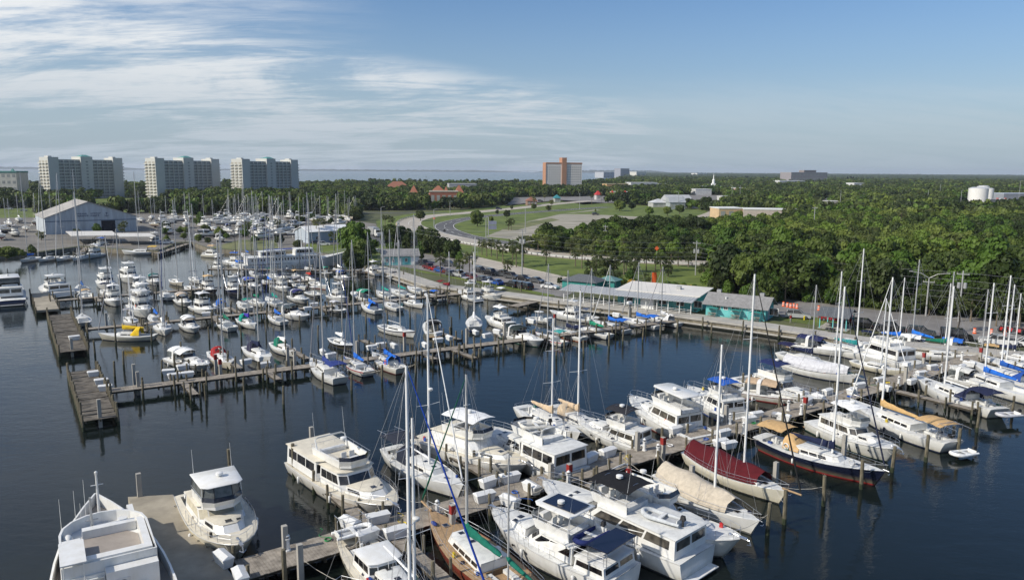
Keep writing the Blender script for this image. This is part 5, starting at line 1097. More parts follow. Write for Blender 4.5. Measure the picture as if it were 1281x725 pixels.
q = MB(); q.box(-2.6, .5, -1.1, .9, zt + 2.12, zt + 2.17); q.build("solar_panel", M['solar'], b)
q = MB(); q.box(-6.5, -4.6, -1.9, 1.9, zt + .62, zt + .68); q.build("solar_panel", M['solar'], b)
for x, y in ((-6.4, -1.8), (-6.4, 1.8), (-4.7, -1.8), (-4.7, 1.8)): q = MB(); q.tube([(x, y, h0 + .8), (x, y, zt + .62)], .03, 5); q.build("panel_post", M['steel'], b)
dinghy_at(b, -3.6, 0, zt + .1, 1.57, L=3.2, col=(.02, .03, .12), label="navy blue inflatable dinghy carried on the solar panel yacht")
b = motorboat("largest white yacht, long black side windows and black bridge bimini", RN, (858, 648, 4.2), (680, 596, 2.8), kind='flybridge', hull=WHITE, boot=(.03, .03, .04), top='bimini', canvas=(.015, .015, .017), L=16.8, B=5.2,
    tweak=dict(fb=(1.7, 1.7, 2.6), tiers=[('saloon', -.46, .15, .86, .74, 1.6, 1.9)], trunk=('fore_cabin', .13, .34, .62, .42, .5), fly=(-.16, .08)))
L_, B_, h0, zt, hw, zx, hx = r_info[b.name]
dinghy_at(b, -5.2, .3, zt + .08, 0.15, L=3.4, col=(.5, .52, .53), label="grey tender with outboard on the aft roof of the largest yacht")
b = motorboat("white flybridge yacht, bow to the open water, behind the largest yacht", RN, (770, 590, 4.2), (928, 672, 2.3), kind='flybridge', hull=WHITE, boot=(.04, .04, .05), top='none', L=14.6, B=4.8,
    tweak=dict(fb=(1.3, 1.4, 2.3), tiers=[('saloon', -.32, .10, .80, .68, 1.6, 1.6)], trunk=('fore_cabin', .08, .36, .66, .44, .5), fly=(-.34, .03)), winm=colmat(WHITE, 'canvas'))
L_, B_, h0, zt, hw, zx, hx = r_info[b.name]
mw = Matrix.Translation(b.location) @ b.rotation_euler.to_matrix().to_4x4()
p = mw @ Vector((-4.2, .8, zt + .0)); person("person", "person in a dark red top and dark trousers standing on a yacht flybridge", p, b.rotation_euler.z + 2.2)
b = sailboat("sloop under a beige boat tent with grey bow awning and white mast", RN, (835, 585, 2.0), (950, 655, 1.4), L=13.0, mtop=(893, 430), tent=(.50, .44, .35), mastm=M['mastw'], boot=(.1, .1, .1), mx=1.0)
b = sailboat("cream hulled sloop under a dark red cover, bowsprit to the water", RN, (870, 560, 1.8), (985, 615, 1.6), L=13.2, hull=CREAM, boot=(.03, .03, .03), mtop=(950, 343), tent=(.085, .008, .012), mastm=M['mastw'], bowsprit=1.6, mx=1.2, furl=(.02, .02, .02))
b = sailboat("long navy blue sloop with tan cockpit awnings and navy sail cover", RN, (957, 545, 1.4), (1108, 592, 1.6), L=14.6, hull=(.010, .014, .035), boot=(.25, .02, .02), mtop=(1051, 358), cover=NAVY, dodger=(.55, .36, .17), bimini=(.55, .36, .17), B=4.5, mx=1.6, mastm=M['mastw'], furl=(.02, .025, .05))
b = motorboat("white trawler with rounded white bridge canvas beyond the navy sloop", RN, (1030, 525, 1.5), (1124, 561, 2.0), kind='trawler', hull=(.74, .74, .70), boot=(.03, .06, .05), top='bimini', canvas=WHITE, L=12.5, B=4.2, name="trawler_yacht", cat="trawler", tweak=dict(aft=None, tiers=[('saloon', -.34, .12, .74, .66, 1.4, .8)]))
b = sailboat("white ketch with tan sail cover and awning, dinghy at its stern", RN, (1180, 563), (1072, 520), L=15.5, mtop=(1108, 346), cover=(.52, .34, .15), bimini=(.55, .36, .17), mastm=M['mastw'], arch=True, mx=2.6, furl=WHITE)
dinghy_at(b, -8.9, 0, .35, 1.57, label="white dinghy hanging behind the tan covered ketch", col=WHITE)
b = sailboat("white sloop with navy bimini and hull writing at its rounded stern", RN, (1250, 525), (1142, 483), L=15.5, mtop=(1184, 357), bimini=(.02, .025, .06), dodger=(.02, .025, .06), boot=(.05, .05, .05), mastm=M['mastw'], solar=False, mx=1.8)
dinghy_at(b, -9.0, 0, .9, 1.57, label="grey dinghy on davits behind the navy bimini sloop", col=(.5, .5, .52))
q = MB()
b = sailboat("white sloop with bright blue sail cover, outermost at the right frame edge", RN, (1290, 505), (1190, 472), L=15.0, mtop=(1232, 353), cover=BLUE, mastm=M['mastw'], mx=1.0, boot=(.04, .05, .08))
b = sailboat("white sloop with blue cover and tallest mast near the right frame edge", RN, (1312, 497), (1215, 465), L=15.0, mtop=(1244, 343), cover=(.02, .09, .35), dodger=(.02, .07, .3), mastm=M['mastw'], mx=1.5, boot=(.03, .03, .04))
b = sailboat("white sloop on the near pier whose mast stands third from the right edge", RN, (1325, 482), (1225, 455), L=14.0, mtop=(1260, 355), cover=None, mastm=M['mastw'], mx=2.0)
b = sailboat("cream pilothouse sloop with rolled white dinghy aft, cut by the frame bottom", RN, (440, 690), (540, 800), L=14.0, hull=(.70, .66, .55), mtop=(459, 525), mx=4.6, cover=None, mastm=M['mastw'], pilothouse=True, deckm=M['deckcream'], furl=None, radar=True, arch=True)
dinghy_at(b, -6.7, 0, 1.7, 1.57, label="rolled white dinghy on the stern arch of the cream pilothouse sloop", col=WHITE, motor=False)
b = sailboat("white masted sloop mostly below the frame with blue furled headsail", RN, (430, 770), (600, 830), L=15.0, mtop=(512, 457), mx=0.2, mastm=M['mastw'], furl=(.015, .06, .35), boot=(.02, .02, .05), cover=WHITE)
b = sailboat("teak decked ketch with dark green sail covers, bow at the pier", RN, (655, 760), (543, 668), L=15.5, hull=(.22, .05, .03), boot=(.04, .03, .03), mtop=(587, 468), mx=1.2, ketch=(-4.7, 9.6), cover=(.01, .13, .09), deckm=M['teak'], furl=(.01, .10, .06), bowsprit=1.2)
b = motorboat("white hardtop yacht with black side window, moored behind the near pier sloops", RN, (1138, 462), (1065, 440), kind='flybridge', hull=WHITE, boot=(.03, .03, .04), top='none', L=16, B=4.8)
b = sailboat("white sloop with blue sail cover and lime green kayak, mast leaning slightly", RN, (1180, 442), (1110, 425), L=12.0, mtop=(1158, 325), cover=(.02, .16, .6), mx=.5, mastm=M['alu'], stripe=(.3, .6, .05))
b = sailboat("white sloop under crumpled silver tarp beyond the navy awning cruiser", RN, (985, 462), (1065, 480), L=12.0, mtop=(1069, 340), tent=(.55, .55, .57), mx=2.5, mastm=M['mastw'])
b = sailboat("white sloop with navy canvas, mast standing before the pavilion", RN, (975, 448), (1050, 467), L=11.5, mtop=(1018, 356), cover=NAVY, bimini=(.02, .02, .06), mx=.5)
b = sailboat("white sloop with teal sail bag and leaning tall mast, beyond the pier", RN, (1030, 437), (1098, 455), L=13.0, mtop=(1103, 312), cover=(.02, .2, .2), mx=1.2, mastm=M['mastw'])
b = motorboat("white cruiser with navy awnings, beyond the pier below the pavilion", RN, (1000, 436), (1062, 447), kind='express', hull=WHITE, canvas=(.02, .025, .08), L=11)
b = motorboat("small white console boat at the far end of the near pier", RN, (1255, 440), (1215, 437), kind='console', hull=WHITE, canvas=None, L=7.5, name="fishing_boat", cat="fishing boat")
b = motorboat("rounded white cruiser bow sticking in at the right frame edge", RN, (1330, 465), (1262, 455), kind='express', hull=WHITE, canvas=None, L=12)
b = sailboat("grey decked sloop with bare boom just beyond the pier's concrete piles", RN, (1150, 448), (1210, 452), L=10.5, mtop=(1200, 340), cover=None, mx=.4)
b = motorboat("white runabout with pale cover squeezed between the right hand sloops", RN, (1195, 478), (1240, 490), kind='express', hull=WHITE, canvas=(.5, .5, .48), L=8)

# ------------------------------------------------------------------ left: navy yacht
R4 = "boats moored at the fourth pier"
b = motorboat("tall white motor yacht with navy hull and teak aft platform, far left", R4, (16, 390), (12, 362), kind='flybridge', hull=(.012, .02, .07), boot=(.02, .02, .03), top='enclosed', L=20, B=6.0, hi=True, tweak=dict(tiers=[('saloon', -.36, .14, .82, .70, 1.9, 1.4)], fb=(1.3, 1.9, 2.8), fly=(-.26, .08)))

# ------------------------------------------------------------------ the many smaller boats, row by row
ROWS = {}
def add(row, px, py, kind, L, ang, desc, **k): ROWS.setdefault(row, []).append((px, py, kind, L, ang, desc, k))
N_, F_ = ANG_N, ANG_F
r = "near side of the middle pier"
add(r, 407, 470, 's', 12.5, F_, "plump white sloop with navy bimini and sail cover", cover=(.03, .05, .2), bimini=(.03, .05, .2), boot=(.03, .03, .05), mtop=(399, 285))
add(r, 446, 463, 's', 9.8, F_, "white sloop with bright blue sail cover and busy deck", cover=BLUE, stripe=(.4, .03, .03), mtop=(440, 300))
add(r, 484, 459, 's', 11, F_, "cream sloop with bright blue sail cover and awning", cover=BLUE, dodger=BLUE, boot=(.1, .02, .02), hull=(.74, .72, .66), mtop=(480, 290))
add(r, 655, 428, 'express', 11.5, N_, "white express cruiser with green black hull", hull=(.74, .75, .74), boot=(.01, .08, .06), stripe=None, canvas=(.02, .03, .03))
add(r, 688, 428, 's', 9.0, F_, "white sloop with red trim and small teal awning", cover=None, stripe=(.4, .02, .03), bimini=(.05, .3, .28), mtop=(683, 330))
add(r, 711, 422, 's', 9.5, F_, "sloop with navy cover and orange buoys on its stern", cover=NAVY, bimini=NAVY, boot=(.4, .1, .03), mtop=(706, 338))
add(r, 741, 419, 's', 10.0, F_, "white sloop with green sail cover", cover=(.02, .25, .14), mtop=(727, 335))
add(r, 763, 413, 's', 10.5, F_, "white sloop with two blue covers and blue awning", cover=BLUE, bimini=BLUE, mtop=(752, 331))
add(r, 800, 408, 's', 10.5, F_, "white sloop with blue cover near the boardwalk", cover=BLUE, bimini=BLUE, mtop=(800, 328))
add(r, 829, 405, 's', 9.5, F_, "white sloop with grey white dodger near the boardwalk", cover=(.6, .6, .6), dodger=(.6, .6, .6), mtop=(820, 333))
r = "far side of the middle pier"
add(r, 238, 459, 'express', 11, N_ + .25, "cabin cruiser shrouded in white covers", hull=(.7, .7, .68), canvas=WHITE)
add(r, 278, 455, 's', 11, N_, "cream sloop with red dodger and red flag", hull=(.70, .66, .55), dodger=(.35, .03, .03), mtop=(277, 300), cover=None)
add(r, 324, 448, 's', 11, N_, "white sloop with navy sail cover", cover=NAVY, mtop=(318, 297), dodger=(.03, .03, .06))
add(r, 356, 441, 's', 10, N_, "white sloop with green dodger and yellow mark on its side", dodger=(.01, .16, .10), mtop=(363, 292), cover=WHITE)
add(r, 428, 434, 's', 9, N_, "black hulled sloop with yellow badge and white boom", hull=(.015, .015, .018), deckm=None, mtop=(424, 318), cover=WHITE)
add(r, 498, 418, 's', 11, N_ + .2, "white double ended sloop with fine dark sheer line", stripe=(.03, .03, .05), mtop=(501, 300), boot=(.03, .03, .03), cover=None)
add(r, 541, 415, 'express', 10.5, F_ - .4, "cream powerboat with yellow kayak and black canopy", hull=(.70, .66, .5), canvas=(.02, .02, .02))
add(r, 593, 408, 's', 11, F_ - .5, "white sloop with blue stripe and bare boom", boot=(.02, .05, .25), mtop=(600, 315), cover=WHITE)
add(r, 624, 408, 'trawler', 9.5, F_, "small white trawler with round canvas and pink flag", canvas=WHITE)
add(r, 714, 400, 'sportfish', 10, F_ + .4, "white fishing boat with tall metal tower")
add(r, 735, 399, 'console', 7.5, N_, "small white open boat with grey cover", canvas=(.4, .4, .42))
add(r, 676, 403, 'console', 7, N_, "small white open boat beside the red topped pile")
r = "near side of the third pier"
add(r, 104, 404, 's', 9.5, F_, "small cluttered sloop with raised white boom", hull=(.66, .64, .6), mtop=(101, 310))
add(r, 160, 425, 's', 10.5, F_ + 1.0, "yellow sail catboat with solar panels over its cockpit", hull=(.62, .60, .52), cover=(.75, .5, .03), dodger=(.75, .5, .03), solar=True, mtop=(152, 286))
add(r, 204, 415, 's', 10.5, N_ - .15, "plain white sloop pointing its bow to the open basin", mtop=(204, 316), cover=WHITE)
add(r, 282, 410, 's', 10, F_, "white sloop with dark green sail cover", cover=(.01, .15, .09), mtop=(275, 290))
add(r, 310, 408, 's', 9.5, N_, "white sloop with purple blue sail bag and red emblem", cover=(.06, .04, .35), dodger=(.01, .3, .22), mtop=(303, 300))
add(r, 346, 403, 's', 9.0, F_, "white sloop with bright blue cover and yellow buoy", cover=BLUE, mtop=(341, 300))
add(r, 369, 398, 'express', 11, N_ + .2, "white express cruiser with long clean foredeck", canvas=(.05, .07, .08))
add(r, 420, 389, 'console', 9.5, N_, "open boat wrapped in a silver cover", canvas=(.6, .6, .62), hull=(.7, .7, .68))
add(r, 463, 389, 's', 10, F_, "white sloop with bright blue awning and cover", cover=BLUE, dodger=BLUE, mtop=(458, 290))
add(r, 490, 386, 's', 9.5, F_, "white sloop with grey bare cockpit", mtop=(484, 287))
add(r, 518, 383, 's', 9, N_, "white sloop with clean white deck and rounded stern", mtop=(508, 285), cover=(.6, .6, .6))
r = "far side of the third pier"
add(r, 178, 393, 'flybridge', 14, N_, "large white yacht with dark front windows and pale roof", hi=True)
add(r, 180, 379, 'convertible', 12, N_, "white motor yacht, middle one of a close trio")
add(r, 177, 370, 'convertible', 12, N_, "white motor yacht, rear one of a close trio", canvas=WHITE)
add(r, 256, 391, 'convertible', 11, N_ + .1, "cruiser with white roof and black side curtain", canvas=(.7, .7, .7))
add(r, 280, 388, 's', 9.5, N_, "white sloop with small blue dodger", dodger=BLUE, mtop=(273, 288))
add(r, 305, 386, 's', 9, F_, "white sloop with teal green awning", bimini=(.01, .22, .16), mtop=(309, 285))
add(r, 322, 382, 's', 9.5, N_, "white sloop with green sail cover", cover=(.01, .18, .1), mtop=(322, 297))
add(r, 342, 381, 's', 10, F_, "white sloop with teal sail cover", cover=(.02, .28, .22), mtop=(338, 280))
add(r, 375, 377, 'express', 10, N_, "cruiser with navy awning and white bow", canvas=(.03, .03, .12))
add(r, 394, 370, 'console', 8.5, N_, "cream console boat with hard top")
add(r, 424, 376, 'sportfish', 10, N_, "cluttered white fishing boat")
add(r, 452, 374, 'express', 10, F_, "white boat with big green canopy", canvas=(.01, .2, .12))
add(r, 480, 372, "s", 10, F_, "white sloop with teal cover near the green canopy boat", cover=(.02, .28, .22), mtop=(478, 272))
add(r, 500, 370, 's', 10.5, F_, "white sloop with blue sail cover", cover=(.02, .25, .22), mtop=(497, 276))
add(r, 520, 366, 's', 9.5, F_, "white sloop with bare boom", mtop=(514, 268))
add(r, 543, 374, 'console', 8.5, F_, "white open boat with blue top on a lift", canvas=BLUE)
add(r, 586, 374, 'sportfish', 9.5, F_, "white fishing boat on a lift by the boardwalk")
r = "near side of the fourth pier"
add(r, 143, 380, 'convertible', 11, N_, "compact white motor yacht with curved bridge")
add(r, 230, 381, 'express', 9, N_, "white cruiser with buff stern", canvas=(.5, .4, .3))
add(r, 208, 373, 's', 9.5, F_, "white sloop with faded green sheer", mtop=(199, 262), stripe=(.1, .2, .15))
add(r, 240, 365, 's', 9.5, N_, "buff sloop with blunt bow", hull=(.62, .58, .5), mtop=(236, 262))
add(r, 262, 366, 'trawler', 10, N_, "black hulled trawler with tan bridge cover", hull=(.02, .02, .03), canvas=(.6, .42, .22))
add(r, 293, 366, 'sportfish', 10, N_, "navy hulled fishing boat with orange buoy", hull=(.02, .03, .1))
add(r, 315, 361, 'express', 11, N_, "white express cruiser with bright blue windscreen cover", canvas=(.02, .06, .35))
add(r, 336, 358, 's', 9.5, F_, "white sloop with blue sail cover", cover=BLUE, mtop=(331, 265))
add(r, 360, 356, 'convertible', 9.5, N_, "white cruiser with dark canvas", canvas=(.02, .02, .03))
r = "far side of the fourth pier"
add(r, 68, 368, 'cat', 12, F_ + .2, "white power catamaran with rounded bridge")
add(r, 103, 366, 's', 11.5, F_, "white sloop with blue cover and black stern", cover=(.03, .1, .3), mtop=(97, 240))
add(r, 134, 360, 'flybridge', 14, N_, "motor yacht with dark green bridge canvas", canvas=(.03, .05, .04))
add(r, 163, 352, 'flybridge', 14, N_, "tall cream motor yacht wrapped in plastic", hull=(.7, .7, .68), canvas=(.6, .6, .58))
add(r, 194, 355, 'express', 10, N_, "cruiser with dark green canopy", canvas=(.01, .12, .11))
add(r, 222, 356, 's', 10, N_, "buff sloop with white dome cover", hull=(.6, .56, .48), mtop=(222, 250))
add(r, 245, 353, 's', 9.5, N_, "white sloop with grey bimini", bimini=(.1, .12, .15), mtop=(243, 255))
add(r, 320, 346, 's', 10, F_, "white sloop with navy dodger", dodger=NAVY, mtop=(316, 238))
add(r, 344, 349, 's', 10, N_, "white sloop with dark green bimini", bimini=(.02, .1, .07), mtop=(349, 245))
add(r, 370, 347, 'console', 8, N_, "small boat with tan top", canvas=(.6, .42, .22))
add(r, 388, 352, 's', 9, N_, "white sloop with small red cover", cover=(.4, .04, .03), mtop=(385, 250))
r = "fifth pier in front of the long ship"
add(r, 268, 322, 'trawler', 10, N_ + .5, "buff trawler with tan top", hull=(.62, .60, .5), canvas=(.6, .42, .22))
add(r, 293, 332, 'convertible', 11, F_ + .6, "white motor yacht with blue bridge cover", canvas=BLUE)
add(r, 308, 322, 's', 10, F_, "white sloop with blue sail cover", cover=BLUE, mtop=(312, 225))
add(r, 325, 330, 'express', 10, F_, "white cruiser with pale top", canvas=(.6, .6, .6))
add(r, 408, 343, 'console', 8, N_, "small white boat with green flag", canvas=(.02, .3, .2))
add(r, 424, 342, 's', 9.5, F_, "white sloop with furled white sail", cover=WHITE, mtop=(431, 242))
add(r, 388, 340, 's', 9.0, F_, "white sloop with teal flag", mtop=(391, 240), cover=None)
add(r, 447, 340, 'convertible', 9.5, F_, "white boat with teal cover at its bow", canvas=(.3, .6, .55))
add(r, 430, 350, 'express', 8, N_, "small white cruiser with blue stripe", canvas=(.03, .08, .3), stripe=(.02, .1, .4))
add(r, 467, 343, 'convertible', 9, F_, "white boat with red trim by the teal hut", stripe=(.5, .02, .03))
add(r, 491, 348, 'express', 8.5, N_ - .6, "white open cruiser by the seawall", canvas=None)
r = "far landing by the big shed"
for px, mt in ((37, 205), (60, 208), (81, 206), (101, 202)): add(r, px, 327 - (px - 37) * .03, 's', 10.5, N_ - .6, ("white sloop with blue cover", "white sloop with white boom", "white cutter", "white sloop with dark side windows")[(37, 60, 81, 101).index(px)], cover=BLUE if px == 37 else None, mtop=(px, mt + 10))
add(r, 117, 322, 'convertible', 12, N_ - .6, "white motor yacht with covered bridge"); add(r, 126, 312, 'trawler', 11, N_ - .6, "white trawler with blue awning", canvas=BLUE)
add(r, 176, 318, 's', 13, 3.3, "white catamaran with yellow deck", mtop=(180, 215), bimini=(.6, .4, .08), cover=None, B=6.5)
add(r, 195, 306, 'flybridge', 12, N_, "white motor yacht lying by the slipway")
for row, items in ROWS.items():
    items.sort(key=lambda a: a[0])
    for i, (px, py, kind, L, ang, desc, k) in enumerate(items):
        lab = "%s, %s" % (desc, row.replace("of the ", "of "))
        if row.startswith("fifth") or row.startswith("far landing"): lab = "%s, %s" % (desc, "by the fifth pier" if row.startswith("fifth") else "far landing by big shed")
        ang = ang + random.uniform(-.05, .05)
        grp = "boats on the " + row
        k = dict(k)
        if kind == 's':
            k.setdefault('furl', random.choice([WHITE, None, None, None, (.03, .05, .2), (.3, .3, .32)]))
            if k.get('deckm', 1) is None: k.pop('deckm')
            sailboat(lab, grp, (px, py), L=L, ang=ang, mx=k.pop('mx', random.uniform(.2, .8)), **k)
        else:
            cat = {'express': 'cabin cruiser', 'trawler': 'trawler', 'flybridge': 'motor yacht', 'convertible': 'motor yacht', 'sportfish': 'fishing boat', 'console': 'open boat', 'cat': 'catamaran'}[kind]
            if kind == 'cat': k['B'] = 6; kind = 'flybridge'
            motorboat(lab, grp, (px, py), L=L, ang=ang, kind=kind, name=cat.replace(' ', '_'), cat=cat, outboards=2 if kind == 'console' else 0, **k)

# ------------------------------------------------------------------ further boats that fill the slips
def pier_boats(P0, a0, a1, side, pname, sname, step, ls, small=False):
    made = []; a = a0; U = Vector((AX.x, AX.y)); V = Vector((NX.x, NX.y)); o0 = Vector((P0.x, P0.y))
    def co(p): d = Vector((p[0], p[1])) - o0; return d.dot(U), d.dot(V)
    while a < a1:
        L = random.uniform(*ls); n = side * (2.0 + L / 2); aa = a + random.uniform(-.5, .5); ok = True
        for r_, _ in BOATS:
            x, y = co(r_.location); 
            if abs(x - aa) < 4.4 and abs(y - n) < 8.0: ok = False; break
        if ok:
            p = o0 + U * aa + V * n; c = px_of((p.x, p.y, 0)); ang = random.choice((ANG_N, ANG_F)) + random.uniform(-.06, .06)
            if random.random() < .68:
                cv = random.choice([("blue", BLUE), ("navy", NAVY), ("green", GREEN), ("white", WHITE), ("grey", (.3, .3, .32)), ("tan", TAN), ("bare", None), ("maroon", RED), ("white", WHITE)]); top = random.random() < .4
                b_ = sailboat("x", "boats on the " + pname, c, L=L, ang=ang, cover=cv[1], bimini=cv[1] if top and cv[1] else None, mx=random.uniform(.1, .7), mh=random.uniform(1.0, 1.3) * L, furl=random.choice([None, None, WHITE]), boot=random.choice([NAVY, (.2, .02, .02), (.03, .03, .03)]), hull=random.choice([WHITE, WHITE, WHITE, CREAM, (.02, .03, .1)]), mastm=random.choice([M['alu'], M['mastw'], M['darkmast']]))
                d_ = "sloop with %s%s" % (cv[0], " boom" if cv[1] is None else (" cover and awning" if top else " sail cover"))
            else:
                k_ = random.choice(['express', 'convertible', 'trawler', 'sportfish', 'console']); cv = random.choice([("white", WHITE), ("navy", NAVY), ("black", BLACKC), ("green", GREEN), ("tan", TAN)])
                b_ = motorboat("x", "boats on the " + pname, c, L=min(L, 10.5), ang=ang, kind=k_, canvas=cv[1], name="motorboat", cat="motorboat"); d_ = "motorboat with %s canvas" % cv[0]
            made.append((b_, d_))
        a += step
    allb = sorted([(co(r_.location)[0], r_) for r_, _ in BOATS if a0 - 6 < co(r_.location)[0] < a1 + 6 and 0 < side * co(r_.location)[1] < 12], key=lambda t: t[0])
    idx = {r_.name: i for i, (_, r_) in enumerate(allb)}
    for b_, d_ in made: b_["label"] = "%s, %s boat from outer end, %s of %s" % (d_, ordn(idx[b_.name] + 1), sname, pname)
M['darkmast'] = mat("mast_dark", (.10, .10, .10), .5, .3, var=.05)
pier_boats(C0, 12, 92, 1, "third pier", "near side", 4.6, (8, 10.5)); pier_boats(C0, 8, 92, -1, "third pier", "far side", 4.6, (8, 10.5))
pier_boats(D0, 8, 62, 1, "fourth pier", "near side", 4.8, (8, 11)); pier_boats(D0, 8, 62, -1, "fourth pier", "far side", 4.8, (8, 11))
E9 = Vector((*W(262, 336, 0).xy, 0)); 
pier_boats(Vector((E9.x, E9.y, 0)) + NX * -3, 2, 34, 1, "fifth pier", "near side", 5.0, (8, 10))
pier_boats(A0, 86, 128, -1, "near pier", "far side", 4.8, (9, 12)); pier_boats(A0, 92, 124, 1, "near pier", "near side", 5.2, (9, 12))

for px, py, kk, cc, dd in ((1085, 427, 'm', NAVY, "motorboat with navy canvas right below the pavilion"), (1120, 431, 's', BLUE, "sloop with blue sail cover close to the service lane"), (1150, 436, 'm', WHITE, "white canopied motorboat close to the service lane"), (1222, 443, 's', None, "bare boomed sloop beside the white pickup"), (1240, 445, 'm', TAN, "motorboat with tan canvas just in front of the white pickup"), (1262, 448, 's', NAVY, "sloop with navy sail cover at the seawall, right frame edge"), (1040, 424, 'm', BLACKC, "motorboat with black canvas along the boardwalk before the pavilion"), (1176, 440, 's', GREEN, "sloop with green sail cover beyond the dark vans"), (1202, 441, 'm', BLUE, "blue canopied motorboat below the black van")):
    p = Vector((*W(px, py, 0).xy, 0)) + Vector((-.3, -1.0, 0)); c = px_of(p); a_ = math.atan2(-.62, .78) + random.uniform(-.1, .1)
    if kk == 's': sailboat(dd, "boats lying along the seawall", c, L=random.uniform(8.5, 10.5), ang=a_, cover=cc, mx=.4, mh=random.uniform(9.5, 12.5), mastm=random.choice([M['alu'], M['mastw']]))
    else: motorboat(dd, "boats lying along the seawall", c, L=random.uniform(7.5, 9.5), ang=a_, kind=random.choice(['express', 'convertible', 'console']), canvas=cc, name="motorboat", cat="motorboat")
# ------------------------------------------------------------------ long white ship behind the fifth pier
s0 = W(302, 339, 0); s1 = W(436, 331, 0); d = s1 - s0; LS = d.length
lship = thing("long_white_ship", "long old white ship with raised bow moored behind the sailboats", "ship", ((s0 + s1) / 2).xyz, math.atan2(d.y, d.x))
zx, hx = make_hull(lship, LS, 7.0, 'ship', (2.0, 2.2, 4.6), M['gel'], (.05, .06, .1), 14, M['deck'], None)
z1 = tier(lship, "main_deckhouse", -LS * .46, LS * .20, 2.9, 2.8, 2.1, 2.0, .3, .1, .02, .6, .8, wins=22, over=.25, wv=(.45, .8), u=(.04, .97))
z2 = tier(lship, "wheelhouse", -LS * .02, LS * .16, 2.2, 2.1, z1, 1.9, .5, .1, .05, .5, .7, wins=6, over=.2)
tier(lship, "upper_cabin", -LS * .34, -LS * .10, 1.9, 1.9, z1, 1.5, .3, .1, .05, .3, .8, wins=5, over=.35, wv=(.3, .8))
q = MB(); q.box(-LS * .30, -LS * .05, -3.3, -1.0, z1 + 2.2, z1 + 2.25); q.build("blue_awning", colmat((.03, .07, .3), 'canvas'), lship)
q = MB()
for k in range(12): q.tube([(LS * (-.42 + .05 * k), -hx(LS * (-.42 + .05 * k)) - .02, 1.3), (LS * (-.42 + .05 * k), -hx(LS * (-.42 + .05 * k)) + .05, 1.3)], .16, 8)
q.build("porthole_strip", M['glass'], lship); tag(lship.children[-1], kind="stuff")
q = MB(); q.tube([(LS * .05, 0, z2), (LS * .05, 0, z2 + 6)], [.14, .08], 8); q.tube([(LS * .05, -1, z2 + 3.5), (LS * .05, 1, z2 + 3.5)], .05, 5); q.build("mast", M['gel'], lship)
rail_part(lship, zx, hx, LS * .2, LS * .47, .9, 1.5, "bow_rail", .95, 2, close_bow=True, r=.03, r2=.02)

# ------------------------------------------------------------------ boatyard: boats standing on land
def yard_xy(px, py): p = W(px, py, LAND); return px_of((p.x, p.y, 0))
YR = "boats standing in the boatyard"
yard = [(65, 277, 's'), (33, 290, 's'), (20, 296, 'm'), (6, 292, 's'), (12, 284, 's'), (2, 300, 's'), (45, 282, 's'), (-8, 290, 's'), (24, 279, 's'),
        (218, 279, 's'), (203, 278, 'm'), (194, 285, 's'), (208, 293, 'm'), (190, 276, 's'), (176, 279, 's'), (233, 277, 'm'), (257, 284, 'm'), (262, 297, 'm'), (268, 291, 's'), (277, 277, 'm'), (283, 283, 's'), (276, 303, 'm'), (293, 281, 's'), (305, 279, 'm'), (313, 276, 's'), (318, 283, 's'), (328, 277, 'm'), (339, 283, 's'),
        (350, 282, 's'), (355, 286, 's'), (346, 277, 's'), (365, 290, 's'), (372, 276, 'm'), (381, 276, 's'), (389, 274, 's'), (399, 276, 's'), (412, 277, 's'), (422, 274, 's'), (431, 275, 's'), (437, 276, 's'), (425, 282, 'm'), (442, 274, 's'), (320, 292, 'm'), (300, 296, 'm'), (286, 293, 's'), (330, 300, 'm')]
yx = [W(a_[0], a_[1], LAND) for a_ in yard]
while len(yard) < 88:
    c_ = (random.uniform(196, 445), random.uniform(270, 299)); p = W(*c_, LAND)
    if (c_[0] > 375 and c_[1] > 280) or (c_[0] < 250 and c_[1] > 288) or not all((p - k_).length > 5.5 for k_ in yx): continue
    yard.append((c_[0], c_[1], random.choice('ssm'))); yx.append(p)
yard.sort()
for i, (px, py, k) in enumerate(yard):
    c = yard_xy(px, py); g = W(px, py, LAND)
    lab = "%s ashore in the boatyard, %s hull from the left" % ("sailboat" if k == 's' else "motorboat", ordn(i + 1))
    ang = random.choice((N_, F_, N_ + 1.57)) + random.uniform(-.3, .3)
    if k == 's':
        b = sailboat(lab, YR, c, L=random.uniform(9, 12), ang=ang, hull=random.choice([WHITE, WHITE, (.6, .55, .45)]), z=LAND + 1.3, mh=random.uniform(11, 15), hi=False, boot=random.choice([(.03, .03, .05), (.2, .03, .03), (.02, .05, .2)]), cover=random.choice([None, WHITE]), cat="sailboat")
        q = MB(); q.box(-1.2, 1.2, -.15, .15, -1.3, -.3); q.build("keel", M['anti'], b)
        for s in (1, -1):
            for x in (-2.5, 2.5): q = MB(); q.tube([(x, s * 2.2, -1.3), (x, s * 1.2, -.2)], .05, 4); q.build("stand", M['lamp'], b)
    else:
        b = motorboat(lab, YR, c, L=random.uniform(8, 12), ang=ang, kind=random.choice(['convertible', 'express', 'sportfish', 'flybridge']), z=LAND + .9, hi=False, canvas=random.choice([WHITE, (.03, .05, .2), (.3, .3, .32)]), cat="motorboat")
        for x in (-2.5, 2.0): q = MB(); q.box(x - .2, x + .2, -1.2, 1.2, -.9, -.4); q.build("block", M['darkwood'], b)

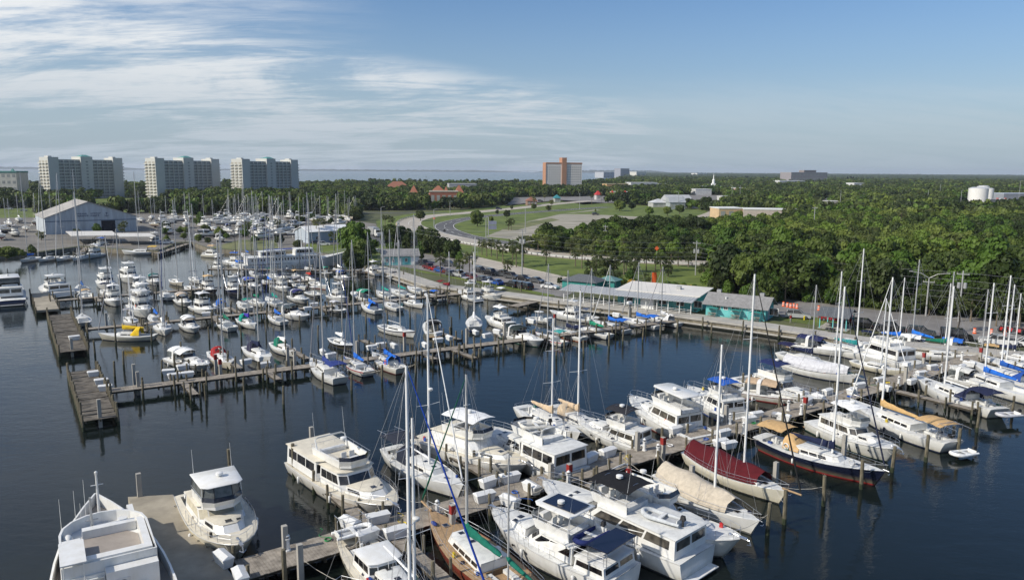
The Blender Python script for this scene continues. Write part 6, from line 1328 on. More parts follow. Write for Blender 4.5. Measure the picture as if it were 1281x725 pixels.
# ------------------------------------------------------------------ buildings
def edge_frame(pl, pr):
    """local frame with X from left to right base corner as seen in the photo, -Y towards the camera"""
    a = W(*pl, LAND); b = W(*pr, LAND); d = b - a; return a, math.atan2(d.y, d.x), d.length
def win_part(t, x0, x1, z0, z1, y, m=None, frame=True, name="window", fm=None):
    q = MB(); q.box(x0, x1, y - .03, y + .02, z0, z1); o = q.build(name, m or M['glass'], t)
    if frame:
        f = MB(); w = .09
        for b in ((x0 - w, x1 + w, z0 - w, z0), (x0 - w, x1 + w, z1, z1 + w), (x0 - w, x0, z0, z1), (x1, x1 + w, z0, z1), ((x0 + x1) / 2 - .03, (x0 + x1) / 2 + .03, z0, z1)): f.box(b[0], b[1], y - .07, y + .01, b[2], b[3])
        f.build("frame", fm or M['whitepaint'], o)
    return o
# big shed
a, rz, wd = edge_frame((57.5, 293.5), (171.5, 289))
sh = thing("boat_shed", "big pale blue-grey gabled boat shed with dark open doorway and faded sign", "shed", (a.x, a.y, LAND), rz)
M['shedwall'] = mat("faded_blue_cladding", (0.43, 0.46, 0.49), .8, var=.2, scale=.7, detail=7, stretch=(1, 1, .12), c2=(.52, .57, .61)); M['shedroof'] = mat("shed_roof", (.36, .34, .31), .75, var=.14, scale=.3, stretch=(1, .2, 1))
he, hr, dp = 7.2, 14.0, 36.0; rx = wd * .47
q = MB(); q.add([(0, 0, 0), (wd, 0, 0), (wd, 0, he), (rx, 0, hr), (0, 0, he), (0, dp, 0), (wd, dp, 0), (wd, dp, he), (rx, dp, hr), (0, dp, he)], [(0, 1, 2, 3, 4), (9, 8, 7, 6, 5), (0, 4, 9, 5), (1, 6, 7, 2)]); q.build("wall", M['shedwall'], sh)
q = MB(); q.loft([[(-.4, y, he + .05 - .2), (rx, y, hr + .1), (wd + .4, y, he - .15), (wd + .4, y, he + .08), (rx, y, hr + .35), (-.4, y, he + .12)] for y in (-.5, dp + .5)]); rf = q.build("roof", M['shedroof'], sh)
q = MB(); k = 0
for k in range(30): q.box(.3 + k * (wd - .6) / 30, .36 + k * (wd - .6) / 30, -.05, 0.0, .1, he - .1)
q.build("cladding_battens", M['shedwall'], sh); tag(sh.children[-1], kind="stuff")
q = MB(); q.box(0, wd, -.12, -.001, he - 1.7, he - 1.3); q.build("beam", mat("beam_dark", (.14, .18, .24), .8), sh)
q = MB(); q.box(wd * .60, wd * .755, -.10, -.06, 0, he - 1.75); q.build("doorway", mat("dark_interior", (.008, .01, .02), .9, var=0), sh)
q = MB(); q.box(wd * .44, wd * .597, -.16, -.06, .05, he - 1.72); q.build("sliding_door", M['shedwall'], sh)
q = MB(); random.seed(11); xx = wd * .44
def glyph(q, x, z, w, h):
    q.box(x, x + .14, -.07, -.02, z, z + h)
    k = random.randint(0, 3)
    if k != 1: q.box(x, x + w, -.069, -.021, z + h - .14, z + h)
    if k != 2: q.box(x, x + w, -.068, -.022, z + h * .45, z + h * .45 + .14)
    if k != 0: q.box(x + w - .14, x + w, -.067, -.023, z, z + h)
for j, (n, h, zz) in enumerate(((14, .55, he + 1.35), (13, .8, he + .2))):
    for k in range(n):
        if (j == 0 and k in (6, 7)) or (j == 1 and k == 7): continue
        glyph(q, wd * .335 + k * .72, zz, .5, h)
q.build("faded_lettering", mat("faded_sign_paint", (.07, .09, .16), .8, var=.3, scale=3), sh)
q = MB(); cx_, cz_ = wd * .665, he + 1.3
q.tube([(cx_, -.05, cz_ - 1.0), (cx_, -.05, cz_ + .8)], .09, 5); q.tube([(cx_ - .9, -.05, cz_ - .5), (cx_ - .5, -.05, cz_ - .95), (cx_, -.05, cz_ - 1.1), (cx_ + .5, -.05, cz_ - .95), (cx_ + .9, -.05, cz_ - .5)], .09, 5); q.tube([(cx_ - .5, -.05, cz_ + .4), (cx_ + .5, -.05, cz_ + .4)], .08, 5); q.build("anchor_emblem", mat("faded_sign_paint", (.07, .09, .16)), sh)
def flat_canopy(label, px, z=3.2):
    P = WL(px); c = P[0]; t = thing("awning", label, "canopy", (c.x, c.y, LAND)); pl = [(p.x - c.x, p.y - c.y) for p in P]
    q = MB(); q.prism(pl, pl, z, z + .25, base=True); q.build("roof", M['metalroof'], t)
    for p in pl: q = MB(); q.tube([(p[0] * .98, p[1] * .98, 0), (p[0] * .98, p[1] * .98, z)], .1, 5); q.build("post", M['lamp'], t)
flat_canopy("broad flat white awning roof in front of the big shed", [(90, 306), (148, 305), (141, 299), (83, 299.5)])
flat_canopy("second smaller flat awning roof right of the shed doorway", [(150, 307), (196, 306.5), (188, 302), (146, 302)])
# white shed
def gable(label, pl, pr, he, hr, dp, wallm, roofm, name="house", cat="building", axis='x', wins=(), over=.5, door=None):
    a, rz, wd = edge_frame(pl, pr); t = thing(name, label, cat, (a.x, a.y, LAND), rz)
    q = MB()
    if axis == 'x':  # ridge parallel to the front
        q.add([(0, 0, 0), (wd, 0, 0), (wd, 0, he), (0, 0, he), (0, dp, 0), (wd, dp, 0), (wd, dp, he), (0, dp, he), (0, dp / 2, hr), (wd, dp / 2, hr)], [(0, 1, 2, 3), (5, 4, 7, 6), (0, 3, 8, 7, 4), (1, 5, 6, 9, 2)])
        q.build("wall", wallm, t); s = (hr - he) / (dp / 2)
        q = MB(); q.loft([[(x, -over, he - over * s), (x, dp / 2, hr + .03), (x, dp + over, he - over * s), (x, dp + over, he - over * s + .15), (x, dp / 2, hr + .2), (x, -over, he - over * s + .15)] for x in (-over, wd + over)])
    else:
        q.add([(0, 0, 0), (wd, 0, 0), (wd, 0, he), (wd / 2, 0, hr), (0, 0, he), (0, dp, 0), (wd, dp, 0), (wd, dp, he), (wd / 2, dp, hr), (0, dp, he)], [(0, 1, 2, 3, 4), (9, 8, 7, 6, 5), (0, 4, 9, 5), (1, 6, 7, 2)])
        q.build("wall", wallm, t); s = (hr - he) / (wd / 2)
        q = MB(); q.loft([[(-over, y, he - over * s), (wd / 2, y, hr + .03), (wd + over, y, he - over * s), (wd + over, y, he - over * s + .15), (wd / 2, y, hr + .2), (-over, y, he - over * s + .15)] for y in (-over, dp + over)])
    q.build("roof", roofm, t)
    for (x0, x1, z0, z1) in wins: win_part(t, x0 * wd, x1 * wd, z0, z1, -.03)
    if door: q = MB(); q.box(door[0] * wd, door[1] * wd, -.06, -.01, .02, 2.1); q.build("door", M['whitepaint'], t)
    return t, wd
M['shedpale'] = mat("pale_blue_wall", (.40, .45, .50), .8, var=.1, scale=.6, stretch=(1, 1, .2))
gable("white roofed low blue-grey shed behind the long ship", (387, 304.5), (440, 301), 4.6, 6.4, 12, M['shedpale'], mat("white_roof", (.80, .80, .78), .6, var=.06, scale=.4), wins=[(.15, .2, 1.5, 2.6)], door=(.8, .86), name="shed", cat="shed")
# teal hut
M['whiteclap'] = colmat((.72, .73, .72), 'paint')
t, wd = gable("small teal and white hut with grey shingle roof beside the seawall", (479, 332), (524, 331), 2.9, 4.5, 9.0, M['teal'], M['shingle'], wins=[(.08, .14, 1.1, 2.1), (.25, .31, 1.1, 2.1), (.62, .68, 1.1, 2.1)], name="hut", cat="hut", door=(.45, .51))
for x0, x1 in ((0, .05), (.16, .22), (.78, 1.0)): q = MB(); q.box(x0 * wd, x1 * wd, -.05, -.005, .02, 2.85); q.build("white_wall_panel", M['whiteclap'], t)
q = MB(); q.add([(-.04, .1, .02), (-.04, 8.9, .02), (-.04, 8.9, 2.9), (-.04, 4.5, 4.3), (-.04, .1, 2.9)], [(0, 1, 2, 3, 4)]); q.build("gable_wall", M['whiteclap'], t)
for y in (2.2, 6.0): q = MB(); q.box(-.12, -.05, y, y + 1.1, .9, 2.2); q.build("side_window", M['teal'], t)
# teal building with the veranda
a, rz, LT = edge_frame((704, 376.5), (866, 393.5)); SWD = Vector((math.cos(rz), math.sin(rz), 0)); SWN = Vector((math.sin(rz), -math.cos(rz), 0))
rs = thing("waterfront_building", "long teal waterfront building with white roof and open veranda on the boardwalk", "building", (a.x, a.y, LAND), rz)
q = MB(); q.box(12, LT, 3.6, 12.5, 0, 3.2); q.build("wall", M['teal'], rs)
q = MB(); q.loft([[(x, 3.2, 3.25), (x, 12.9, 3.9), (x, 12.9, 4.1), (x, 3.2, 3.42)] for x in (11.6, LT + .5)]); q.build("roof", M['metalroof'], rs)
M['ribroof'] = mat("ribbed_panel_roof", (.42, .43, .43), .6, var=.12, scale=.5, stretch=(6, .3, 1))
q = MB(); q.loft([[(x, -1.0, 2.62), (x, 4.6, 3.30), (x, 4.6, 3.40), (x, -1.0, 2.72)] for x in (-.5, LT + .2)]); q.build("veranda_roof", M['ribroof'], rs)
q = MB()
for k in range(48): x = -.4 + k * (LT + .4) / 47; q.add([(x, -1.02, 2.722), (x + .09, -1.02, 2.722), (x + .09, 4.6, 3.402), (x, 4.6, 3.402), (x + .045, -1.02, 2.78), (x + .045, 4.6, 3.46)], [(0, 4, 5, 3), (4, 1, 2, 5), (0, 1, 4)])
q.build("roof_ribs", M['ribroof'], rs); tag(rs.children[-1], kind="stuff")
for k in range(13): q = MB(); x = .2 + k * (LT - .6) / 12; q.box(x, x + .14, -.1, .04, 0, 2.66); q.build("post", M['whitepaint'], rs)
for k in range(12):
    x = .34 + k * (LT - .6) / 12; w = (LT - .6) / 12 - .14; q = MB()
    for z in (.25, .6, .95): q.box(x, x + w, -.05, -.01, z, z + .06)
    q.build("railing", M['whitepaint'], rs)
for k in range(9):
    x = 14 + k * 3.9; win_part(rs, x, x + 1.6, 1.0, 2.3, 3.57)
q = MB(); q.box(LT - 12, LT - 9, 1.2, 3.5, 0, 2.3); q.build("white_cooler", M['whitepaint'], rs)
for k in range(3): q = MB(); q.box(24 + k * 9, 24.9 + k * 9, 8, 8.9, 3.75, 4.5); q.build("roof_vent", M['lamp'], rs)
q = MB(); q.box(LT + .003, LT + .05, 6, 7, 0, 2.1); q.build("end_door", M['whitepaint'], rs)
for k in range(9):
    p = Vector((a.x, a.y, LAND)) + SWD * (3 + 3.9 * k) + (-SWN) * 1.9
    t = thing("dining_table", "dining table with chairs under the white veranda, %s one along from the car park" % ordn(k + 1), "table", p, rz, "tables under the veranda")
    q = MB(); q.lathe(0, 0, [(.72, .55), (.76, .55)], 10); q.build("tabletop", M['darkwood'], t); q = MB(); q.tube([(0, 0, 0), (0, 0, .72)], .05, 5); q.build("stem", M['rubber'], t)
    for s in (1, -1): q = MB(); q.box(s * .95 - .22, s * .95 + .22, -.2, .2, .42, .47); q.box(s * 1.15 - .02, s * 1.15 + .02, -.2, .2, .47, .9); q.build("seat", M['darkwood'], t)
# small roofs behind
def hip(label, px, py, w, dpt, he, hr, wallm, roofm, name="hut", rz_=None, cat="hut"):
    p = W(px, py, LAND); t = thing(name, label, cat, (p.x, p.y, LAND), rz_ if rz_ is not None else rz); q = MB(); q.box(-w / 2, w / 2, -dpt / 2, dpt / 2, 0, he); q.build("wall", wallm, t)
    o = .5; r = min(w, dpt) / 2; q = MB(); a_, b_ = w / 2 + o, dpt / 2 + o; rr = max(0.05, w / 2 - dpt / 2)
    q.add([(-a_, -b_, he + .002), (a_, -b_, he + .002), (a_, b_, he + .002), (-a_, b_, he + .002), (-rr, 0, hr), (rr, 0, hr)], [(0, 1, 5, 4), (1, 2, 5), (2, 3, 4, 5), (3, 0, 4), (3, 2, 1, 0)]); q.build("roof", roofm, t); return t
hip("grey hip roofed hut just behind the veranda roof", 730, 362, 9, 6, 2.4, 3.9, M['tealdark'], mat("dark_shingle", (.10, .11, .12), .9, var=.2))
hip("small pavilion roof in pale teal behind the veranda", 762, 361, 4.5, 4, 2.3, 3.4, M['tealdark'], mat("teal_roof", (.12, .24, .23), .8, var=.1))
# second teal building
t, wd = gable("small teal building with grey shingle roof and three dark windows, on the boardwalk", (883, 394), (957, 402), 2.7, 4.3, 6.5, M['teal'], M['shingle'], wins=[(.12, .24, 1.55, 2.25), (.31, .37, 1.65, 2.15), (.44, .56, 1.5, 2.25), (.78, .92, 1.5, 2.25)], name="teal_building", over=.7)
q = MB(); q.box(wd + .002, wd + .06, 2.0, 3.0, .02, 2.1); q.build("side_door", colmat((.4, .45, .5), 'paint'), t); q = MB(); q.lathe(wd * .3, 1.5, [(3.3, .2), (3.9, .2), (3.95, .3), (4.0, .1)], 8); q.build("roof_vent", M['whitepaint'], t)
a2, rz2, _ = edge_frame((883, 394), (957, 402))
for k, u in enumerate((.13, .53, .86)):
    p = a2 + Vector((math.cos(rz2), math.sin(rz2), 0)) * wd * u + Vector((math.sin(rz2), -math.cos(rz2), 0)) * 1.0
    b_ = thing("picnic_table", "shaded picnic bench against the small teal building, %s from the veranda side" % ordn(k + 1), "picnic table", (p.x, p.y, LAND + .06), rz2, "shaded benches by the teal building")
    q = MB(); q.box(-.9, .9, -.35, .35, .72, .77); q.build("tabletop", M['wood'], b_)
    for s in (1, -1): q = MB(); q.box(-.9, .9, s * .65 - .13, s * .65 + .13, .42, .46); q.build("bench", M['wood'], b_); q = MB(); q.tube([(s * .7, -.7, 0), (s * .6, 0, .72), (s * .7, .7, 0)], .035, 4); q.build("leg", M['lamp'], b_)
    q = MB(); q.sheet([[(-1.2 + 2.4 * i / 6, y, 1.75 + .15 * math.sin(math.pi * i / 6)) for i in range(7)] for y in (-.8, .8)], .04); q.build("shade_roof", M['tealdark'], b_)
    for x, y in ((-1.1, -.7), (1.1, -.7), (-1.1, .7), (1.1, .7)): q = MB(); q.tube([(x, y, 0), (x, y, 1.75)], .03, 4); q.build("post", M['teal'], b_)
# pavilion
a, rzp, wd = edge_frame((1025, 410), (1058, 414)); pv_ = thing("picnic_pavilion", "open picnic pavilion with grey shingle roof on teal posts", "pavilion", (a.x, a.y, LAND), rzp)
q = MB(); dp = 6; q.loft([[(x, -.6, 2.4), (x, dp / 2, 3.6), (x, dp + .6, 2.4), (x, dp + .6, 2.55), (x, dp / 2, 3.78), (x, -.6, 2.55)] for x in (-.6, wd + .6)]); q.build("roof", mat("dark_shingle", (.12, .12, .13), .9), pv_)
for x in (0, wd / 2, wd):
    for y in (0, dp): q = MB(); q.box(x - .08, x + .08, y - .08, y + .08, 0, 2.5); q.build("post", M['teal'], pv_)
q = MB(); q.box(-.3, wd + .3, -.3, dp + .3, 0, .07); q.build("slab", M['walk'], pv_)
for k in range(2): q = MB(); x = wd * (.3 + .4 * k); q.box(x - .9, x + .9, 2.3, 3.1, .72, .78); q.box(x - .9, x + .9, 1.7, 2.0, .42, .47); q.box(x - .9, x + .9, 3.4, 3.7, .42, .47); q.box(x - .1, x + .1, 2.0, 3.4, .07, .72); q.build("picnic_table", M['wood'], pv_)
# apartment towers
APW, APD, APH = 68.0, 15.0, 36.0
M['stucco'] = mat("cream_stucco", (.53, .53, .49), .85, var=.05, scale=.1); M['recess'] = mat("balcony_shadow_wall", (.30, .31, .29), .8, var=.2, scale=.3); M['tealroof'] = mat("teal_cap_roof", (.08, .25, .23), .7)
def tower_apartment(label, px, dist_y, scale=1.0):
    ra = (px - 640.5) / F; x = ra * dist_y; t = thing("apartment_tower", label, "apartment block", (x, dist_y, LAND), R(54), "cream apartment towers before the bay")
    W2, D2, Hh = APW / 2, APD / 2, APH
    q = MB(); q.box(-W2, W2, -D2, D2, 0, Hh); q.build("wall", M['stucco'], t)
    for x0, x1, h, dd in ((-W2 - .8, -W2 + 8.5, Hh + 3.2, 2.2), (-5.5, 5.5, Hh + 4.0, 2.6), (W2 - 8.5, W2 + .8, Hh + 3.2, 2.2)):
        q = MB(); q.box(x0, x1, -D2 - dd, D2 + dd * .5, 0, h); q.build("stair_tower", M['stucco'], t)
    for x0 in (-W2 + 2, W2 - 6): q = MB(); q.box(x0, x0 + 3, -4, 4, Hh + 3.2, Hh + 4.4); q.build("lift_housing", M['stucco'], t)
    q = MB(); q.add([(-4.5, -D2 - 2.0, Hh + 4.01), (4.5, -D2 - 2.0, Hh + 4.01), (4.5, 4, Hh + 4.01), (-4.5, 4, Hh + 4.01), (-2, -5, Hh + 5.8), (2, -5, Hh + 5.8)], [(0, 1, 5, 4), (1, 2, 5), (2, 3, 4, 5), (3, 0, 4)]); q.build("cap_roof", M['tealroof'], t)
    q = MB(); q.box(-W2 + 8.5, W2 - 8.5, -D2 - .35, -D2 + .4, Hh, Hh + 1.2); q.build("parapet", M['stucco'], t)
    fl = Hh / 12; wb = (W2 - 8.5 - 5.5) / 4
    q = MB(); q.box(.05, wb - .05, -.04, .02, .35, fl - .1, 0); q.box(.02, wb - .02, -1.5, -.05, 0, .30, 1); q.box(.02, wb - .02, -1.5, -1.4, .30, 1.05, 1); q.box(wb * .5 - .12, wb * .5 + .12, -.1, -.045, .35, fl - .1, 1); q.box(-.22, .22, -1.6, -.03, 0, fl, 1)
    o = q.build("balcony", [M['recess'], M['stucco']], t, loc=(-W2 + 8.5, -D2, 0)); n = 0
    for side in (-W2 + 8.5, 5.5):
        for b_ in range(4):
            for f_ in range(12):
                if n == 0: n = 1; continue
                part_copy(o, (side + b_ * wb, -D2 - .01, f_ * fl), t)
    q = MB()
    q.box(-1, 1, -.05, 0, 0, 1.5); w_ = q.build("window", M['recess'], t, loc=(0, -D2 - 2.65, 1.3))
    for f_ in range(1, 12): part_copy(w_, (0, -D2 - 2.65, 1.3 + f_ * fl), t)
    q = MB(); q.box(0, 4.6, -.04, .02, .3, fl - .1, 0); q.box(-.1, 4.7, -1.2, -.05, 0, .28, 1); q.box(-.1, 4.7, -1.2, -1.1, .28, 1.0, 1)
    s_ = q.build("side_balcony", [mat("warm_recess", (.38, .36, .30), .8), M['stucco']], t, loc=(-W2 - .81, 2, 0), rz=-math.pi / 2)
    for b_ in range(3):
        for f_ in range(12):
            if b_ == 0 and f_ == 0: continue
            part_copy(s_, (-W2 - .81, 9.5 - b_ * 6.6, f_ * fl), t, -math.pi / 2)
    for b_ in range(3):
        for f_ in range(12): part_copy(s_, (W2 + .81, -9.5 + b_ * 6.6, f_ * fl), t, math.pi / 2)
tower_apartment("cream apartment tower farthest left, tallest looking of three", 108.5, 752)
tower_apartment("middle cream apartment tower of the three by the bay", 233.5, 782)
tower_apartment("cream apartment tower with brightest balcony side, closest to the road", 335, 812)
# orange and white tower
ot = thing("hotel_tower", "tall white and orange tower block standing alone before the bay", "tower block", ((702 - 640.5) / F * 1120, 1120, LAND), R(13))
M['ochre'] = mat("orange_stucco", (.42, .22, .13), .85, var=.06, scale=.1); M['whitest'] = mat("white_stucco", (.74, .70, .64), .85, var=.05, scale=.1)
q = MB(); q.box(-27, 27, -8, 8, 0, 39); q.build("wall", M['whitest'], ot); q = MB(); q.box(-27.3, 27.3, -8.3, 8.3, 39, 41); q.build("parapet", M['ochre'], ot)
q = MB(); q.box(-3.5, 3.5, -9.5, 5, 0, 48); q.build("lift_tower", M['ochre'], ot); q = MB(); q.box(-27.6, -27.01, -8.4, 8.4, 0, 40); q.build("end_wall", M['ochre'], ot)
q = MB(); q.box(-.7, .7, -.05, .1, 0, 1.6); w_ = q.build("window", M['recess'], ot, loc=(-25, -8.03, 2))
xs = [-25 + 3.1 * k for k in range(7)] + [6 + 3.1 * k for k in range(7)]; first = True
for x in xs:
    for f_ in range(7):
        if first: first = False; continue
        part_copy(w_, (x, -8.03, 12.5 + f_ * 3.5), ot)
q = MB()
for x in xs:
    for f_ in range(3): q.box(x - .9, x + .9, -8.08, -7.98, 2 + f_ * 3.5, 3.7 + f_ * 3.5)
q.build("lower_windows", M['recess'], ot); tag(ot.children[-1], kind="stuff")
# low and far buildings
def bld(label, x0, x1, yb, yt, dp, wallc, roofc=None, name="building", windows=0, rows=1, skew=0.0, roof='flat', cat="building"):
    A_ = W(x0, yb, LAND); B_ = W(x1, yb + skew, LAND); d = B_ - A_; wd = d.length; rz = math.atan2(d.y, d.x)
    hgt = top_z((x0 + x1) / 2, yt, (A_.x + B_.x) / 2, (A_.y + B_.y) / 2) - LAND; t = thing(name, label, cat, (A_.x, A_.y, LAND), rz)
    hw_ = hgt if roof == 'flat' else hgt * .55
    q = MB(); q.box(0, wd, 0, dp, 0, hw_); q.build("wall", colmat(wallc, 'paint'), t); rm = colmat(roofc or (.5, .5, .48), 'paint')
    if roof == 'flat': q = MB(); q.box(-.3, wd + .3, -.3, dp + .3, hw_, hw_ + hgt * .06 + .15); q.build("roof", rm, t)
    elif roof == 'hip':
        q = MB(); o = .6; r_ = min(dp / 2, wd / 2) * .9; q.add([(-o, -o, hw_), (wd + o, -o, hw_), (wd + o, dp + o, hw_), (-o, dp + o, hw_), (r_, dp / 2, hgt), (wd - r_, dp / 2, hgt)], [(0, 1, 5, 4), (1, 2, 5), (2, 3, 4, 5), (3, 0, 4)]); q.build("roof", rm, t)
    elif roof == 'gable':
        q = MB(); q.add([(-.5, -.5, hw_), (wd + .5, -.5, hw_), (wd + .5, dp + .5, hw_), (-.5, dp + .5, hw_), (-.5, dp / 2, hgt), (wd + .5, dp / 2, hgt)], [(0, 1, 5, 4), (1, 2, 5), (2, 3, 4, 5), (3, 0, 4)]); q.build("roof", rm, t)
    if windows:
        for r_ in range(rows):
            for k in range(windows):
                x = wd * (k + .5) / windows; q = MB(); hh = hw_ / rows; q.box(x - wd / windows * .28, x + wd / windows * .28, -.08, .05, hh * r_ + hh * .35, hh * r_ + hh * .78); q.build("window", M['recess'], t)
    return t, wd, hgt
bld("pale low apartment house with hipped roof at the far left", -30, 23, 249, 216, 24, (.55, .53, .46), (.10, .25, .22), windows=8, rows=4, roof='flat')
t, wd, hg = bld("small rooftop turret block with green roof at the far left", 8, 22, 246.5, 211, 14, (.50, .48, .42), (.10, .26, .23), windows=2, rows=3, roof='hip')
bld("long low strip building with pale walls beyond the green lawn", 930, 1003, 276, 262.5, 14, (.44, .38, .34), (.72, .72, .7), windows=0, skew=1.5)
bld("tan end block of the low strip building by the lawn", 899, 929.5, 274.5, 261, 16, (.55, .40, .24), (.72, .72, .7), windows=3)
bld("dark flat roofed block behind the strip building", 955, 1010, 267, 258.5, 16, (.3, .3, .3), (.28, .28, .29))
bld("grey house with three gabled roofs beyond the lawn", 836, 866, 259.5, 244, 20, (.36, .38, .38), (.40, .41, .42), windows=5, roof='gable', name="house", cat="house")
bld("low wing with pale roof beside the grey gabled house", 817, 836, 259, 249, 14, (.40, .40, .39), (.50, .51, .52), windows=3, roof='hip', name="house", cat="house")
t, wd, hg = bld("front gable porch of the grey house beyond the lawn", 838, 857, 262, 246, 10, (.33, .36, .37), (.34, .36, .38), roof='gable', name="house", windows=4, cat="house")
bld("tan flat commercial building in the trees", 759, 786, 240, 230.5, 20, (.52, .32, .15), (.45, .36, .22))
bld("long white flat building with grey bays among the trees", 789, 822, 238, 228.8, 22, (.60, .60, .58), (.7, .7, .68), windows=6)
bld("low white flat building, continuing the long white one", 822, 846, 238, 230.5, 22, (.56, .55, .53), (.66, .65, .62), windows=5)
bld("white church hall with low flat roof", 870, 890, 244, 237, 14, (.6, .6, .58), (.75, .75, .73), windows=0)
bld("wide white low building at the steeple's foot", 878, 910, 240, 233.2, 20, (.56, .57, .56), (.6, .62, .62), windows=5)
bld("pale hall behind the trees beneath the steeple", 905, 926, 252, 246, 16, (.5, .5, .48), (.6, .6, .57))
bld("wide grey concrete office block on the skyline", 989, 1034, 231, 216.5, 40, (.28, .26, .27), (.34, .33, .33), windows=10, rows=3, name="office_block")
bld("dark penthouse level of the skyline office block", 1005, 1020, 229, 213.8, 20, (.24, .20, .19), (.3, .28, .28))
bld("white long roofed building before the skyline office block", 975, 1006, 236, 226.5, 20, (.55, .55, .54), (.74, .74, .74))
bld("small pink building among the trees", 921, 932, 245, 235.5, 14, (.45, .30, .26), (.5, .5, .5), windows=2)
bld("orange roofed shops, broad central block", 538, 560, 257, 232.5, 24, (.55, .48, .38), (.30, .12, .07), windows=4, rows=1, roof='hip')
bld("orange roofed shops, slender corner pavilion", 514, 522, 252, 232, 14, (.60, .50, .36), (.30, .12, .07), windows=1, roof='hip')
bld("orange roofed shops, tower with terracotta front", 555, 562, 258, 233.5, 10, (.30, .12, .08), (.30, .12, .07), windows=1, rows=2, roof='hip')
bld("orange roofed shops, far end pavilion", 570, 580, 254, 231.5, 14, (.50, .40, .30), (.30, .12, .07), windows=1, roof='hip')
bld("terracotta walled shop front with blue windows", 538, 573, 258.5, 240, 10, (.30, .12, .075), (.5, .45, .36), windows=5)
bld("long orange tiled roof by the bay", 484, 512, 243, 227, 18, (.5, .42, .32), (.28, .12, .075), windows=5, roof='hip')
bld("grey flat roofed building near the bay shore", 562, 596, 243, 230.5, 20, (.40, .40, .40), (.45, .45, .45), windows=6)
bld("red roofed filling station shop by the road bend", 660, 672, 257, 246.5, 12, (.28, .19, .15), (.26, .12, .08), windows=3, roof='hip')
bld("small building with bright teal roof", 694, 701, 253, 243.5, 8, (.4, .4, .38), (.04, .22, .25), windows=1, roof='hip')
bld("small white tent-like roof below the orange tower", 706, 716, 239, 228, 14, (.7, .7, .7), (.8, .8, .8), roof='hip', name="marquee")
for i, (x, lab) in enumerate(((746, "first"), (764, "second"), (780, "third"))):
    bld("low diner building with bright red roof peak, %s of three from the road" % lab, x, x + 6, 250, 238.5, 8, (.5, .48, .46), (.45, .04, .04), roof='hip', windows=1)
bld("long white roofed shop behind the red roofed diners", 768, 795, 248, 240.5, 14, (.42, .42, .42), (.62, .62, .62), windows=6)
bld("row of pale bayside condominiums on the far shore", 755, 790, 222.5, 215.8, 60, (.42, .44, .47), (.5, .5, .52), windows=9, rows=2)
bld("dark hotel block on the far bay shore", 776, 787, 223, 211.5, 40, (.30, .31, .35), (.3, .3, .34), windows=4, rows=3)
bld("cream twin block beyond the far bay shore", 796, 808, 224.5, 215.5, 40, (.58, .57, .52), (.6, .6, .56), windows=2)
bld("tiny white building on the wooded skyline", 872, 884, 222, 217, 40, (.6, .6, .6), (.7, .7, .7))
bld("white building with pale roof among the woods at the right", 1068, 1080, 239, 229.5, 20, (.6, .6, .6), (.72, .72, .72))
bld("long bluish white roof in the trees at the right edge", 1255, 1300, 252, 242.5, 20, (.25, .27, .3), (.45, .50, .58))
bld("grey flat sheds beside the white tanks", 1247, 1262, 259, 250, 12, (.40, .38, .36), (.48, .45, .42), windows=2)
bld("white box shed beside the road by the tanks", 1202, 1214, 264, 258, 12, (.58, .57, .55), (.70, .70, .68), windows=2)
bld("grey roofed house half hidden in the trees at the right", 1000, 1016, 270, 262, 12, (.35, .33, .3), (.5, .5, .49))
bld("pale flat roofed shed in the wood left of the tanks", 1038, 1054, 258, 252, 14, (.4, .4, .38), (.60, .59, .56))
exc([(1190, 252), (1300, 248), (1300, 262), (1190, 268)])
polymesh("yard_ground", [(p.x, p.y) for p in WL([(1188, 256), (1300, 250), (1300, 264), (1188, 269)])], LAND + .02, mat("pale_yard", (.36, .32, .26), .9, var=.1, world=True, scale=.05))
# church steeple
p = W(892, 240, LAND); st = thing("church_steeple", "slender white church steeple rising over the trees", "steeple", (p.x, p.y, LAND))
ht = top_z(892, 216.5, p.x, p.y) - LAND; q = MB(); q.box(-2.8, 2.8, -2.8, 2.8, 0, ht * .45); q.build("tower", M['whitepaint'], st); q = MB(); q.lathe(0, 0, [(ht * .45, 2.2), (ht * .6, 2.0), (ht * .62, 2.3), (ht * .66, 1.4)], 8); q.build("belfry", M['whitepaint'], st); q = MB(); q.lathe(0, 0, [(ht * .66, 1.2), (ht, .05)], 8); q.build("spire", M['whitepaint'], st)
# tanks
for i, (x, yb, r_, yt, lab) in enumerate(((1222, 259, 7.8, 234, "broad white storage tank, largest of the group on the right"), (1235, 255, 4.6, 235, "narrower white storage tank behind the largest one"), (1228, 254, 5.5, 232, "white storage tank topped by a flat grey lid, rearmost of the tanks"))):
    p = W(x, yb, LAND); ht = top_z(x, yt, p.x, p.y) - LAND; t = thing("storage_tank", lab, "storage tank", (p.x, p.y, LAND)); q = MB(); q.lathe(0, 0, [(0, r_), (ht * .94, r_)], 24); q.build("shell", M['gel'], t, smooth=40); q = MB(); q.lathe(0, 0, [(ht * .94, r_ * .96), (ht, r_ * .6), (ht * 1.01, .1)], 24); q.build("lid", colmat((.6, .6, .6)), t, smooth=40)
    q = MB()
    for k in range(10): q.tube([(r_ * .96 * math.cos(.63 * k), r_ * .96 * math.sin(.63 * k), ht * .94), (r_ * .96 * math.cos(.63 * k), r_ * .96 * math.sin(.63 * k), ht * 1.0)], .06, 4)
    q.build("roof_rail", M['lamp'], t)
p = W(1252, 253, LAND); t = thing("tank_truck", "red ended white tank vehicle beside the storage tanks", "tank truck", (p.x, p.y, LAND), .1); q = MB(); q.tube([(-4, 0, 2.5), (4, 0, 2.5)], 1.5, 14); q.build("tank", M['gel'], t)
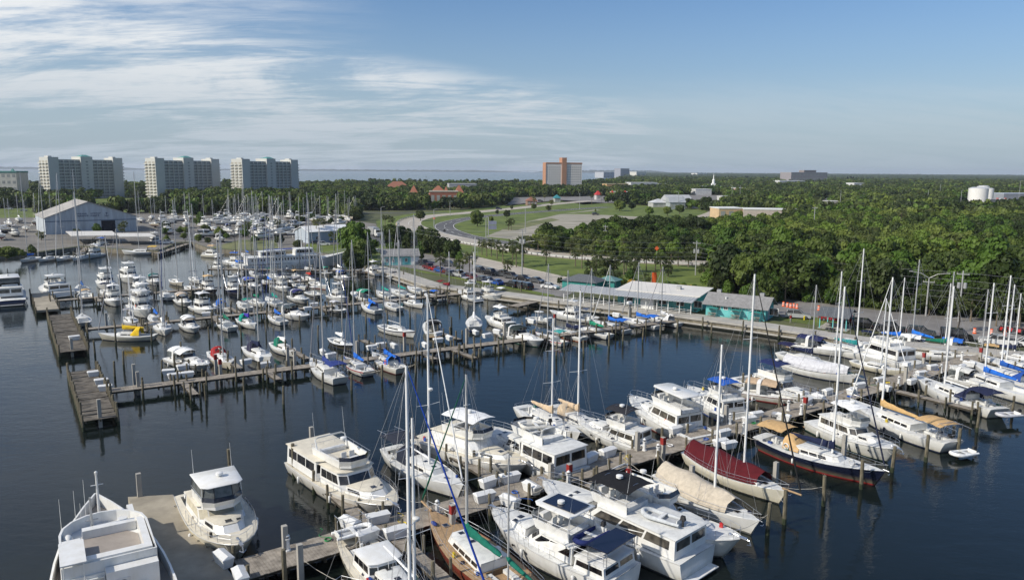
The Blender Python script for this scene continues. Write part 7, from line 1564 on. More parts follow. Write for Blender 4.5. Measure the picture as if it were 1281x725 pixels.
for x in (-4.6, 4.0): q = MB(); q.box(x, x + 1.0, -1.4, 1.4, .8, 4.4, tp=.1); q.build("cab" if x > 0 else "end_frame", colmat((.6, .05, .03), 'car'), t)
for x in (-3, 3): 
    for s in (1, -1): q = MB(); q.tube([(x, s * 1.1, .5), (x, s * 1.4, .5)], .5, 12); q.build("wheel", M['tyre'], t)
# causeway bridge
bp = W(600, 214.6, 0)
br = thing("causeway_bridge", "thin long causeway bridge on the bay horizon", "bridge", (-1500, 11800, 0)); q = MB(); q.box(0, 3400, 0, 12, 20, 24); q.build("deck", M['conc'], br)
for k in range(30): q = MB(); q.box(k * 115, k * 115 + 7, 1, 11, -1, 20); q.build("bridge_pier", M['conc'], br)
# channel marker in the bay
for x, yb, h in ((533, 225, 9),): p = W(x, yb, 0); t = MB(); t.tube([(0, 0, -1), (0, 0, h)], .4, 6); t.box(-1.2, 1.2, -.3, .3, h, h + 2); tag(t.build("channel_marker", M['pile'], loc=(p.x, p.y, 0)), "small dark channel marker standing in the bay", "channel marker")

# ------------------------------------------------------------------ vehicles
def car_parts(kind):
    """profile-based body; X forward"""
    if kind == 'sedan': L, Wd, prof, cab = 4.7, 1.82, [(-2.35, .45), (-2.3, .95), (-1.5, 1.02), (1.1, .98), (2.2, .80), (2.35, .45)], [(-1.75, 1.0), (-1.1, 1.44), (.1, 1.46), (1.0, .98)]
    elif kind == 'suv': L, Wd, prof, cab = 4.9, 1.95, [(-2.45, .5), (-2.4, 1.12), (-1.5, 1.15), (1.0, 1.12), (2.3, .98), (2.45, .5)], [(-2.3, 1.13), (-2.0, 1.76), (.2, 1.80), (1.05, 1.12)]
    elif kind == 'pickup': L, Wd, prof, cab = 5.7, 2.0, [(-2.85, .6), (-2.82, 1.15), (-.9, 1.16), (1.2, 1.16), (2.7, 1.02), (2.85, .55)], [(-.95, 1.15), (-.75, 1.82), (.8, 1.84), (1.45, 1.15)]
    else: L, Wd, prof, cab = 5.2, 2.0, [(-2.6, .5), (-2.6, 1.15), (-1, 1.2), (1.6, 1.15), (2.5, .9), (2.6, .5)], [(-2.58, 1.18), (-2.5, 2.05), (.9, 2.05), (1.8, 1.15)]
    return L, Wd, prof, cab
def make_car(kind, colr):
    L, Wd, prof, cab = car_parts(kind); w = Wd / 2; out = {}
    q = MB(); pr = [(prof[0][0], .32)] + prof + [(prof[-1][0], .32)]
    q.loft([[(x, s * (w - ins), z) for x, z in pr] for s, ins in ((-1, .10), (-1, 0), (1, 0), (1, .10))]) if False else None
    R_ = []
    for y, k in ((-w + .02, .0), (-w, 1), (w, 1), (w - .02, 0)):
        R_.append([(x * (.985 if k == 0 else 1), y * (1 if k else .97), z if k else max(.34, z - .06)) for x, z in pr])
    q = MB(); q.loft(R_); out['body'] = (q, 'c')
    wt = w * .80; q = MB(); b = [(cab[0][0], cab[0][1] - .02), (cab[1][0], cab[1][1]), (cab[2][0], cab[2][1]), (cab[3][0], cab[3][1] - .02)]
    vs = [(b[0][0], -w * .95, b[0][1]), (b[3][0], -w * .95, b[3][1]), (b[2][0], -wt, b[2][1]), (b[1][0], -wt, b[1][1])]; vs += [(x, -y, z) for x, y, z in vs]
    q.add(vs, [(0, 1, 2, 3), (7, 6, 5, 4), (1, 5, 6, 2), (0, 3, 7, 4)]); out['window_band'] = (q, 'g')
    q = MB(); q.box(b[1][0] - .02, b[2][0] + .02, -wt - .01, wt + .01, b[1][1] - .03, b[1][1] + .04, tp=.05)
    for s in (-1, 1):
        for (a0, a1) in ((0, 1), (3, 2)): q.tube([(b[a0][0], s * w * .95, b[a0][1]), (b[a1][0], s * wt, b[a1][1])], .05, 4)
        xm = (b[1][0] + b[2][0]) / 2; q.tube([(xm, s * w * .95, b[0][1]), (xm, s * wt, b[1][1])], .05, 4)
    out['roof'] = (q, 'c')
    if kind == 'pickup': q = MB(); q.box(prof[0][0] + .12, cab[0][0] - .05, -w + .14, w - .14, 1.17, 1.175); out['bed'] = (q, 'k')
    return L, Wd, out
CARS = {}
def car(kind, colr, px, py, ang, label, group, z=LAND, pos=None):
    key = (kind, colr); p = pos or W(px, py, LAND)
    names = {'sedan': 'parked_car', 'suv': 'parked_suv', 'pickup': 'pickup_truck', 'van': 'van'}; cats = {'sedan': 'car', 'suv': 'car', 'pickup': 'pickup truck', 'van': 'van'}
    if key in CARS:
        t = CARS[key]; r = dup(t, (p.x, p.y, z + .04), ang, label, group); return r
    t = thing(names[kind], label, cats[kind], (p.x, p.y, z + .04), ang, group); L, Wd, parts = make_car(kind, colr); w = Wd / 2
    for nm, (q, m) in parts.items(): q.build(nm, {'c': colmat(colr, 'car'), 'g': M['glass'], 'k': M['rubber']}[m], t, smooth=35 if nm == 'body' else None)
    for x in (-L * .31, L * .31):
        for s in (1, -1):
            q = MB(); q.tube([(0, -.11, 0), (0, .11, 0)], .34, 14); wh = q.build("wheel", M['tyre'], t, loc=(x, s * (w - .08), .34)); q = MB(); q.tube([(0, s * .10, 0), (0, s * .125, 0)], .20, 10); q.build("rim", M['rim'], wh)
    for s in (1, -1):
        q = MB(); q.box(L / 2 - .12, L / 2 + .01, s * w * .72 - .18, s * w * .72 + .18, .62, .78); q.build("headlight", colmat((.7, .7, .7)), t)
        q = MB(); q.box(-L / 2 - .01, -L / 2 + .1, s * w * .78 - .13, s * w * .78 + .13, .70, .92); q.build("tail_light", colmat((.35, .01, .01)), t)
    CARS[key] = t; return t
BK, DG, WHC, SIL, RDC, MRN, BLC, NVC = (.012, .012, .014), (.07, .075, .08), (.72, .72, .71), (.38, .39, .40), (.32, .01, .015), (.12, .008, .015), (.02, .08, .32), (.012, .02, .07)
names_c = {BK: "black", DG: "dark grey", WHC: "white", SIL: "silver", RDC: "red", MRN: "maroon", BLC: "blue", NVC: "navy"}
a1 = math.atan2(-NX.y, -NX.x)
row1 = [(531, 333, 'suv', BK), (537, 337.5, 'pickup', MRN), (544, 339.5, 'sedan', RDC), (551, 341.5, 'sedan', BLC), (558, 343, 'sedan', MRN), (565, 345.5, 'sedan', DG), (574, 347, 'pickup', SIL), (583, 349, 'sedan', NVC), (591, 350.5, 'suv', MRN), (604, 353, 'sedan', DG), (612, 355, 'sedan', NVC), (621, 357, 'sedan', BLC), (641, 360, 'suv', BK), (649, 361, 'suv', DG), (657, 362.5, 'suv', BK), (517, 331, 'pickup', SIL), (508, 329, 'suv', WHC)]
for i, (px, py, k, c) in enumerate(sorted(row1)): car(k, c, px, py - 1, a1 + random.uniform(-.05, .05) + (math.pi if random.random() < .3 else 0), "%s %s parked nose to the verge, %s in the row facing the seawall" % (names_c[c], 'pickup' if k == 'pickup' else 'car', ordn(i + 1)), "cars in the seawall parking row")
rdir = (W(655, 349, LAND) - W(601, 341, LAND)); ar = math.atan2(rdir.y, rdir.x)
for i, (px, py, k, c) in enumerate([(601, 341, 'suv', BK), (613, 343.5, 'pickup', BK), (629, 345.5, 'pickup', DG), (640, 348.5, 'suv', DG), (655, 350.5, 'sedan', BK), (672, 353.5, 'sedan', DG)]): car(k, c, px, py, ar + random.uniform(-.06, .06), "%s %s parked beside the frontage road, %s from the left of six" % (names_c[c], 'pickup' if k == 'pickup' else 'car', ordn(i + 1)), "cars beside the frontage road")
car('sedan', WHC, 688, 361, ar + .2, "white car parked by the veranda building's end", "cars near the veranda building")
car('suv', DG, 562, 333, ar + .5, "dark open jeep standing by the three palms", "cars near the three palms")
car('suv', SIL, 998, 398, -.35, "silver grey car parked behind the small teal building", "cars on the service lane"); car('suv', RDC, 1040, 401, -.3, "red car parked behind the pavilion", "cars on the service lane")
car('suv', MRN, 1062, 404, -.3, "maroon car parked just right of the pavilion", "cars on the service lane"); car('pickup', BK, 1112, 415, -.5, "black pickup on the service lane, first of the black ones", "cars on the service lane"); car('suv', BK, 1083, 410, -.5, "black car on the service lane right of the pavilion", "cars on the service lane"); car('suv', DG, 1152, 420, -.45, "dark grey car beyond the blue covered leaning mast", "cars on the service lane"); car('van', BK, 1196, 425, -.45, "large black van on the service lane", "cars on the service lane")
car('pickup', WHC, 1247, 431, -.5 + math.pi, "white pickup on the service lane near the right frame edge", "cars on the service lane"); car('sedan', WHC, 1288, 434, -.5, "white car cut by the right frame edge", "cars on the service lane")
for i, (px, py, k, c, an) in enumerate([(405, 307, 'suv', WHC, .2), (397, 305, 'sedan', NVC, .2), (443, 304, 'pickup', WHC, .5), (448, 306, 'suv', DG, .5), (455, 308, 'sedan', BK, .5), (459, 311, 'suv', DG, .5), (463, 313, 'sedan', RDC, .5), (469, 315, 'sedan', WHC, .6), (475, 316, 'sedan', WHC, .6)]): car(k, c, px, py, an, "%s car between the white roofed shed and the hut, %s from left" % (names_c[c], ordn(i + 1)), "cars in the yard by the shed")
for i, (px, py, k, c, an) in enumerate([(12, 262, 'sedan', WHC, .3), (30, 264, 'sedan', SIL, .3), (45, 263, 'suv', WHC, .2), (208, 305, 'pickup', WHC, .4)]): car(k, c, px, py, an, "%s vehicle near the boat shed, %s from the left" % (names_c[c], ordn(i + 1)), "cars near the boat shed")
for i, (px, py, k, c, an) in enumerate([(624, 262, 'suv', NVC, .1), (694, 251.5, 'sedan', WHC, .1), (664, 253, 'sedan', DG, .1), (745, 269, 'suv', DG, .2), (1198, 257, 'suv', NVC, .1), (1203, 258, 'van', NVC, .1), (676, 252, 'suv', BK, .1)]): car(k, c, px, py, an, "%s vehicle far off beyond the road bend, %s in order across the photo" % (names_c[c], ordn(i + 1)), "far vehicles beyond the road bend")
# semi truck
p = W(470, 296, LAND); tk = thing("semi_truck", "white cab lorry with grey trailer turning on the frontage road", "truck", (p.x, p.y, LAND + .06), -1.1)
q = MB(); q.box(-8, 1.2, -1.3, 1.3, 1.1, 4.0); q.build("trailer", M['lamp'], tk); q = MB(); q.box(1.6, 4.0, -1.2, 1.2, .6, 3.4, tp=.12); q.build("cab", M['gel'], tk); q = MB(); q.box(4.0, 5.4, -1.0, 1.0, .6, 1.9, tp=.1); q.build("bonnet", M['gel'], tk); q = MB(); q.box(3.85, 4.02, -.95, .95, 2.2, 3.1); q.build("windscreen", M['glass'], tk)
q = MB(); q.box(5.35, 5.45, -.6, .6, .8, 1.7); q.build("grille", M['rim'], tk)
for x in (-7, -5.8, 2.2, 4.7):
    for s in (1, -1): q = MB(); q.tube([(x, s * .9, .5), (x, s * 1.25, .5)], .5, 12); q.build("wheel", M['tyre'], tk)
# barrels
bar = [(980, 383), (985, 384), (989, 385), (993, 385), (997, 386), (1024, 388), (1219, 417), (1240, 418), (1257, 420)]
for i, (px, py) in enumerate(bar):
    p = W(px, py, LAND); t = thing("traffic_barrel", "orange and white traffic barrel by the service lane, %s from the left" % ordn(i + 1), "traffic barrel", (p.x, p.y, LAND + .04), 0, "orange traffic barrels by the service lane")
    q = MB(); q.lathe(0, 0, [(0, .34), (.1, .34), (.11, .29), (1.0, .24)], 12); q.build("barrel_body", M['orange'], t)
    for z in (.3, .65): q = MB(); q.lathe(0, 0, [(z, .286 - z * .02), (z + .14, .282 - z * .02)], 12); q.build("white_band", M['gel'], t)
for i, (px, py) in enumerate(((1258, 420), (1268, 421), (1276, 422))):
    p = W(px, py - 4, LAND); t = thing("small_tractor", "small red machine parked under the trees at the right, %s of three" % ordn(i + 1), "tractor", (p.x, p.y, LAND), .3 * i, "red machines under the trees"); q = MB(); q.box(-.9, .9, -.5, .5, .5, 1.1, tp=.1); q.build("hood", colmat((.45, .03, .03), 'car'), t); q = MB(); q.box(-.8, -.1, -.45, .45, 1.1, 1.25); q.build("seat", M['rubber'], t)
    for x, r_ in ((-.6, .55), (.7, .35)):
        for s in (1, -1): q = MB(); q.tube([(x, s * .5, r_), (x, s * .75, r_)], r_, 12); q.build("wheel", M['tyre'], t)
    q = MB(); q.tube([(-.8, .45, 1.1), (-.8, .45, 2.1), (-.8, -.45, 2.1), (-.8, -.45, 1.1)], .04, 4); q.build("roll_bar", M['rubber'], t)

# ------------------------------------------------------------------ poles, lamps, signs, guard rail, wires
def power_pole(px, py, yt, label, transformers=True, arm=None):
    p = W(px, py, LAND); ht = top_z(px, yt, p.x, p.y) - LAND; t = thing("power_pole", label, "power pole", (p.x, p.y, LAND), -.5); q = MB(); q.tube([(0, 0, 0), (0, 0, ht)], [.2, .13], 8); q.build("pole", M['lamp'], t)
    q = MB(); q.box(-1.1, 1.1, -.06, .06, ht - .8, ht - .65); q.build("crossarm", M['lamp'], t)
    for x in (-1, 0, 1): q = MB(); q.tube([(x, 0, ht - .65), (x, 0, ht - .4)], .06, 6); q.build("insulator", M['conc'], t)
    if transformers:
        for x in (-.55, .55): q = MB(); q.lathe(x, 0, [(ht - 3.6, .25), (ht - 3.5, .33), (ht - 2.5, .33), (ht - 2.4, .2)], 10); q.build("transformer", M['lamp'], t)
    if arm:
        for s in (1, -1): q = MB(); q.tube([(0, 0, arm), (s * 1.5, 0, arm + .9), (s * 3.4, 0, arm + 1.2)], .06, 5); q.box(s * 3.4 - .35, s * 3.4 + .35, -.12, .12, arm + 1.12, arm + 1.25); q.build("lamp_arm", M['lamp'], t)
    return p, ht
P1 = power_pole(653, 349, 288, "tall pole with two curved lamp arms over the car row", arm=9.5)
P2 = power_pole(870, 344, 301, "power pole with two transformers behind the veranda building")
P3 = power_pole(1199, 402, 338, "power pole with two transformers before the wood at the right", arm=None)
P4 = power_pole(1158, 395, 348, "lamp pole with two long curved arms at the wood's front", transformers=False, arm=8.0)
P5 = power_pole(757, 305, 281, "slim pole between the old parking lot and the trees", transformers=True)
P6 = power_pole(500, 312, 276, "dark slim pole rising beside the frontage road junction", transformers=False)
P7 = power_pole(1017, 298, 258, "slim grey lamp pole above the wood right of the strip building", transformers=False)
P0_ = power_pole(420, 296, 262, "slim power pole beyond the boatyard", transformers=False)
far_poles = [(477, 282, 259), (543, 284, 262), (563, 270, 252), (608, 297, 272), (657, 292, 262), (725, 262, 242), (848, 262, 240), (915, 256, 232), (925, 256, 232), (1050, 268, 238), (1160, 256, 238), (1175, 250, 230), (1201, 262, 238), (1273, 262, 226)]
for i, (px, py, yt) in enumerate(far_poles):
    p = W(px, py, LAND); ht = top_z(px, yt, p.x, p.y) - LAND; q = MB(); t = thing("lamp_post", "thin pale lamp post standing inland, %s from the left" % ordn(i + 1), "lamp post", (p.x, p.y, LAND), .4 * i, "thin lamp posts inland"); q.tube([(0, 0, 0), (0, 0, ht)], [.2, .12], 6); q.build("pole", M['lamp'], t); q = MB(); q.tube([(0, 0, ht - .1), (1.6, 0, ht + .2)], .07, 4); q.box(1.4, 2.2, -.15, .15, ht + .12, ht + .28); q.build("lamp_head", M['lamp'], t)
def wire(a, za, b, zb, label, n=12, sag=1.2, off=0):
    q = MB(); A_ = Vector((a.x, a.y, za)); B_ = Vector((b.x, b.y, zb)); pts = [A_.lerp(B_, i / n) - Vector((0, 0, sag * 4 * (i / n) * (1 - i / n))) for i in range(n + 1)]
    q.tube(pts, .022, 3, cap=False); tag(q.build("power_line", M['rubber'] if off else M['lamp']), label, "power line")
right_end = Vector((170, 90, 0)); g0 = W(430, 300, LAND)
k = 0
for dz in (-.4, -1.9, -3.2, -4.4, -5.6):
    k += 1; wire(P1[0], LAND + P1[1] + dz, P2[0], LAND + P2[1] + dz, "%s power line down from the top, between lamp pole and transformer pole" % ordn(k)); wire(P2[0], LAND + P2[1] + dz, P3[0], LAND + P3[1] + dz, "%s power line down, across the front of the wood" % ordn(k)); wire(P3[0], LAND + P3[1] + dz, right_end, LAND + P3[1] + dz + 1, "%s power line down, leaving the right pole out of frame" % ordn(k))
    if k < 4: wire(P6[0], LAND + P6[1] + dz, P1[0], LAND + P1[1] + dz, "%s power line down, above the frontage road" % ordn(k))
# guard rail along the highway
gr = thing("guard_rail", "white guard rail curving along the near side of the highway", "guard rail", (0, 0, LAND)); G_ = offset_line(HWY, -6.3)[4:]
q = MB(); q.loft([[(p.x, p.y, .45), (p.x, p.y, .85), (p.x + .08, p.y - .08, .85), (p.x + .08, p.y - .08, .45)] for p in G_[:46]]); q.build("rail", mat("rail_white", (.62, .62, .60), .6), gr)
q = MB(); q.box(-.1, .1, -.1, .1, 0, .8); o = q.build("post", M['darkwood'], gr, loc=(G_[0].x, G_[0].y, 0)); c = 0
for i in range(45):
    for u in (0, .5):
        if c < 90: p = G_[i].lerp(G_[i + 1], u); part_copy(o, (p.x + .1, p.y - .25, 0), gr); c += 1
# orange work signs and banner
for i, (px, pb, pt_, lab) in enumerate(((543, 278, 271, "orange diamond road work sign at the bend of the highway"), (821, 330, 307, "orange diamond road work sign before the tree belt"), (556, 293, 286, "dark backed road sign on the asphalt curve"))):
    p = W(px, pb, LAND); ht = top_z(px, pt_, p.x, p.y) - LAND; t = thing("road_sign", lab, "road sign", (p.x, p.y, LAND)); q = MB(); q.tube([(0, 0, 0), (0, 0, ht - .8)], .05, 5); q.build("post", M['lamp'], t); q = MB(); s = .75; q.add([(-s, -.06, ht - .9), (0, -.06, ht - .9 - s), (s, -.06, ht - .9), (0, -.06, ht - .9 + s), (-s, -.09, ht - .9), (0, -.09, ht - .9 - s), (s, -.09, ht - .9), (0, -.09, ht - .9 + s)], [(0, 1, 2, 3), (7, 6, 5, 4), (0, 4, 5, 1), (1, 5, 6, 2), (2, 6, 7, 3), (3, 7, 4, 0)]); q.build("sign_board", M['orange'] if i < 2 else M['rubber'], t)
p = W(611, 297, LAND); bb = thing("billboard", "small two panel billboard on a pole beside the asphalt curve", "billboard", (p.x, p.y, LAND), .2); q = MB(); q.tube([(0, 0, 0), (0, 0, 9)], .2, 6); q.build("pole", M['lamp'], bb)
for z in (3.6, 5.6): q = MB(); q.box(.2, 3.6, -.15, .15, z, z + 1.7); q.build("panel", colmat((.32, .33, .42), 'paint'), bb)
# orange flag over the veranda roof, yellow boom along the seawall
p = W(814, 372, LAND); t = thing("feather_flag", "bright orange feather flag behind the white roof", "flag", (p.x, p.y, LAND), .3); q = MB(); q.tube([(0, 0, 0), (.1, 0, 6.2)], .04, 5); q.build("pole", M['lamp'], t); q = MB(); q.sheet([[(x, .25 * math.sin(x * 2 + z * .6), z) for x in (.1, .5, 1.0, 1.5 - abs(z - 5) * .3)] for z in (3.6, 4.4, 5.2, 6.0)], .02); q.build("cloth", M['orange'], t)
ybp = [W(x, y, 0) for x, y in ((508, 349.5), (520, 353), (530, 356.5), (539, 360))]; q = MB(); q.tube([(p.x, p.y, .12) for p in ybp], .28, 6); tag(q.build("floating_boom", colmat((.75, .48, .02), 'canvas')), "yellow floating boom along the seawall by the parked cars", "boom")
p = W(989, 404, LAND); person("person", "small figure in a red top standing on the lawn by the small teal building", (p.x, p.y, LAND + .05), 2.0, top=(.35, .03, .03), bottom=(.4, .38, .35))
p = W(1006, 400, LAND); t = thing("fire_hydrant", "yellow hydrant on the lawn beside the service lane", "hydrant", (p.x, p.y, LAND + .04)); q = MB(); q.lathe(0, 0, [(0, .16), (.1, .13), (.6, .13), (.7, .15), (.8, .08)], 10); q.tube([(-.22, 0, .5), (.22, 0, .5)], .07, 6); q.build("hydrant_body", colmat((.7, .55, .02), 'paint'), t)
# fence posts / bollard pile caps along boardwalk edge
for i, (px, py) in enumerate([(700, 380), (745, 385), (790, 390), (835, 395), (880, 401), (930, 407), (975, 413), (1020, 419), (1070, 426)]):
    p = W(px, py, LAND); q = MB(); piling_mesh(q, 0, 0, LAND + random.uniform(.7, 1.1), .17, .04); tag(q.build("boardwalk_piling", [M['pile'], M['algae']], loc=(p.x - .2, p.y - .35, 0)), "stout piling against the boardwalk edge, %s from the veranda end" % ordn(i + 1), "piling", "pilings along the boardwalk edge")
# ------------------------------------------------------------------ vegetation
def quads_mesh(name, C, U, V, m):
    n = len(C); v = np.empty((n, 4, 3)); v[:, 0] = C - U - V; v[:, 1] = C + U - V; v[:, 2] = C + U + V; v[:, 3] = C - U + V
    me = bpy.data.meshes.new(name); me.vertices.add(n * 4); me.vertices.foreach_set("co", v.reshape(-1)); me.loops.add(n * 4); me.loops.foreach_set("vertex_index", np.arange(n * 4, dtype=np.int32))
    me.polygons.add(n); me.polygons.foreach_set("loop_start", np.arange(0, n * 4, 4, dtype=np.int32)); me.polygons.foreach_set("loop_total", np.full(n, 4, dtype=np.int32)); me.materials.append(m); me.update(calc_edges=True); return me
def crown_mesh(name, seed, nl, leaf, wide=1.0, m='leaf', nclump=26, low=.25, flat=1.0):
    """unit-ish crown, radius ~1 in xy, height 0..~1.5; leaf quads spread in clumps"""
    g = np.random.default_rng(seed); cl = []
    while len(cl) < nclump:
        p = g.uniform(-1, 1, 3); r = math.sqrt(p[0] ** 2 + p[1] ** 2 + p[2] ** 2)
        if .35 < r < 1 and p[2] > -.75: cl.append((p[0] * .72, p[1] * .72 * wide, .62 + p[2] * .50 * flat, g.uniform(.22, .40)))
    cl.append((0, 0, .62, .5)); cl = np.array(cl); wt = cl[:, 3] ** 2; idx = g.choice(len(cl), nl, p=wt / wt.sum()); d = g.normal(size=(nl, 3)); d /= np.linalg.norm(d, axis=1)[:, None]
    d[:, 2] = np.abs(d[:, 2]) * np.where(g.random(nl) < .78, 1, -1)
    rr = cl[idx, 3] * (0.72 + .33 * g.random(nl)); C = cl[idx, :3] + d * rr[:, None] * np.array([1, 1, .78])
    nrm = d + g.normal(size=(nl, 3)) * .45 + np.array([0, 0, .35]); nrm /= np.linalg.norm(nrm, axis=1)[:, None]
    a = np.cross(nrm, g.normal(size=(nl, 3))); a /= np.linalg.norm(a, axis=1)[:, None]; b = np.cross(nrm, a); s = leaf * g.uniform(.6, 1.3, nl)[:, None]
    return quads_mesh(name, C, a * s, b * s * .75, M[m])
def trunk_mesh(name, seed, th=.35):
    g = random.Random(seed); q = MB(); q.tube([(0, 0, -.1), (g.uniform(-.04, .04), g.uniform(-.04, .04), th), (g.uniform(-.08, .08), g.uniform(-.08, .08), .75)], [.05, .038, .015], 7)
    for k in range(5): a = k * 1.256 + g.uniform(-.4, .4); q.tube([(0, 0, th * g.uniform(.6, 1)), (.25 * math.cos(a), .25 * math.sin(a), th + .2), (.5 * math.cos(a), .5 * math.sin(a), .7)], [.025, .018, .008], 5)
    me = bpy.data.meshes.new(name); me.from_pydata(q.v, [], q.f); me.materials.append(M['trunk']); me.update(); return me
HI = [crown_mesh("crown", 10 + i, 3600, .055, m=['leaf', 'leaf', 'leafd', 'leafy', 'leaf', 'leafd', 'leafy'][i], wide=[1, .85, 1, 1.1, .95, 1, 1][i], nclump=[26, 20, 30, 24, 34, 22, 28][i]) for i in range(7)]
LO = [crown_mesh("crown", 40 + i, 520, .115, m=['leaf', 'leafd', 'leaf', 'leafd', 'leafy'][i], nclump=18) for i in range(5)]
TR = [trunk_mesh("trunk", i) for i in range(4)]
def mobj(name, me, parent=None):
    o = bpy.data.objects.new(name, me); COL.objects.link(o); o.parent = parent; return o
def palm_meshes(seed, m='palm'):
    g = np.random.default_rng(seed); C, U, V = [], [], []
    for i in range(46):
        a = g.uniform(0, 6.283); el = g.uniform(-.9, 1.25); L = g.uniform(1.5, 2.1); dirh = np.array([math.cos(a), math.sin(a), 0]); side = np.array([-math.sin(a), math.cos(a), 0])
        p = np.array([0, 0, 0.0]); dv = dirh * math.cos(el) + np.array([0, 0, math.sin(el)])
        stem_end = dv * L * .5
        for k in range(9):   # fan leaflets
            t = (k - 4) / 4; ld = dv * (1 - .45 * abs(t)) + side * t * .85 - np.array([0, 0, .35 * abs(t) + .25]); ld /= np.linalg.norm(ld); ln = L * .5 * (1 - .2 * abs(t))
            C.append(stem_end + ld * ln * .5); U.append(ld * ln * .5); w = np.cross(ld, g.normal(size=3)); w /= np.linalg.norm(w); V.append(w * .05)
        C.append(stem_end * .5); U.append(stem_end * .5); V.append(side * .02)
    return quads_mesh("crown", np.array(C), np.array(U), np.array(V), M[m])
PC = [palm_meshes(60 + i) for i in range(4)]
def palm_trunk(seed, h=1.0):
    g = random.Random(seed); q = MB(); pts = [(0, 0, -.2)]; x = y = 0
    for k in range(1, 6): x += g.uniform(-.10, .10); y += g.uniform(-.10, .10); pts.append((x, y, k / 5))
    q.tube(pts, [.22, .17, .155, .15, .15, .19], 8); me = bpy.data.meshes.new("trunk"); me.from_pydata(q.v, [], q.f); me.materials.append(M['bark']); me.update(); return me, (x, y)
PT = [palm_trunk(i) for i in range(4)]
def palm(px, py, yt, label, group):
    p = W(px, py, LAND); zt = top_z(px, yt, p.x, p.y) - LAND; ch = 1.9; h = max(2.2, zt - ch * .8); i = random.randrange(4)
    t = thing("palm_tree", label, "palm tree", (p.x, p.y, LAND), random.uniform(0, 6.28), group); tr = mobj("trunk", PT[i][0], t); tr.scale = (1, 1, h)
    c = mobj("crown", PC[random.randrange(4)], t); c.location = (PT[i][1][0], PT[i][1][1], h); s = random.uniform(.95, 1.2); c.scale = (s, s, s); c.rotation_euler = (0, 0, random.uniform(0, 6))
PG = []
for a in [(551, 346, 315), (574.5, 347, 323), (587.5, 347, 316), (634.5, 346, 324), (683, 331, 308), (728, 336, 308), (746, 344, 312), (720, 333, 310), (603, 319, 298), (609, 321, 299), (615, 321, 298), (622, 324, 300), (629, 330, 305), (646, 334, 306), (655, 333, 304), (641, 328, 300), (639.5, 288, 273), (636, 288, 275), (743, 285, 274),
          (783, 340, 315), (794, 341, 316), (808, 339, 314), (820, 338, 316), (826, 340, 318), (836, 346, 330), (848, 333, 314), (861, 334, 315), (880, 350, 328), (893, 356, 332), (905, 358, 330), (915, 361, 333), (928, 362, 336), (940, 366, 338), (953, 370, 340), (812, 358, 342), (771, 357, 343), (745, 356, 342), (1187, 398, 362), (1199, 415, 370), (1214, 402, 368), (1246, 408, 372), (1262, 405, 370), (1275, 409, 371),
          (396, 303, 273), (405, 302, 272), (418, 313, 291), (348, 292, 273), (311, 297, 277), (326, 296, 280), (52, 300, 289), (153, 297, 280), (156, 292, 276), (482, 287, 268), (489, 290, 270), (1125, 300, 262), (1128, 299, 264), (945, 262, 247), (932, 270, 250), (1022, 262, 246), (740, 256, 243), (752, 254, 241), (668, 262, 246), (681, 254, 243), (690, 262, 250)]: PG.append(a)
for k in range(60):
    px = random.uniform(720, 1275) if k > 22 else random.uniform(650, 900); yy = (316 + random.uniform(-4, 4)) if k <= 22 else random.uniform(352, 372) + (px - 900) * .085 if px > 890 else random.uniform(336, 350)
    PG.append((px, yy, yy - random.uniform(19, 30) * (yy - 210) / 140))
PG.sort()
for i, a in enumerate(PG): palm(a[0], a[1], a[2], "sabal palm with shaggy round head, %s palm from the left" % ordn(i + 1), "sabal palms on the shore land")
# point in polygon, vectorised
def inside(P, poly):
    x, y = P[:, 0], P[:, 1]; n = len(poly); r = np.zeros(len(P), bool); j = n - 1
    for i in range(n):
        xi, yi, xj, yj = poly[i][0], poly[i][1], poly[j][0], poly[j][1]
        c = ((yi > y) != (yj > y)) & (x < (xj - xi) * (y - yi) / ((yj - yi) + 1e-12) + xi); r ^= c; j = i
    return r
FOOT = []
for o in list(COL.objects):
    if o.parent is None and o.get("category") in ("building", "house", "office_block", "apartment block", "tower block", "shed", "hut", "steeple", "storage tank", "tank truck"):
        FOOT.append((o.location.x, o.location.y, {"apartment block": 48, "tower block": 30}.get(o["category"], 0), o))
bpy.context.view_layer.update()
def foot_poly(o, pad):
    mn = Vector((1e9, 1e9)); mx = Vector((-1e9, -1e9))
    for c in o.children:
        if c.type != 'MESH': continue
        for k in c.bound_box:
            p = c.matrix_local @ Vector(k); mn.x = min(mn.x, p.x); mn.y = min(mn.y, p.y); mx.x = max(mx.x, p.x); mx.y = max(mx.y, p.y)
    m = o.matrix_world; return [m @ Vector(v) for v in ((mn.x - pad, mn.y - pad, 0), (mx.x + pad, mn.y - pad, 0), (mx.x + pad, mx.y + pad, 0), (mn.x - pad, mx.y + pad, 0))]
for f in FOOT:
    fp = foot_poly(f[3], 4.0 if f[3].location.y < 700 else 7); EXC.append(fp); L = f[3].location
    if L.y > 300: dv = Vector((L.x, L.y, 0)).normalized() * min(60, L.y * .07); EXC.append([q_ - dv for q_ in fp])
def free(P):
    ok = inside(P, land_poly)
    for e in EXC:
        xs = [q[0] for q in e]; ys = [q[1] for q in e]; m = ok & (P[:, 0] > min(xs)) & (P[:, 0] < max(xs)) & (P[:, 1] > min(ys)) & (P[:, 1] < max(ys))
        if m.any(): k = np.where(m)[0]; ok[k[inside(P[k], e)]] = False
    return ok
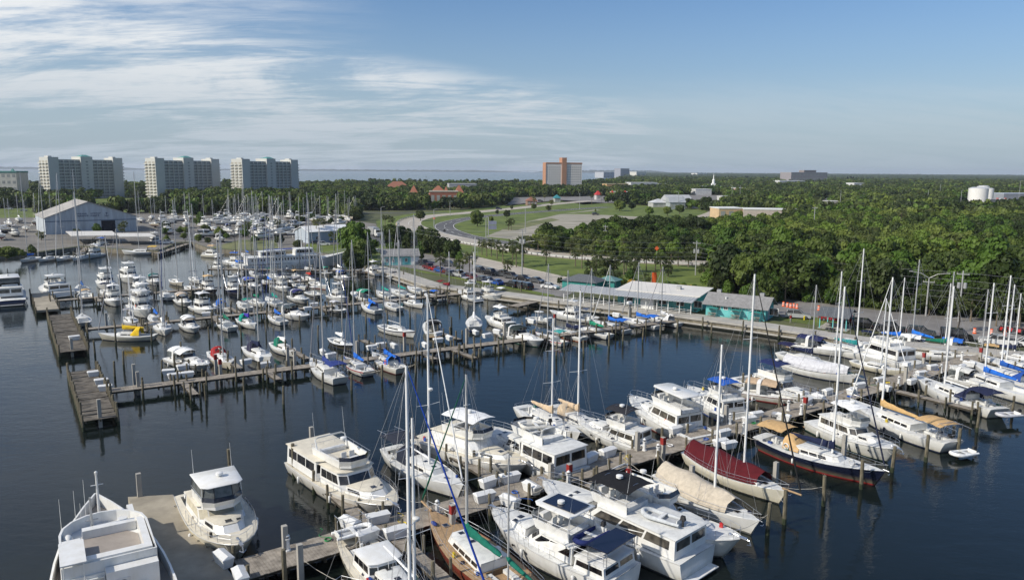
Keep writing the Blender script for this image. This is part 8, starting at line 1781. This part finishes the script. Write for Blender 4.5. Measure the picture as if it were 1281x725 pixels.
def scatter(n, d0, d1, amax, mind):
    g = np.random.default_rng(int(d0)); out = []; grid = {}
    d = np.sqrt(g.uniform(d0 ** 2, d1 ** 2, n)); a = g.uniform(-amax, amax, n); P = np.stack([d * np.sin(a), d * np.cos(a)], 1); P = P[free(P)]
    for p in P:
        c = (int(p[0] // mind), int(p[1] // mind)); bad = False
        for i in (-1, 0, 1):
            for j in (-1, 0, 1):
                for q_ in grid.get((c[0] + i, c[1] + j), ()):
                    if (q_[0] - p[0]) ** 2 + (q_[1] - p[1]) ** 2 < mind ** 2: bad = True
        if not bad: grid.setdefault(c, []).append(p); out.append(p)
    return np.array(out)
def shows(P, h):   # in the frame (with margin)?
    x = P[:, 0] / P[:, 1] * F + 640; return (x > -60) & (x < 1340)
def tree_h(x, y, g):
    px, _ = px_of((x, y, LAND)); d = math.hypot(x, y)
    if 560 < px < 900 and 195 < y < 340: return g.uniform(4.2, 7.0)
    if d < 260: return g.choice((g.uniform(5, 8), g.uniform(8, 12), g.uniform(9, 13.5)))
    return g.uniform(5, 9.5)
near = scatter(60000, 140, 480, .66, 4.6); near = near[shows(near, 0)]; order = np.argsort(np.hypot(near[:, 0], near[:, 1])); near = near[order]
ind = near[:285]; rest = near[285:]; gg = random.Random(5); ind = ind[np.argsort(ind[:, 0] / ind[:, 1])]
def tree(x, y, h, label, group, mesh=None, wide=None):
    t = thing("broadleaf_tree", label, "tree", (x, y, LAND), gg.uniform(0, 6.28), group); s = h / 1.25; tr = mobj("trunk", gg.choice(TR), t); tr.scale = (s * .9, s * .9, s)
    c = mobj("crown", mesh or gg.choice(HI), t); w = wide or gg.uniform(.42, .62) * h; c.scale = (w, w, s * .88); c.location = (0, 0, h * .10); return t
bands = {}
for p in ind:
    d = math.hypot(*p); b = "front" if d < 190 else ("second" if d < 235 else "third"); bands.setdefault(b, []).append(p)
for b, L in bands.items():
    for i, p in enumerate(L): tree(p[0], p[1], tree_h(p[0], p[1], gg), "green broadleaf tree, %s from the left in the wood's %s belt" % (ordn(i + 1), b), "broadleaf trees of the near wood")
# single trees and shrubs placed where the photo has them
solo = [(597, 283, 263, 1), (614, 279, 270, .8), (634, 273, 262, .8), (622, 268, 262, .8), (640, 262, 256, .7), (668, 262, 254, 1), (686, 264, 256, .9), (690, 310, 279, 1.2), (526, 276, 262, .9), (441, 307, 281, 1), (434, 304, 283, 1), (447, 316, 296, 1.1), (469, 312, 299, 1), (489, 314, 303, 1), (504, 320, 308, .9), (527, 325, 314, .8), (443, 342, 312, 1.0), (373, 311, 299, 1), (123, 293, 280, 1), (96, 295, 285, .9), (230, 300, 291, 1), (275, 297, 284, 1), (318, 304, 294, 1), (350, 306, 294, 1), (8, 326, 308, 1.4), (25, 322, 310, 1.2), (40, 318, 306, 1), (-10, 324, 305, 1.3), (835, 270, 258, 1), (775, 264, 250, 1.2), (790, 262, 252, 1), (812, 270, 258, 1), (850, 268, 256, 1), (905, 274, 262, 1), (925, 275, 263, 1.1), (893, 272, 262, .9), (768, 352, 340, 1), (787, 352, 338, 1), (735, 350, 338, 1), (755, 345, 335, 1), (700, 356, 346, .8), (980, 276, 268, .6), (745, 266, 261, .5)]
solo += [(random.uniform(200, 445), random.uniform(272, 305), 0, 1) for _ in range(34)]
solo = [(a, b, c or b - random.uniform(6, 12), d) for a, b, c, d in solo]; solo.sort()
for i, (px, py, yt, w) in enumerate(solo):
    p = W(px, py, LAND); h = max(1.8, top_z(px, yt, p.x, p.y) - LAND); tree(p.x, p.y, h, "rounded green tree or shrub standing apart from the wood, %s from the left" % ordn(i + 1), "trees standing apart on lawns and yards", wide=h * .55 * w)
# yellow flowering shrubs by the veranda building
for i, (px, py) in enumerate(((835, 362), (845, 364), (855, 365), (866, 367), (778, 358), (792, 359))):
    p = W(px, py, LAND); t = tree(p.x, p.y, 2.2, "low shrub with orange yellow flowers behind the veranda building, %s of them" % ordn(i + 1), "flowering shrubs behind the veranda building", mesh=HI[3], wide=1.6); t.name = "flowering_shrub"; t["category"] = "shrub"
    g = np.random.default_rng(i); n = 160; d = g.normal(size=(n, 3)); d /= np.linalg.norm(d, axis=1)[:, None]; d[:, 2] = abs(d[:, 2]); C = d * np.array([1.5, 1.5, 1.1]) + np.array([0, 0, 1.0]); U = np.tile([.07, 0, .02], (n, 1)); V = np.tile([0, .07, .03], (n, 1)); mobj("flower", quads_mesh("flower", C, U, V, mat("yellow_flower", (.6, .30, .03), .8)), t); t.children[-1]["kind"] = "stuff"
# the rest of the wood as one mass: instances on scattered points
def gn_wood(name, P, zs, hs, protos):
    n = len(P); me = bpy.data.meshes.new(name); me.vertices.add(n); co = np.zeros((n, 3)); co[:, :2] = P; co[:, 2] = zs; me.vertices.foreach_set("co", co.reshape(-1))
    g = np.random.default_rng(n); at = me.attributes.new("sc", 'FLOAT_VECTOR', 'POINT'); w = hs * g.uniform(.5, .72, n); at.data.foreach_set("vector", np.stack([w, w, hs / 1.22], 1).reshape(-1)); ar_ = me.attributes.new("rt", 'FLOAT_VECTOR', 'POINT'); ar_.data.foreach_set("vector", np.stack([np.zeros(n), np.zeros(n), g.uniform(0, 6.28, n)], 1).reshape(-1)); me.update()
    o = bpy.data.objects.new(name, me); COL.objects.link(o); ng = bpy.data.node_groups.new(name, 'GeometryNodeTree'); ng.interface.new_socket("Geometry", in_out='INPUT', socket_type='NodeSocketGeometry'); ng.interface.new_socket("Geometry", in_out='OUTPUT', socket_type='NodeSocketGeometry')
    nn = ng.nodes; ll = ng.links; gi = nn.new("NodeGroupInput"); go = nn.new("NodeGroupOutput"); pr = nn.new("GeometryNodeGeometryToInstance")
    for m_ in protos[::-1]:
        po = bpy.data.objects.new("tree_pattern", m_); oi = nn.new("GeometryNodeObjectInfo"); oi.inputs[0].default_value = po; oi.inputs["As Instance"].default_value = True; ll.new(oi.outputs["Geometry"], pr.inputs[0])
    ip = nn.new("GeometryNodeInstanceOnPoints"); ll.new(gi.outputs[0], ip.inputs["Points"]); ll.new(pr.outputs[0], ip.inputs["Instance"]); ip.inputs["Pick Instance"].default_value = True
    # a list of instances (not one merged) is needed for picking
    nn.remove(pr); jg = nn.new("GeometryNodeJoinGeometry")
    for x in [k for k in nn if k.bl_idname == "GeometryNodeObjectInfo"]: ll.new(x.outputs["Geometry"], jg.inputs[0])
    ll.new(jg.outputs[0], ip.inputs["Instance"])
    ri = nn.new("FunctionNodeRandomValue"); ri.data_type = 'INT'; ri.inputs[4].default_value = 0; ri.inputs[5].default_value = len(protos) - 1; ll.new(ri.outputs[2], ip.inputs["Instance Index"])
    a1_ = nn.new("GeometryNodeInputNamedAttribute"); a1_.data_type = 'FLOAT_VECTOR'; a1_.inputs[0].default_value = "sc"; ll.new(a1_.outputs[0], ip.inputs["Scale"])
    a2_ = nn.new("GeometryNodeInputNamedAttribute"); a2_.data_type = 'FLOAT_VECTOR'; a2_.inputs[0].default_value = "rt"; ll.new(a2_.outputs[0], ip.inputs["Rotation"]); ll.new(ip.outputs[0], go.inputs[0])
    md = o.modifiers.new("instances", 'NODES'); md.node_group = ng; tag(o, kind="stuff"); return o
g = np.random.default_rng(3)
rest_h = np.array([tree_h(p[0], p[1], gg) for p in rest]); gn_wood("woodland", rest, LAND, rest_h, HI[:5])
ug = scatter(60000, 139, 330, .66, 3.1); ug = ug[shows(ug, 0)]; gn_wood("undergrowth", ug, LAND - .6, g.uniform(2.2, 4.6, len(ug)), [HI[3], HI[0], HI[5], HI[6]])
mid = scatter(160000, 480, 1300, .66, 6.8); gn_wood("woodland", mid, LAND, g.uniform(5.5, 11.5, len(mid)), LO)
far = scatter(90000, 1300, 2700, .66, 11.0); gn_wood("woodland", far, LAND, g.uniform(8, 14, len(far)), LO)
# forest to the horizon: one rough canopy surface
na, nr = 900, 170; az_ = np.linspace(-.25, .72, na); rd = 2500 * (9300 / 2500) ** (np.linspace(0, 1, nr)); A2, R2 = np.meshgrid(az_, rd); X_ = R2 * np.sin(A2); Y_ = R2 * np.cos(A2); Zc = LAND + 11 + 3.5 * g.standard_normal(X_.shape) * .8 + 2 * np.sin(X_ / 170) * np.cos(Y_ / 230)
pp = np.stack([X_.ravel(), Y_.ravel()], 1); lp = inside(pp, [(a_[0] + 20, a_[1] + 40) for a_ in land_poly]); Zc = np.where(lp.reshape(X_.shape), Zc, -3.0)
vs = np.stack([X_.ravel(), Y_.ravel(), Zc.ravel()], 1); ii = np.arange(na * nr).reshape(nr, na); fq = np.stack([ii[:-1, :-1], ii[:-1, 1:], ii[1:, 1:], ii[1:, :-1]], -1).reshape(-1, 4); keep = (vs[fq, 2] > 0).all(1); fq = fq[keep]
me = bpy.data.meshes.new("distant_woodland"); me.vertices.add(len(vs)); me.vertices.foreach_set("co", vs.reshape(-1)); me.loops.add(len(fq) * 4); me.loops.foreach_set("vertex_index", fq.reshape(-1).astype(np.int32)); me.polygons.add(len(fq)); me.polygons.foreach_set("loop_start", np.arange(0, len(fq) * 4, 4, dtype=np.int32)); me.polygons.foreach_set("loop_total", np.full(len(fq), 4, dtype=np.int32)); me.materials.append(mat("distant_canopy", (.022, .040, .014), .9, var=.5, scale=.012, world=True, detail=10, c2=(.06, .095, .03))); me.update(calc_edges=True)
tag(mobj("distant_woodland", me), kind="stuff")
